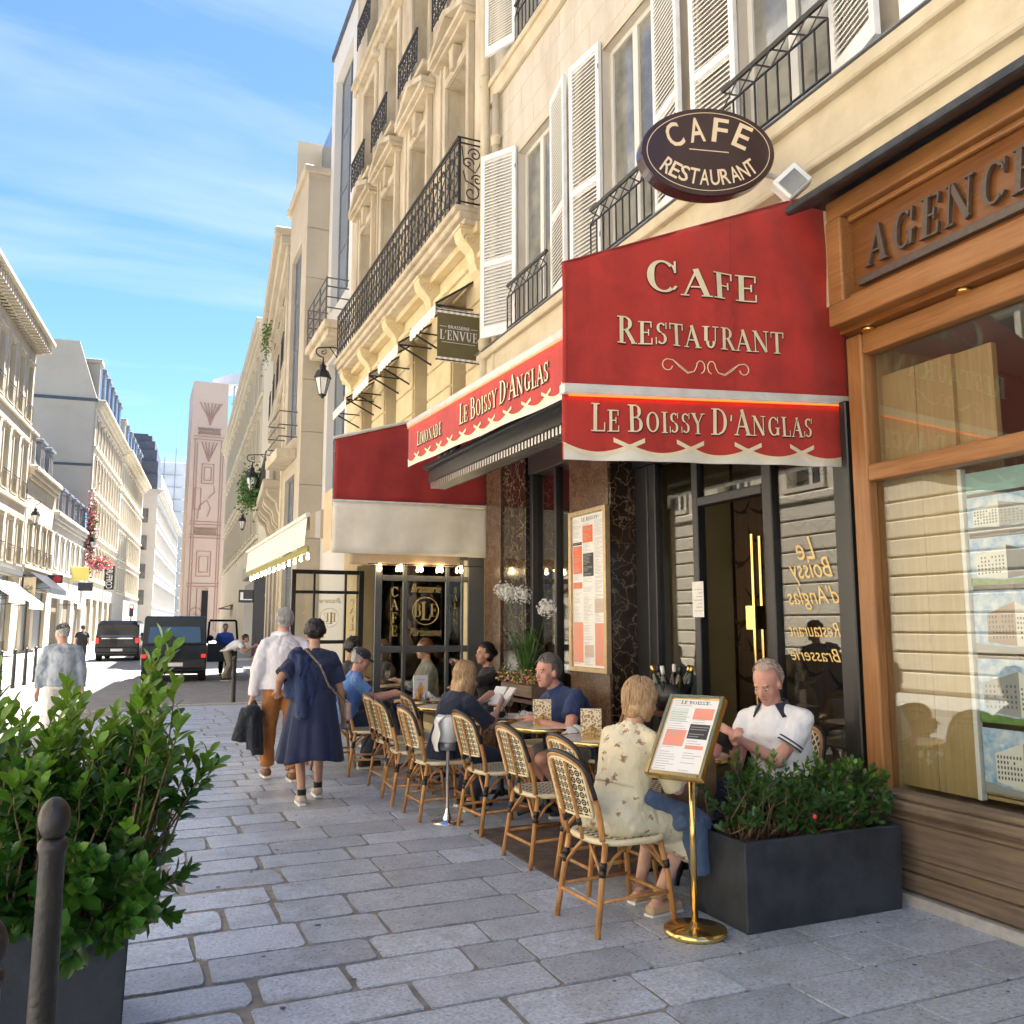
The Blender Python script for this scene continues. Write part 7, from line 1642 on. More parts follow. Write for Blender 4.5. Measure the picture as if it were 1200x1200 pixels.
def top(root, g, m, vox, bulk=1., sleeve=.55, hem=-.10, fold_=.006, seed=1, ff=26, name='shirt', loose=.018, full=False, neck_r=.065):
    """shirt: torso shell and sleeves; sleeve = share of the arm covered (1 = to the elbow, 2 = to the wrist)"""
    mb = MB(); sc = g.sc; s = g.s; b = bulk; lo = loose
    bust = .018 if g.female else 0
    loft(mb, [(g.pel + s * hem * sc, g.l * (.162 * b + lo) * sc, g.f * (.115 * b + lo) * sc), (g.pel + s * .06 * sc, g.l * (.158 * b + lo) * sc, g.f * (.112 * b + lo) * sc), (g.waist + s * .02, g.tls * (.140 * b + lo) * sc, g.tfs * (.103 * b + lo) * sc), (g.chest, g.tls * (.155 * b + lo) * sc, g.tfs * (.108 * b + lo + bust) * sc), (g.neck - s * .095 * sc, g.tls * (.150 + lo * .6) * sc, g.tfs * (.088 * b + lo) * sc), (g.neck - s * .045 * sc, g.tls * (.112 + lo * .6) * sc, g.tfs * (.066 + lo * .8) * sc), (g.neck - s * .01 * sc, g.tls * .078 * sc, g.tfs * .068 * sc), (g.neck + s * .012 * sc, g.tls * neck_r * sc, g.tfs * neck_r * sc)], 24)
    for q in (1, -1):
        bb = b ** .6
        mb.cap(g.sh[q], g.sh[q].lerp(g.el[q], .3), (.043 * bb + lo * .7) * sc, (.046 * bb + lo) * sc, 14); mb.cap(g.neck - s * .035 * sc + g.tls * q * .05 * sc, g.sh[q] + s * .004, (.036 + lo * .6) * sc, (.040 * bb + lo * .6) * sc, 12)
        e1 = g.sh[q].lerp(g.el[q], min(1, sleeve)); mb.tube([g.sh[q], e1], [(.043 * bb + lo * .7) * sc, (.046 * bb + lo * 1.15) * sc], 16)
        if sleeve > 1:
            mb.cap(g.sh[q].lerp(g.el[q], .5), g.el[q], (.046 * bb + lo) * sc, (.041 * bb + lo) * sc, 14)
            e2 = g.el[q].lerp(g.wr[q], min(.97, sleeve - 1)); mb.tube([g.el[q], e2], [(.041 * bb + lo) * sc, (.029 * bb + lo * .8) * sc], 16)
    return link(name, sculpt(mb, vox, 3, fold_, ff, seed), m, root)
def trousers(root, g, m, vox, bulk=1., fold_=.005, seed=2, length=.94, name='trousers', lo=.016, shorts=None):
    mb = MB(); sc = g.sc; s = g.s; b = bulk
    loft(mb, [(g.pel - s * .09 * sc, g.l * (.155 * b) * sc, g.f * (.110 * b) * sc), (g.pel, g.l * (.160 * b + lo) * sc, g.f * (.115 * b + lo) * sc), (g.pel + s * .09 * sc, g.l * (.148 * b + lo) * sc, g.f * (.108 * b + lo) * sc)], 20)
    for q in (1, -1):
        mb.cap(g.hip[q], g.kn[q] if not shorts else g.hip[q].lerp(g.kn[q], shorts), (.088 * b + lo * .4) * sc, (.060 * b + lo) * sc, 14)
        if not shorts: mb.cap(g.kn[q], g.kn[q].lerp(g.an[q], .3), (.058 * b + lo) * sc, (.055 * b + lo) * sc, 14); mb.tube([g.kn[q], g.kn[q].lerp(g.an[q], length)], [(.058 * b + lo) * sc, (.046 * b + lo * 1.2) * sc], 16)
    return link(name, sculpt(mb, vox, 3, fold_, 24, seed), m, root)
def shoes(root, g, m, sole, vox=.009, h=.05, heel=.0):
    for q in (1, -1):
        sc = g.sc; fd = getattr(g, 'foot', {}).get(q, g.f); a = g.an[q]; mb = MB(); lt = fd.cross(UP)
        mb.cap(a - UP * .035 * sc - fd * .025 * sc, a - UP * .050 * sc + fd * .155 * sc, .042 * sc, .033 * sc, 12, (lt, 1.12)); mb.tube([a - UP * .03 * sc, a + UP * .005], [.044 * sc, .040 * sc], 12)
        o = link('shoe', sculpt(mb, vox, 3), m, root)
        z0 = a.z - .088 * sc; sb = MB(); pts = [(-.072, -.030), (-.06, -.036), (.05, -.042), (.13, -.044), (.185, -.03), (.195, 0), (.185, .03), (.13, .044), (.05, .040), (-.06, .036), (-.072, .030)]
        sb.prism([(u * sc, v * sc) for u, v in pts], 0, .024 * sc + heel, lambda u, v, w: tuple(Vector((a.x, a.y, 0)) + fd * u + lt * v + UP * (z0 + w))); sb.build('sole', sole, o, world=False, bevel=.004)
def hair(root, g, P, Rm, m, style, seed=1, n=260, length=.08, vox=.008):
    r_ = random.Random(seed); sc = g.sc; mb = MB()
    if style == 'curly':
        for _ in range(150):
            a = r_.uniform(0, 6.28); e = r_.uniform(-.35, 1.2); c = P(-.020 + .10 * math.cos(a) * math.cos(e) * .95, .085 * math.sin(a) * math.cos(e), .035 + .098 * math.sin(e))
            loc = (math.cos(a) * math.cos(e)); 
            if loc > .45 and e < .55: continue
            rr_ = r_.uniform(.018, .030) * sc; mb.ell(c, (rr_, rr_, rr_), None, 8, 6)
        mb.ell(P(-.026, 0, .042), (.104 * sc, .092 * sc, .098 * sc), Rm, 16, 12)
        link('hair', sculpt(mb, vox, 1, .004, 160, seed), m, root); return
    k = 1.0
    base = MB(); base.ell(P(-.020, 0, .040), (.098 * sc, .0815 * sc, .093 * sc), Rm, 18, 14)
    if style in ('short', 'crop', 'full', 'receding'): base.ell(P(-.045, 0, -.005), (.065 * sc, .075 * sc, .075 * sc), Rm, 16, 12)
    if style in ('bob', 'long', 'bun'): base.ell(P(-.040, 0, -.005), (.072 * sc, .084 * sc, .095 * sc), Rm, 16, 12)
    if style == 'bob':
        for q in (-1, 1): base.ell(P(-.005, q * .070, -.020), (.05 * sc, .026 * sc, .085 * sc), Rm, 12, 10)
        base.ell(P(-.055, 0, -.045), (.05 * sc, .085 * sc, .07 * sc), Rm, 14, 10)
    if style == 'long':
        base.ell(P(-.06, 0, -.07), (.05 * sc, .095 * sc, .13 * sc), Rm, 14, 10)
        for q in (-1, 1): base.ell(P(-.01, q * .075, -.05), (.055 * sc, .03 * sc, .11 * sc), Rm, 12, 10)
    if style == 'bun': base.ell(P(-.125, 0, .02), (.042 * sc, .042 * sc, .042 * sc), Rm, 12, 10)
    me = sculpt(base, vox, 2, .002, 120, seed)
    # cut away the face: drop vertices in front of the hairline
    bm = bmesh.new(); bm.from_mesh(me); H = g.head; dele = []
    for v in bm.verts:
        d = (v.co - H) / sc; a, b, c = d.dot(g.hf), d.dot(g.hl), d.dot(g.hu)
        lim = {'short': .02, 'crop': .012, 'receding': -.012, 'full': .03, 'bob': .045, 'long': .045, 'bun': .03}[style]
        front = a > lim and c < (.075 if style != 'receding' else .118) - .2 * max(0, -(a - .09)) and not (style in ('bob', 'long') and abs(b) > .062)
        low = style in ('short', 'crop', 'receding') and c < -.055
        if style == 'crop' and (a > .005 or c > .085): front = True
        if front or low: dele.append(v)
    bmesh.ops.delete(bm, geom=dele, context='VERTS'); bm.to_mesh(me); bm.free()
    ho = link('hair', me, m, root)
    st = MB()
    for _ in range(int(n * 1.6)):
        a = r_.uniform(0, 6.28); e = r_.uniform(-.25, 1.5); ca, sa, ce, se = math.cos(a), math.sin(a), math.cos(e), math.sin(e)
        if ca * ce > .35 and se < .72: continue
        if style == 'receding' and ca * ce > .0: continue
        if style == 'crop' and (ca * ce > .05 or se > .8): continue
        nrm = g.hf * ca * ce + g.hl * sa * ce + g.hu * se; p = P(-.020 + .099 * ca * ce, .083 * sa * ce, .040 + .094 * se)
        down = {'short': -g.hf * .5 - UP * .6, 'crop': -g.hf * .4 - UP * .8, 'receding': -g.hf * .5 - UP * .6, 'full': -g.hf * .4 - UP * .4, 'bob': -UP - g.hf * .15, 'long': -UP - g.hf * .25, 'bun': -g.hf - UP * .1}[style]
        tg = (down - nrm * down.dot(nrm)); 
        if tg.length < .05: continue
        tg.normalize(); ln = length * r_.uniform(.75, 1.15) * sc; pts = [p]; d = (tg + Vector((r_.uniform(-.25, .25), r_.uniform(-.25, .25), r_.uniform(-.1, .1)))).normalized(); C0 = P(-.020, 0, .030); lift = r_.uniform(1.0, 1.07); NS = 7
        for j in range(NS):
            p = p + d * ln / NS; q = (p - C0) / sc; qa, qb, qc = q.dot(g.hf), q.dot(g.hl), q.dot(g.hu)
            if qc > -.03:
                k = math.sqrt((qa / .103) ** 2 + (qb / .087) ** 2 + (qc / .106) ** 2); p = C0 + (p - C0) / max(k, .2) * lift; nn = (p - C0).normalized(); dd = down.normalized(); d = d * .55 + (dd - nn * dd.dot(nn)) * .6; d = (d - nn * d.dot(nn)).normalized()
            else:
                inw = Vector((C0.x - p.x, C0.y - p.y, 0)); d = (d * .25 - UP + inw * 1.2 + Vector((r_.uniform(-.12, .12), r_.uniform(-.12, .12), 0))).normalized()
            pts.append(p)
        m8 = len(pts)
        st.tube(pts, [.0045 * sc * (1 - .75 * (i / (m8 - 1)) ** 2) for i in range(m8)], 4, caps=False); continue
        st.tube(pts, [.0035 * sc, .0042 * sc, .004 * sc, .0035 * sc, .0025 * sc, .001 * sc], 4, caps=False)
    if st.v: tag(st.build('strands', m, ho, smooth=True, world=False, recalc=False), kind='stuff')
for nm, a, b in (('hair_grey', (.30, .28, .26), (.50, .47, .43)), ('hair_black', (.008, .007, .007), (.02, .017, .015)), ('hair_thin', (.36, .25, .19), (.52, .43, .37)), ('hair_blond', (.30, .17, .075), (.55, .37, .20)), ('hair_brown', (.07, .04, .022), (.14, .085, .05)), ('hair_auburn', (.16, .06, .025), (.26, .11, .05)), ('hair_darkgrey', (.10, .085, .075), (.20, .18, .16))):
    mat(nm, a, .45, c2=b, vs=110, stretch=(1, 1, .2), lo=.38, hi=.62)
def person(label): return thing('person', label, 'person')

# -- woman in the floral dress, back to the camera
cloth('floral', (.66, .60, .40), (.70, .64, .45))
_m = MATS['floral']; N = _m.node_tree.nodes; Lk = _m.node_tree.links; tcn = N.new('ShaderNodeTexCoord'); vo = N.new('ShaderNodeTexVoronoi'); vo.inputs['Scale'].default_value = 13; Lk.new(tcn.outputs['Object'], vo.inputs['Vector'])
nz_ = N.new('ShaderNodeTexNoise'); nz_.inputs['Scale'].default_value = 60; nz_.inputs['Detail'].default_value = 4; Lk.new(tcn.outputs['Object'], nz_.inputs['Vector'])
ad_ = N.new('ShaderNodeMath'); ad_.operation = 'MULTIPLY_ADD'; ad_.inputs[1].default_value = .9; Lk.new(nz_.outputs[0], ad_.inputs[0]); Lk.new(vo.outputs['Distance'], ad_.inputs[2])
rp = N.new('ShaderNodeValToRGB'); Lk.new(ad_.outputs[0], rp.inputs[0]); e = rp.color_ramp.elements; e[0].position = .60; e[1].position = .73; e[0].color = (.30, .15, .11, 1); e[1].color = (.68, .62, .43, 1); k_ = e.new(.665); k_.color = (.42, .34, .22, 1); Lk.new(rp.outputs[0], N['Principled BSDF'].inputs['Base Color'])
p = person('woman in cream floral dress seated with her back to the camera')
g = pose((2.47, 4.28), 12, .53, .97, 17, 6, (-14, -14), L=(.46, .20, .80), Rr=(.44, -.10, .80), fl=(.28, .12, .09), fr=(.20, -.10, .09), female=True)
P, Rm = body(p, g, 'skin_fair', .0075, 1.02)
top(p, g, 'floral', .011, 1.04, .98, -.02, .006, 3, name='bodice', loose=.024)
mb = MB(); lo = .03                                     # skirt over the lap
for q in (1, -1):
    mb.cap(g.hip[q] - g.f * .04, g.kn[q], .125, .092, 14); u = g.an[q] - g.kn[q]; mb.tube([g.kn[q], g.kn[q] + u * .42], [.095, .105], 16)
mb.cap(g.hip[1], g.hip[-1], .13, .13, 14); mb.cap(g.kn[1], g.kn[-1], .085, .085, 14); loft(mb, [(g.pel - UP * .06, g.l * .20, g.f * .16), (g.pel + UP * .05, g.l * .185, g.f * .15), (g.waist, g.l * .155, g.f * .12)], 20)
link('skirt', sculpt(mb, .012, 3, .008, 20, 8), 'floral', p)
mb = MB(); loft(mb, [(g.waist - g.s * .012, g.tls * .166, g.tfs * .132), (g.waist + g.s * .012, g.tls * .166, g.tfs * .132)], 28); mb.build('waist_seam', 'floral', p, smooth=True, world=False)
hair(p, g, P, Rm, 'hair_blond', 'bob', 4, 420, .13)
mat('sandal', (.42, .27, .15), .6); mat('cork', (.50, .36, .22), .9); mat('rubber_white', (.72, .70, .66), .6)
for q in (1, -1):
    a = g.an[q]; mb = MB(); pts = [(-.07, -.032), (.05, -.04), (.15, -.04), (.19, 0), (.15, .04), (.05, .04), (-.07, .032)]
    mb.prism(pts, .012, .055, lambda u, v, w: tuple(Vector((a.x, a.y, 0)) + g.f * u + g.l * v + UP * w)); sl_ = mb.build('sandal', 'cork', p, world=False, bevel=.01)
    mb = MB(); mb.prism([(u * 1.02, v * 1.03) for u, v in pts], .0, .014, lambda u, v, w: tuple(Vector((a.x, a.y, 0)) + g.f * u + g.l * v + UP * w)); mb.build('sole', 'rubber_white', sl_, world=False)
    mb = MB(); mb.tube([a - UP * .03 + g.f * .08 + g.l * t * .045 + UP * (.022 - .04 * abs(t) ** 2) for t in np.linspace(-1, 1, 9)], .013, 5); mb.tube([a + UP * .012 + (g.f * math.cos(t) + g.l * math.sin(t)) * .042 for t in np.linspace(0, 6.28, 14)], .009, 5, caps=False); mb.build('strap', 'sandal', sl_, world=False, smooth=True)
mb = MB(); mb.tube([P(-.0, -.085, -.045) + Vector((0, 0, -.02)) + (g.hf * math.cos(t) * .016 + UP * math.sin(t) * .016) for t in np.linspace(0, 6.28, 14)], .002, 5, caps=False); mb.build('earring', 'gold', p, world=False)
# denim jacket over her lap, shoulder bag on the table side
cloth('denim', (.045, .085, .16), (.07, .12, .21), 30)
mb = MB(); kq = g.kn[-1]; mb.cap(g.hip[-1] + g.f * .10 - g.l * .06 + UP * .10, kq - g.l * .07 + UP * .06, .05, .055, 12); mb.tube([kq - g.l * .09 - g.f * .06 + UP * .07, kq - g.l * .11 - g.f * .02 - UP * .22], [.085, .06], 14); mb.tube([kq - g.l * .06 + g.f * .02 + UP * .06, kq - g.l * .05 + g.f * .06 - UP * .28], [.07, .05], 14); mb.cap(kq - g.l * .10 - g.f * .16 + UP * .06, kq - g.l * .1 + UP * .04, .05, .06, 12)
tag(link('denim_jacket', sculpt(mb, .011, 3, .006, 26, 12), 'denim'), 'blue denim jacket draped over the lap of the floral dress woman', 'jacket')
HB = thing('handbag', 'brown shoulder bag with woven strap behind the brass menu stand', 'handbag', (3.06, 4.40, .40))
mb = MB(); loft(mb, [((3.06, 4.42, .50), (.10, -.02, 0), (.02, .05, 0)), ((3.06, 4.42, .58), (.16, -.03, 0), (.02, .07, 0)), ((3.06, 4.42, .78), (.15, -.03, 0), (.015, .05, 0)), ((3.06, 4.42, .86), (.09, -.02, 0), (.01, .02, 0))], 18); link('bag', sculpt(mb, .012, 3, .004, 20, 4), mat('bag_brown', (.22, .115, .055), .5, c2=(.28, .15, .075), vs=12), HB, None).location = -Vector(HB.location)
mb = MB(); mb.grid(lambda u, v: (3.06 + .04 * u - .10 * math.sin(v * 2.2) + .02, 4.34 + .0 * u - .02 * v, .84 - .52 * v), 3, 16); mb.build('strap', mat('strap_weave', (.30, .25, .17), .8, c2=(.52, .47, .36), vs=90), HB, solid=.005)

# -- man in the white polo
cloth('polo_white', (.76, .76, .77), (.80, .80, .81)); cloth('navy_rib', (.012, .016, .04))
p = person('balding man in white polo with navy collar looking down at his phone')
g = pose((3.84, 4.50), 186, .53, 1.06, 12, 16, (2, -27), L=(.40, .00, .86), Rr=(.42, -.02, .84), fl=(.38, .12, .09), fr=(.36, -.14, .09), elbow={1: (-.45, .22, -1), -1: (-.2, -.4, -1)})
P, Rm = body(p, g, 'skin_red', .0075, 1.12, hand_n={1: (0, -1, .4), -1: (0, 1, .4)}, curl={1: .9, -1: .9})
sh_ = top(p, g, 'polo_white', .011, 1.14, .62, -.08, .0055, 5, loose=.026)
for q in (1, -1):
    e1 = g.sh[q].lerp(g.el[q], .60); d = (g.el[q] - g.sh[q]).normalized()
    for dz in (0, .022): mb = MB(); mb.tube([e1 - d * (.006 + dz), e1 + d * (.004 - dz)], [.086, .086], 20, caps=False); mb.build('sleeve_stripe', 'navy_rib', sh_, world=False, smooth=True)
cr_ = [(-.058, .006, .128, .112), (-.015, -.004, .108, .096), (.020, -.014, .085, .080)]       # turned down collar, open at the throat
def col_fn(u, v):
    k = min(1, int(v * 2)); t = v * 2 - k; q = [cr_[k][i] * (1 - t) + cr_[k + 1][i] * t for i in range(4)]; an_ = R(34 + 16 * (1 - v)) + (2 * math.pi - 2 * R(34 + 16 * (1 - v))) * u
    return tuple(g.neck + g.s * q[0] + g.tfs * (q[1] + q[3] * math.cos(an_)) + g.tls * q[2] * math.sin(an_))
mb = MB(); mb.grid(col_fn, 30, 4); mb.build('collar', 'navy_rib', sh_, world=False, smooth=True, solid=.006)
trousers(p, g, cloth('trouser_navy', (.015, .018, .03)), .014, 1.1)
shoes(p, g, cloth('shoe_dark', (.03, .025, .02)), 'rubber_white')
hair(p, g, P, Rm, 'hair_thin', 'receding', 9, 330, .03)
PHN = thing('phone', 'dark phone in the hands of the man in white polo', 'phone', g.wr[1])
mb = MB(); mb.rbox((0, 0, 0), (.15, .008, .075), Matrix.Rotation(R(25), 3, 'Y')); ph_ = mb.build('case', 'black_paint', PHN, world=False, bevel=.006); PHN.location = (g.wr[1] + g.wr[-1]) / 2 + g.f * .10 + UP * .01
# -- man in the navy polo
cloth('polo_navy', (.014, .030, .095), (.020, .042, .13))
p = person('grey haired man in navy polo leaning on the table')
g = pose((3.60, 6.70), 176, .53, 1.12, 31, 14, (6, -4), L=(.52, .16, .78), Rr=(.36, -.36, .76), fl=(.20, .14, .09), fr=(.18, -.12, .09), elbow={-1: (-.6, -.9, -.4), 1: (-.3, .9, -.9)})
P, Rm = body(p, g, 'skin_red', .008, 1.2)
top(p, g, 'polo_navy', .011, 1.22, .60, -.08, .006, 6, loose=.025)
mb = MB(); loft(mb, [(g.neck - g.s * .02, g.tls * .085, g.tfs * .08), (g.neck + g.s * .035, g.tls * .07, g.tfs * .072)], 20); mb.build('collar', 'polo_navy', p, world=False, smooth=True)
trousers(p, g, cloth('shorts_grey', (.16, .16, .15)), .014, 1.12, shorts=.8)
shoes(p, g, 'shoe_dark', 'rubber_white'); hair(p, g, P, Rm, 'hair_darkgrey', 'short', 11, 420, .05)
# -- blond woman with a menu
cloth('top_navy', (.010, .014, .032), (.015, .02, .045))
p = person('long haired blond woman in navy top reading an open menu')
g = pose((2.46, 7.14), 14, .53, .97, 20, 4, (0, -16), L=(.50, .16, .88), Rr=(.50, -.12, .86), fl=(.26, .10, .09), fr=(.20, -.10, .09), female=True)
P, Rm = body(p, g, 'skin_tan', .009, 1.0, hand_n={1: (0, -1, .5), -1: (0, 1, .5)})
top(p, g, 'top_navy', .012, 1.02, .95, -.10, .006, 7, loose=.024); trousers(p, g, cloth('jean_dark', (.02, .028, .05)), .014, 1.05); shoes(p, g, 'shoe_dark', 'rubber_white')
hair(p, g, P, Rm, 'hair_blond', 'long', 13, 420, .30)
mb = MB(); c_ = (g.wr[1] + g.wr[-1]) / 2 + g.f * .14 + UP * .05
MN = thing('open_menu', 'open gold patterned menu held by the blond woman', 'menu', c_)
for q in (1, -1):
    mb = MB(); mb.rbox(g.l * q * .07 + UP * .0, (.006, .14, .20), Matrix.Rotation(R(14 + 14 * q), 3, 'Z') @ Matrix.Rotation(R(38), 3, 'Y')); mb.build('cover', 'menu_cover', MN, world=False)
    mb = MB(); mb.rbox(g.l * q * .07 - g.f * .008 + UP * .006, (.006, .13, .19), Matrix.Rotation(R(14 + 14 * q), 3, 'Z') @ Matrix.Rotation(R(38), 3, 'Y')); mb.build('page', 'paper', MN, world=False)
# -- man in the cap
cloth('polo_blue', (.10, .22, .50), (.14, .28, .58)); cloth('cap_dark', (.02, .022, .026))
p = person('man in dark baseball cap and sky blue polo at a table')
g = pose((2.17, 9.72), 4, .53, 1.04, 16, -8, (-6, -18), L=(.58, .12, .78), Rr=(.54, -.12, .78), fl=(.30, .12, .09), fr=(.22, -.12, .09))
P, Rm = body(p, g, 'skin_red', .010, 1.12); top(p, g, 'polo_blue', .012, 1.14, .62, -.08, .006, 8); trousers(p, g, 'jean_dark', .015, 1.08); shoes(p, g, 'shoe_dark', 'rubber_white')
hair(p, g, P, Rm, 'hair_grey', 'crop', 3, 30, .02)
mb = MB(); mb.ell(P(-.010, 0, .055), (.106, .089, .078), Rm, 20, 12); mb.v = [tuple(v) for v in mb.v]; cp = link('cap', sculpt(mb, .009, 2), 'cap_dark', p)
mb = MB(); mb.grid(lambda u, v: tuple(P(.065 + .085 * v * (1 - .5 * (2 * u - 1) ** 2), (u - .5) * .155, .045 - .02 * v - .02 * (2 * u - 1) ** 2)), 12, 5); mb.build('peak', 'cap_dark', cp, world=False, solid=.005, smooth=True)
# -- diners further back
cloth('dark_cloth', (.015, .014, .015)); cloth('sage', (.20, .21, .17), (.25, .26, .21)); cloth('black_top', (.010, .010, .012))
def diner(label, base, hd, sc, skin, topm, hairm, style, hp=(0, -5), lean=8, L=(.36, .18, .80), Rr=(.36, -.18, .80), female=False, n=160, ln=.05, hip=.53, sl=1.9, elbow=None):
    p = person(label); g = pose(base, hd, hip, sc, lean, 0, hp, L, Rr, (.36, .12, .09 + hip - .53), (.32, -.12, .09 + hip - .53), female, elbow)
    P, Rm = body(p, g, skin, .011, 1.0 if female else 1.08); top(p, g, topm, .013, 1.02 if female else 1.1, sl, -.1, .006, len(label)); trousers(p, g, 'jean_dark', .016, 1.05); shoes(p, g, 'shoe_dark', 'rubber_white', .013); hair(p, g, P, Rm, hairm, style, len(label), n, ln, .010)
    return p, g, P
p, g, P = diner('curly dark haired man facing right behind the man in the cap', (2.52, 11.2), 8, 1.12, 'skin_brown', 'dark_cloth', 'hair_black', 'curly')
mb = MB(); 
for q in (1, -1): mb.box(0, 0, 0, 0, 0, 0) if False else mb.cap(P(.088, q * .030, .006) , P(.080, q * .052, .008), .016, .010, 8)
mb.build('glasses', 'black_paint', p, world=False)
p, g, P = diner('dark haired woman in sunglasses behind the glazed screen', (3.42, 12.35), 176, 1.06, 'skin_tan', 'dark_cloth', 'hair_brown', 'long', female=True, n=200, ln=.22)
mb = MB()
for q in (1, -1): mb.ell(P(.092, q * .032, .006), (.008, .024, .018), None, 10, 6)
mb.cap(P(.097, -.02, .012), P(.097, .02, .012), .004, .004, 6); mb.build('sunglasses', 'black_paint', p, world=False)
diner('auburn haired man in sage sweatshirt behind the glazed screen', (3.72, 11.45), 178, 1.08, 'skin_fair', 'sage', 'hair_auburn', 'full', lean=3)
p, g, P = diner('dark haired woman with bun raising a glass beside the screen', (3.93, 9.72), 180, 1.05, 'skin_tan', 'black_top', 'hair_black', 'bun', hp=(4, 2), lean=4, L=(.42, .10, 1.08), Rr=(.34, -.2, .80), female=True, n=200, ln=.10, sl=.9, elbow={1: (.2, .7, -1)})
wg = thing('raised_glass', 'red wine glass in the hand of the woman with the bun', 'glass', g.wr[1] + g.f * .10 - UP * .06)
mb = MB(); mb.lathe([(.03, 0), (.004, .006), (.004, .06), (.03, .09), (.036, .12), (.03, .16), (.028, .16), (.033, .12), (.0, .08)], n=14); mb.build('bowl', 'table_glass', wg, smooth=True, world=False); mb = MB(); mb.lathe([(0, .082), (.028, .095), (.033, .115), (0, .116)], n=14); mb.build('drink', 'red_liq', wg, world=False, smooth=True)

# -- the couple walking away
cloth('dress_navy', (.010, .017, .055), (.015, .024, .07)); cloth('jacket_blue', (.010, .024, .075), (.016, .034, .10))
p = person('woman in navy dress with curly black hair walking away')
g = pose((1.53, 8.02), 90, .86, .945, 2, 0, (-4, 0), L=(.10, .30, .98), Rr=(.06, -.30, .66), fl=(-.10, .10, .085), fr=(.16, -.09, .095), female=True, elbow={1: (-.6, .6, -.5), -1: (-.6, -.5, -.3)}, knee={1: (1, .1, 0), -1: (1, -.1, 0)})
P, Rm = body(p, g, 'skin_tan', .0085, 1.12)
top(p, g, 'dress_navy', .011, 1.16, .85, .0, .006, 14, name='bodice', loose=.03)
mb = MB(); nr = 34; vs = []; zz = np.linspace(0, 1, 12); n_ = 72
for k, t in enumerate(zz):
    z = .98 - .60 * t; ra = .172 + .115 * t ** .8; rb = .14 + .11 * t ** .8
    for i in range(n_):
        a = 2 * math.pi * i / n_; pl_ = 1 + t * (.075 * math.sin(7 * a + 1) + .05 * math.sin(12 * a + 2 + 2 * t) + .03 * math.sin(19 * a)); sway = .05 * t
        vs.append(g.pel * 1 + g.l * (ra * pl_ * math.cos(a) + sway * .6) + g.f * (rb * pl_ * math.sin(a) - sway) + UP * (z - .86 + .02 * t * math.sin(3 * a)))
mb.add(vs, [(k * n_ + i, k * n_ + (i + 1) % n_, (k + 1) * n_ + (i + 1) % n_, (k + 1) * n_ + i) for k in range(11) for i in range(n_)]); mb.build('skirt', 'dress_navy', p, smooth=True, world=False, solid=.006)
hair(p, g, P, Rm, 'hair_black', 'curly', 5); shoes(p, g, mat('sneaker', (.40, .32, .26), .8, c2=(.55, .47, .40), vs=25), 'rubber_white')
mb = MB(); 
for q in (1, -1): mb = MB(); mb.tube([g.an[q] - UP * .0, g.an[q] + UP * .05], [.038, .040], 12); mb.build('sock', 'black_top', p, world=False)
mb = MB(); mb.cap(g.sh[1] + UP * .05 - g.f * .02, g.sh[1] + UP * .03 - g.f * .07 + g.l * .03, .055, .065, 12); mb.tube([g.sh[1] + UP * .04 - g.f * .08, g.sh[1] - UP * .52 - g.f * .16 - g.l * .02], [.085, .10], 16, flat=.6); mb.tube([g.sh[1] + UP * .02 + g.l * .03 - g.f * .04, g.sh[1] - UP * .36 + g.l * .06 - g.f * .08], [.07, .075], 14); mb.tube([g.sh[1] + UP * .02 - g.l * .04 - g.f * .10, g.sh[1] - UP * .44 - g.l * .12 - g.f * .15], [.06, .05], 14)
tag(link('draped_jacket', sculpt(mb, .011, 3, .012, 20, 22), 'jacket_blue'), 'blue jacket slung over the left shoulder of the navy dress woman', 'jacket')
CB = thing('crossbody_bag', 'patterned bag on a studded strap worn by the navy dress woman', 'bag', g.pel - g.l * .30)
b0 = Vector(CB.location); pts = [g.sh[1].lerp(g.neck, .45) + UP * .045 + g.f * .02, g.sh[1].lerp(g.neck, .45) + UP * .035 - g.f * .08, g.chest - g.f * .165 - g.l * .02, g.waist - g.f * .165 - g.l * .10, g.pel + UP * .06 - g.f * .14 - g.l * .20, g.pel + UP * .02 - g.l * .28]
mb = MB(); mb.tube([q - b0 for q in pts], .016, 6, flat=.35); mb.build('strap', mat('strap_pattern', (.10, .07, .05), .6, c2=(.45, .35, .25), vs=60), CB, world=False, smooth=True)
mb = MB(); mb.rbox((0, 0, -.07), (.05, .20, .16), Matrix.Rotation(R(8), 3, 'X')); mb.build('bag', mat('bag_taupe', (.30, .22, .19), .7, c2=(.45, .34, .30), vs=40), CB, world=False, bevel=.02, seg=3)
cloth('shirt_white', (.68, .66, .68), (.73, .71, .73)); cloth('trouser_rust', (.33, .12, .028), (.40, .16, .04)); cloth('coat_dark', (.008, .012, .018))
p = person('grey haired man in white shirt and rust trousers walking away')
g = pose((1.45, 9.25), 92, .93, 1.02, 3, 0, (-6, 2), L=(.04, .30, .80), Rr=(.05, -.30, .92), fl=(.16, .11, .10), fr=(-.12, -.10, .09), elbow={1: (-1, .5, -.2), -1: (-1, -.5, -.2)}, knee={1: (1, 0, 0), -1: (1, 0, 0)})
P, Rm = body(p, g, 'skin_red', .009, 1.14); top(p, g, 'shirt_white', .011, 1.18, 1.9, -.02, .008, 15, ff=22, loose=.028, neck_r=.072); trousers(p, g, 'trouser_rust', .013, 1.12, .008, 16); shoes(p, g, mat('shoe_tan', (.20, .10, .045), .6), 'rubber_white'); hair(p, g, P, Rm, 'hair_grey', 'short', 19, 420, .05)
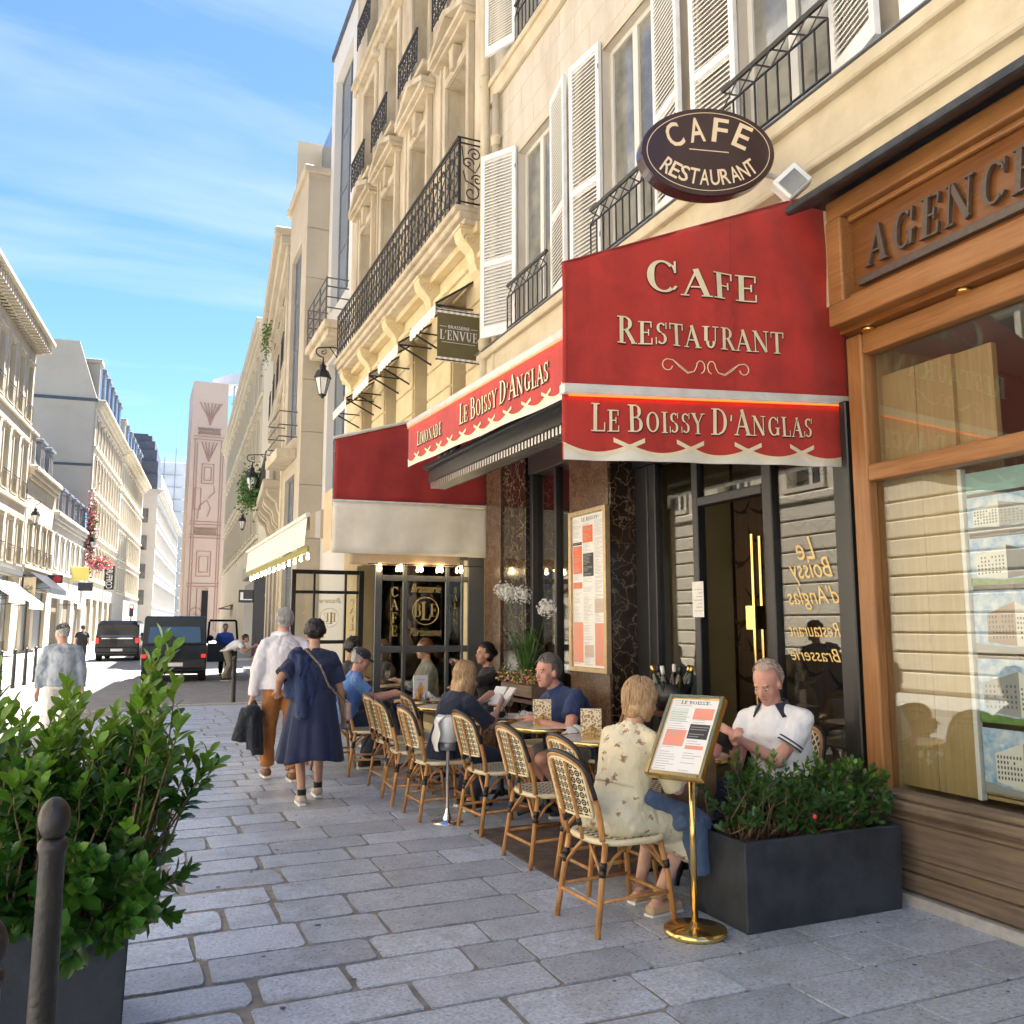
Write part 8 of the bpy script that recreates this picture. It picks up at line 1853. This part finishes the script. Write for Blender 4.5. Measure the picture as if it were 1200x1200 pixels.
mb = MB(); loft(mb, [(g.neck - g.s * .01, g.tls * .078, g.tfs * .074), (g.neck + g.s * .04, g.tls * .066, g.tfs * .068)], 20); mb.build('collar', 'shirt_white', p, world=False, smooth=True)
mb = MB(); w_ = g.wr[1]; mb.cap(w_ - UP * .06, w_ - UP * .12 - g.f * .04, .05, .09, 12); mb.tube([w_ - UP * .08, w_ - UP * .50 - g.f * .05 - g.l * .02], [.11, .13], 16, flat=.55); mb.tube([w_ - UP * .1 + g.l * .04, w_ - UP * .42 + g.l * .12], [.07, .075], 14); mb.tube([w_ - UP * .12 - g.l * .04, w_ - UP * .56 - g.l * .06 - g.f * .06], [.07, .06], 14)
tag(link('carried_coat', sculpt(mb, .012, 3, .012, 20, 31), 'coat_dark'), 'dark coat hanging from the hand of the man in the white shirt', 'coat')

# -- figures down the street
def walker(label, base, hd, sc, skin, tm, bm_, hairm, style, lean=3, L=(.05, .27, .78), Rr=(.0, -.27, .80), fl=(.14, .1, .09), fr=(-.12, -.1, .09), hip=.92, sl=1.9, hp=(0, 0), shorts=None, female=False):
    p = person(label); g = pose(base, hd, hip, sc, lean, 0, hp, L, Rr, fl, fr, female, {1: (-1, .4, -.2), -1: (-1, -.4, -.2)}, {1: (1, 0, 0), -1: (1, 0, 0)})
    P, Rm = body(p, g, skin, .016 * max(.6, sc), 1.1); top(p, g, tm, .018 * max(.6, sc), 1.16, sl, -.06, .01, len(label), loose=.03); trousers(p, g, bm_, .018 * max(.6, sc), 1.1, shorts=shorts); shoes(p, g, 'shoe_dark', 'rubber_white', .016); hair(p, g, P, Rm, hairm, style, 3, 60, .04, .014)
    return p, g, P, Rm
cloth('bleached_denim', (.20, .24, .29), (.46, .50, .54), 9); cloth('pale_trouser', (.62, .60, .56)); cloth('khaki', (.25, .22, .16)); cloth('tee_white', (.70, .71, .74)); cloth('tee_blue', (.03, .10, .45)); cloth('pink', (.70, .05, .28)); cloth('pink_hat', (.75, .25, .35))
p, g, P, Rm = walker('old man in bleached denim jacket and dark cap walking in the road', (-.85, 13.4, -.12), 96, 1.0, 'skin_red', 'bleached_denim', 'pale_trouser', 'hair_grey', 'short', hp=(35, 0))
mb = MB(); mb.ell(P(-.010, 0, .065), (.104, .088, .065), Rm, 16, 10); mb.cap(P(.06, 0, .06), P(.11, 0, .045), .05, .03, 10); link('cap', sculpt(mb, .012, 2), 'cap_dark', p)
p, g, P, Rm = walker('person in black shirt and cap far down the road', (-1.85, 40, -.12), 85, 1.0, 'skin_tan', 'black_top', 'black_top', 'hair_black', 'short', sl=.6)
walker('passer-by in white top near the left shop awnings', (-4.35, 31, 0), 200, .98, 'skin_tan', 'tee_white', 'khaki', 'hair_brown', 'short', sl=.6)
walker('passer-by in dark clothes at the left edge', (-4.6, 29, 0), -60, 1.0, 'skin_fair', 'dark_cloth', 'dark_cloth', 'hair_blond', 'short')
walker('man in white t-shirt bending towards the small child', (2.68, 28.2, -.12), -12, 1.03, 'skin_tan', 'tee_white', 'khaki', 'hair_black', 'short', lean=62, L=(.78, .12, 1.0), Rr=(.78, -.1, 1.02), fl=(.06, .12, .09), fr=(-.06, -.12, .09), sl=.6, hp=(0, -10))
walker('man in bright blue shirt behind the open car door', (2.85, 30.6, -.12), 265, 1.04, 'skin_fair', 'tee_blue', 'dark_cloth', 'hair_darkgrey', 'short', sl=.7)
p, g, P, Rm = walker('small child in pink dress and pink hat', (3.62, 28.4, -.0), 180, .55, 'skin_fair', 'pink', 'pink', 'hair_brown', 'short', L=(.05, .17, .5), Rr=(.12, -.17, .5), hip=.50, fl=(.03, .06, .05), fr=(-.03, -.06, .05), shorts=.6, sl=.6)
mb = MB(); loft(mb, [(g.pel - UP * .16, g.l * .19, g.f * .18), (g.pel + UP * .05, g.l * .11, g.f * .10), (g.waist, g.l * .10, g.f * .09)], 18); mb.build('skirt', 'pink', p, world=False, smooth=True)
mb = MB(); mb.lathe([(.13, .02), (.075, .035), (.068, .09), (.03, .11), (0, .112)], P(0, 0, .03), 18); mb.build('hat', 'pink_hat', p, world=False, smooth=True)
walker('white shirted passer-by beyond the far terrace screen', (3.42, 22.6, 0), 60, .98, 'skin_tan', 'tee_white', 'dark_cloth', 'hair_black', 'short', sl=.7)
bpy.data.scenes.remove(TMP)

# ------------------------------------------------------------------ cars
mat('car_black', (.004, .004, .005), .25, spec=.35, coat=.15); mat('car_glass', (.02, .05, .12), .08, spec=.5); mat('tyre', (.015, .015, .015), .85); mat('alloy', (.30, .30, .31), .3, m=.9); mat('tail_red', (.45, .01, .01), .2, emis=.3, ecol=(1, .02, .01)); mat('plate', (.75, .75, .72), .5); mat('plastic_black', (.02, .02, .021), .6)
def car(label, loc, rz, W, L, H, kind):
    """rear at y=0, runs to +y; x centred, wheels on z=0"""
    t = thing('parked_car', label, 'car', loc, R(rz)); w = W / 2
    def shell(nm, m, secs, par=t, bevel=.03, seg=2):
        mb = MB(); vs = []; n = 0
        for y, pts in secs:
            n = len(pts) * 2; ring = [(x, y, z) for x, z in pts] + [(-x, y, z) for x, z in reversed(pts)]; vs += ring
        m_ = len(secs); fs = [(i * n + k, i * n + (k + 1) % n, (i + 1) * n + (k + 1) % n, (i + 1) * n + k) for i in range(m_ - 1) for k in range(n)] + [tuple(range(n)), tuple((m_ - 1) * n + k for k in range(n - 1, -1, -1))]
        mb.add(vs, fs); return mb.build(nm, m, par, world=False, bevel=bevel, seg=seg)
    belt = H * .56
    lowp = lambda s_, b: [(w * s_ * .96, .32), (w * s_, .55), (w * s_, belt - .05), (w * s_ * .985, belt + b)]
    if kind == 'suv':
        shell('body', 'car_black', [(.06, lowp(.98, 0)), (.12, lowp(1, 0)), (L - 1.25, lowp(1, 0)), (L - .12, lowp(.98, -.02)), (L, lowp(.94, -.08))])
        cab = lambda s_, zt_: [(w * .975, belt), (w * s_, zt_ - .04), (w * s_ - .05, zt_)]
        shell('cabin', 'car_black', [(.10, cab(.93, H - .02)), (.16, cab(.93, H)), (L - 1.75, cab(.93, H)), (L - 1.32, [(w * .95, belt), (w * .94, belt + .02), (w * .90, belt + .03)])])
        rw = (w * .80, belt + .07, H - .16, .085, .105)
    else:
        shell('body', 'car_black', [(.04, lowp(.95, 0)), (.14, lowp(1, 0)), (L - 1.0, lowp(1, -.02)), (L - .15, lowp(.93, -.18)), (L, lowp(.85, -.3))], bevel=.05)
        cab = lambda s_, zt_: [(w * .985, belt), (w * s_, zt_ - .10), (w * s_ - .12, zt_)]
        shell('cabin', 'car_black', [(.05, cab(.90, H - .18)), (.22, cab(.88, H)), (L - 1.9, cab(.88, H)), (L - .85, [(w * .93, belt), (w * .92, belt + .02), (w * .86, belt + .03)])], bevel=.05)
        rw = (w * .80, belt + .06, H - .22, .035, .12)
    x_, z0, z1, ya, yb = rw
    mb = MB(); mb.add([(-x_, ya, z0), (x_, ya, z0), (x_ * .93, yb, z1), (-x_ * .93, yb, z1), (-x_, ya + .03, z0), (x_, ya + .03, z0), (x_ * .93, yb + .03, z1), (-x_ * .93, yb + .03, z1)], [(0, 1, 2, 3), (7, 6, 5, 4), (0, 4, 5, 1), (1, 5, 6, 2), (2, 6, 7, 3), (3, 7, 4, 0)]); mb.build('rear_window', 'car_glass', t, world=False)
    for s_ in (-1, 1):
        for ya_, yb_ in ((.35, 1.5), (1.6, L - 2.0)):
            mb = MB(); xx = w * .975; mb.add([(s_ * (xx - .0), ya_, belt + .06), (s_ * (xx - .0), yb_, belt + .06), (s_ * (w * .945), yb_ - .05, H - .16), (s_ * (w * .945), ya_ + .02, H - .16)], [(0, 1, 2, 3)]); mb.build('side_window', 'car_glass', t, world=False, solid=.012)
        for y in (.85, L - .85):
            wh = thing('wheel', '', '', (0, 0, 0)); [wh.pop(q, None) for q in ('label', 'category')]
            bpy.data.objects.remove(wh); Rw = Matrix.Rotation(R(90), 3, 'Y')
            mb = MB(); mb.lathe([(.20, -.11), (.33, -.12), (.36, -.07), (.36, .07), (.33, .12), (.20, .11)], (s_ * (w - .12), y, .36), 24, rot=Rw); wo_ = mb.build('wheel', 'tyre', t, world=False)
            mb = MB(); mb.lathe([(.0, -.10), (.21, -.10), (.21, .10), (0, .10)], (s_ * (w - .12) + s_ * .015, y, .36), 16, rot=Rw); mb.build('rim', 'alloy', wo_, world=False)
        mb = MB(); mb.box(s_ * w * .97 - .13 if s_ > 0 else s_ * w * .97, s_ * w * .97 if s_ > 0 else s_ * w * .97 + .13, -.005, .10, (.72 if kind == 'suv' else belt - .22), (.82 if kind == 'suv' else belt + .02)); mb.build('tail_light', 'tail_red', t, world=False, bevel=.01)
        mb = MB(); mb.ell((s_ * (w + .10), L - 1.55, belt + .16), (.11, .06, .10)); mb.build('mirror', 'car_black', t, world=False, smooth=True)
    mb = MB(); mb.box(-w * .97, w * .97, -.06, .10, .40, .66); mb.build('bumper', 'plastic_black' if kind == 'suv' else 'car_black', t, world=False, bevel=.03)
    mb = MB(); mb.box(-.26, .26, -.075, -.055, .47, .58); pl_ = mb.build('number_plate', 'plate', t, world=False)
    if kind == 'suv':
        mb = MB(); mb.lathe([(0, -.10), (.30, -.10), (.36, -.04), (.36, .10), (0, .10)], (-.18, -.02, 1.02), 28, rot=Matrix.Rotation(R(90), 3, 'X')); mb.build('spare_wheel_cover', 'car_black', t, world=False, bevel=.01)
        d_ = MB(); d_.box(w + .02, w + .95, L - 2.35, L - 2.27, .50, belt); dd = d_.build('door', 'car_black', t, world=False, bevel=.02)
        d_ = MB()
        for a in (((w + .02, 0, belt), (w + .05, 0, H - .15)), ((w + .05, 0, H - .12), (w + .88, 0, H - .12)), ((w + .88, 0, H - .12), (w + .95, 0, belt))): d_.tube([(q[0], L - 2.31, q[2]) for q in a], .04, 6)
        d_.build('door_frame', 'car_black', dd, world=False)
    else:
        mb = MB(); mb.box(-w * .7, w * .7, -.03, .06, belt - .02, belt + .02); mb.build('chrome_strip', 'chrome', t, world=False)
    mb = MB(); mb.box(-w * .96, w * .96, .5, L - .5, .22, .36); mb.build('underbody', 'plastic_black', t, world=False)
    return t
car('black boxy off-road car with an open door and spare wheel cover', (1.18, 28.0, -.12), -4, 1.84, 4.5, 1.95, 'suv')
car('black passenger van parked beyond the boxy car', (-.62, 45.5, -.12), -5, 1.92, 5.0, 1.90, 'van')

# ------------------------------------------------------------------ street furniture
def bollard(x, y, z, h, r_, label, ball=True):
    t = thing('bollard', label, 'bollard', (x, y, z), group='iron bollards along the kerbs')
    mb = MB(); mb.lathe([(r_ * 1.25, 0), (r_ * 1.25, .06), (r_ * 1.08, .08), (r_ * 1.04, h * .5), (r_ * .92, h - .14), (r_ * 1.12, h - .125), (r_ * 1.12, h - .11), (r_ * .85, h - .10)], n=18); mb.build('post', 'bollard_iron', t, world=False, smooth=True)
    mb = MB(); mb.ell((0, 0, h - .055), (r_ * 1.18, r_ * 1.18, .055), None, 16, 10); mb.build('knob', 'bollard_iron', t, world=False, smooth=True)
mat('bollard_iron', (.022, .020, .018), .42, c2=(.045, .038, .03), vs=18, lo=.5, hi=.8, bump=.3, bs=60)
bollard(-.155, 2.55, 0, 1.12, .032, 'nearest ball topped bollard before the glossy shrub'); bollard(-.235, 2.10, 0, .97, .034, 'ball topped bollard cut by the left edge')
bollard(2.01, 19.3, -.1, 1.02, .045, 'thin dark bollard beyond the walking couple')
for k, (x, y) in enumerate(((-3.15, 24.2), (-3.0, 25.6), (-2.85, 27.0), (-2.72, 28.4), (-2.6, 29.8))): bollard(x, y, -.12, 1.05, .045, 'dark bollard on the far left kerb, %s from the left' % ['first', 'second', 'third', 'fourth', 'fifth'][k])
mat('lamp_glass', (.72, .72, .68), .2, c2=(.62, .62, .58), vs=5)
def lantern(x, y, z, wall, sg, label, s_=1.):
    """hexagonal street lantern hung from a scrolled bracket; sg = +1 when the wall is to the right"""
    t = thing('street_lantern', label, 'lantern', (x, y, z), group='wall lanterns')
    n = 6; sc = s_
    mb = MB(); mb.lathe([(.10, .0), (.22, .50), (.0, .50)], n=n); mb.v = [(a * sc, b * sc, c * sc) for a, b, c in mb.v]; mb.build('glazing', 'lamp_glass', t, world=False)
    mb = MB()
    for k in range(n):
        a = 2 * math.pi * k / n; mb.tube([(.105 * math.cos(a), .105 * math.sin(a), 0), (.228 * math.cos(a), .228 * math.sin(a), .50)], .012, 4)
    mb.lathe([(.03, -.12), (.05, -.08), (.11, -.03), (.12, .0), (.10, .01)], n=n); mb.lathe([(.25, .48), (.26, .52), (.17, .72), (.10, .76), (.09, .84), (.12, .86), (.03, .95), (.02, 1.05)], n=n)
    mb.v = [(a * sc, b * sc, c * sc) for a, b, c in mb.v]; mb.build('lantern_frame', 'iron', t, world=False)
    mb = MB(); d = wall - x; pts = [(0, 0, 1.0 * sc), (0, 0, 1.14 * sc)] + [(-.22 * sc * sg * math.sin(a) * 1.0 + .0, 0, (1.14 + .16 * (1 - math.cos(a))) * sc) for a in (.4, .8, 1.2, 1.6, 2.0, 2.4)] + [(d * .5, 0, 1.48 * sc), (d, 0, 1.46 * sc)]
    mb.tube(pts, .022 * sc, 6); mb.tube([(u * sg * sc * .8, 0, 1.30 * sc + v * sc * .8) for u, v in spiral(.0, .0, .12, 1.2, 1.2, -1)], .014 * sc, 5); mb.tube([(d, 0, 1.0 * sc), (d * .7, 0, 1.25 * sc), (d * .35, 0, 1.47 * sc)], .016 * sc, 5)
    mb.build('bracket', 'iron', t, world=False)
lantern(3.76, 19.75, 6.85, 4.16, 1, 'black street lantern on scrolled bracket below the long balcony', .78)
lantern(3.28, 28.6, 5.85, 3.95, 1, 'black lantern beside the planted balcony', .8)
lantern(5.0, 47, 6.55, 5.75, 1, 'lantern hanging before the tall cream building', .8); lantern(6.2, 60, 5.4, 6.95, 1, 'small lantern right of the pink tower base', .75)
lantern(-5.3, 55, 7.2, -6.1, -1, 'white glazed lantern on the left corner building', .95); lantern(-3.3, 78, 7.8, -4.0, -1, 'lantern beside the pink climbing flowers', .95)
TL = thing('traffic_light', 'far traffic light with red lamp lit', 'traffic light', (-.15, 92, -.1))
mb = MB(); mb.tube([(0, 0, 0), (0, 0, 3.0)], .06, 8); mb.build('post', 'bollard_iron', TL, world=False); mb = MB(); mb.box(-.2, .2, -.12, .12, 2.5, 3.7); mb.build('housing', 'black_paint', TL, world=False, bevel=.05)
mb = MB(); mb.lathe([(.12, -.14), (.12, -.12)], (0, 0, 3.45), 12); mb.v = [(x, -.13 - (z - 3.45 + .13), 3.45 + y * 1.0) for x, y, z in mb.v]; mb.build('red_lamp', mat('lamp_red', (.9, .1, .05), .4, emis=6, ecol=(1, .12, .05)), TL, world=False)
# shop awnings, banners and hanging signs
def slab_sign(name, label, x, y, z, w, h, m, txt=None, tm='white_paint', th=.35, vert=False, shape=None, fnt=sans):
    t = thing(name, label, 'sign', (x, y, z)); mb = MB(); mb.box(-w / 2, w / 2, 0, .09, 0, h); mb.build('panel', m, t, world=False, bevel=.01)
    mb = MB(); mb.tube([(-w / 2 if x > 0 else w / 2, .04, h * .8), ((w / 2 + .35) if x > 0 else (-w / 2 - .35), .04, h * .8)], .025, 5); mb.build('bracket', 'iron', t, world=False)
    if txt:
        m1 = MB()
        if vert: fnt(m1, txt, w * .62, lambda u, v, q: (-w * .31 + v * 1.0, -.012 - q, h / 2 + u), h * .9)
        else: fnt(m1, txt, h * th, lambda u, v, q: (u, -.012 - q, h * (.5 - th / 2) + v), w * .8)
        m1.build('lettering', tm, t, world=False, recalc=False)
    return t
mat('sign_yellow', (.72, .60, .16), .6); mat('sign_red_disc', (.70, .02, .03), .4)
slab_sign('hanging_sign', 'vertical black sign with white COIFFURE lettering', -2.25, 92, 4.95, .86, 2.3, 'black_paint', 'COIFFURE', vert=True)
slab_sign('hanging_sign', 'pale yellow shop sign under the pink flowers', -3.85, 72, 4.85, 1.35, 1.0, 'sign_yellow'); slab_sign('hanging_sign', 'plain black sign below the yellow one', -3.35, 72.2, 4.1, 1.0, .62, 'black_paint')
t = slab_sign('hanging_sign', 'black sign with a round red disc on the left shops', -4.62, 62, 4.2, .85, .52, 'black_paint'); mb = MB(); mb.add([(.12 + .24 * math.cos(a), -.01, .26 + .2 * math.sin(a)) for a in np.linspace(0, 6.28, 20)[:-1]], [tuple(range(19))]); mb.build('disc', 'sign_red_disc', t, world=False, recalc=False)
slab_sign('hanging_sign', 'dark blue square sign with a white letter L on the right', 5.0, 44.0, 2.65, .70, .62, 'navy_paint', 'L', th=.6)
slab_sign('hanging_sign', 'black fascia sign below the bulb lit awning', 4.02, 26.0, 2.70, .46, .28, 'black_paint', 'LUCKO', th=.3)
def banner(x, y, z, w, h, lb):
    t = thing('banner', lb, 'banner', (x, y, z), group='tan shop banners'); mb = MB(); mb.grid(lambda u, v: ((u - .5) * w, .02 * math.sin(5 * u), h * v), 6, 4); mb.build('cloth', 'banner_tan', t, world=False, solid=.02); mb = MB(); mb.tube([(-w * .9, 0, h), (w / 2, 0, h)], .025, 5); mb.build('bracket', 'iron', t, world=False); m1 = MB(); sans(m1, 'Cafe', h * .22, lambda u, v, q: (u, -.04 - q, h * .4 + v), w * .6, shear=.4); m1.build('lettering', 'print_black', t, world=False, recalc=False)
banner(-6.2, 47.5, 3.35, .62, 1.1, 'left tan banner at the picture edge'); banner(-5.2, 53.6, 3.0, .58, 1.15, 'tan banner left of the black awning')
def shop_awning(x, y, z, L, out, drop, m, lb, sg=1):
    t = thing('shop_awning', lb, 'awning', (x, y, z), R(-SL), 'shop awnings across the road'); mb = MB(); mb.grid(lambda u, v: (sg * out * v, L * u, -drop * v), 8, 2); mb.build('canopy', m, t, world=False, solid=.02); mb = MB(); mb.grid(lambda u, v: (sg * out, L * u, -drop - .32 * v), 8, 1); mb.build('valance', m, t, world=False, solid=.02)
    for q in (.1, L - .1): mb = MB(); mb.tube([(0, q, -drop * 1.1), (sg * out, q, -drop)], .02, 5); mb.build('arm', 'iron', t, world=False)
shop_awning(LX(45) + .15, 45, 3.9, 3.4, 1.5, 1.0, 'canvas_white', 'nearer white shop awning on the left corner building'); shop_awning(LX(50) + .15, 50, 3.8, 3.6, 1.4, 1.1, 'canvas_white', 'farther white shop awning on the left corner building')
shop_awning(LX(56.5) + .25, 56.5, 4.6, 5.5, 1.1, .9, 'black_paint', 'dark grey shop awning left of the red disc sign'); shop_awning(LX(67) + .15, 67, 3.6, 3, 1.2, .6, 'canvas_white', 'white awning under the yellow sign')
shop_awning(6.9, 62, 3.2, 3.0, 1.6, .5, mat('awning_red', (.62, .03, .03), .7), 'bright red awning below the pink tower', -1)
# parked cluster of white lamps and cafe lights across the road are left to the shop windows
# settle each person's origin at the feet
for p in [o for o in bpy.data.objects if o.name.startswith('person') and o.parent is None]:
    bd = [c for c in p.children if c.name.startswith('body')][0]; v = np.empty(len(bd.data.vertices) * 3); bd.data.vertices.foreach_get('co', v); v = v.reshape(-1, 3)
    b = Vector((float(v[:, 0].mean()), float(v[:, 1].mean()), float(v[:, 2].min()))); p.location = b
    for c in p.children: c.location = c.location - b
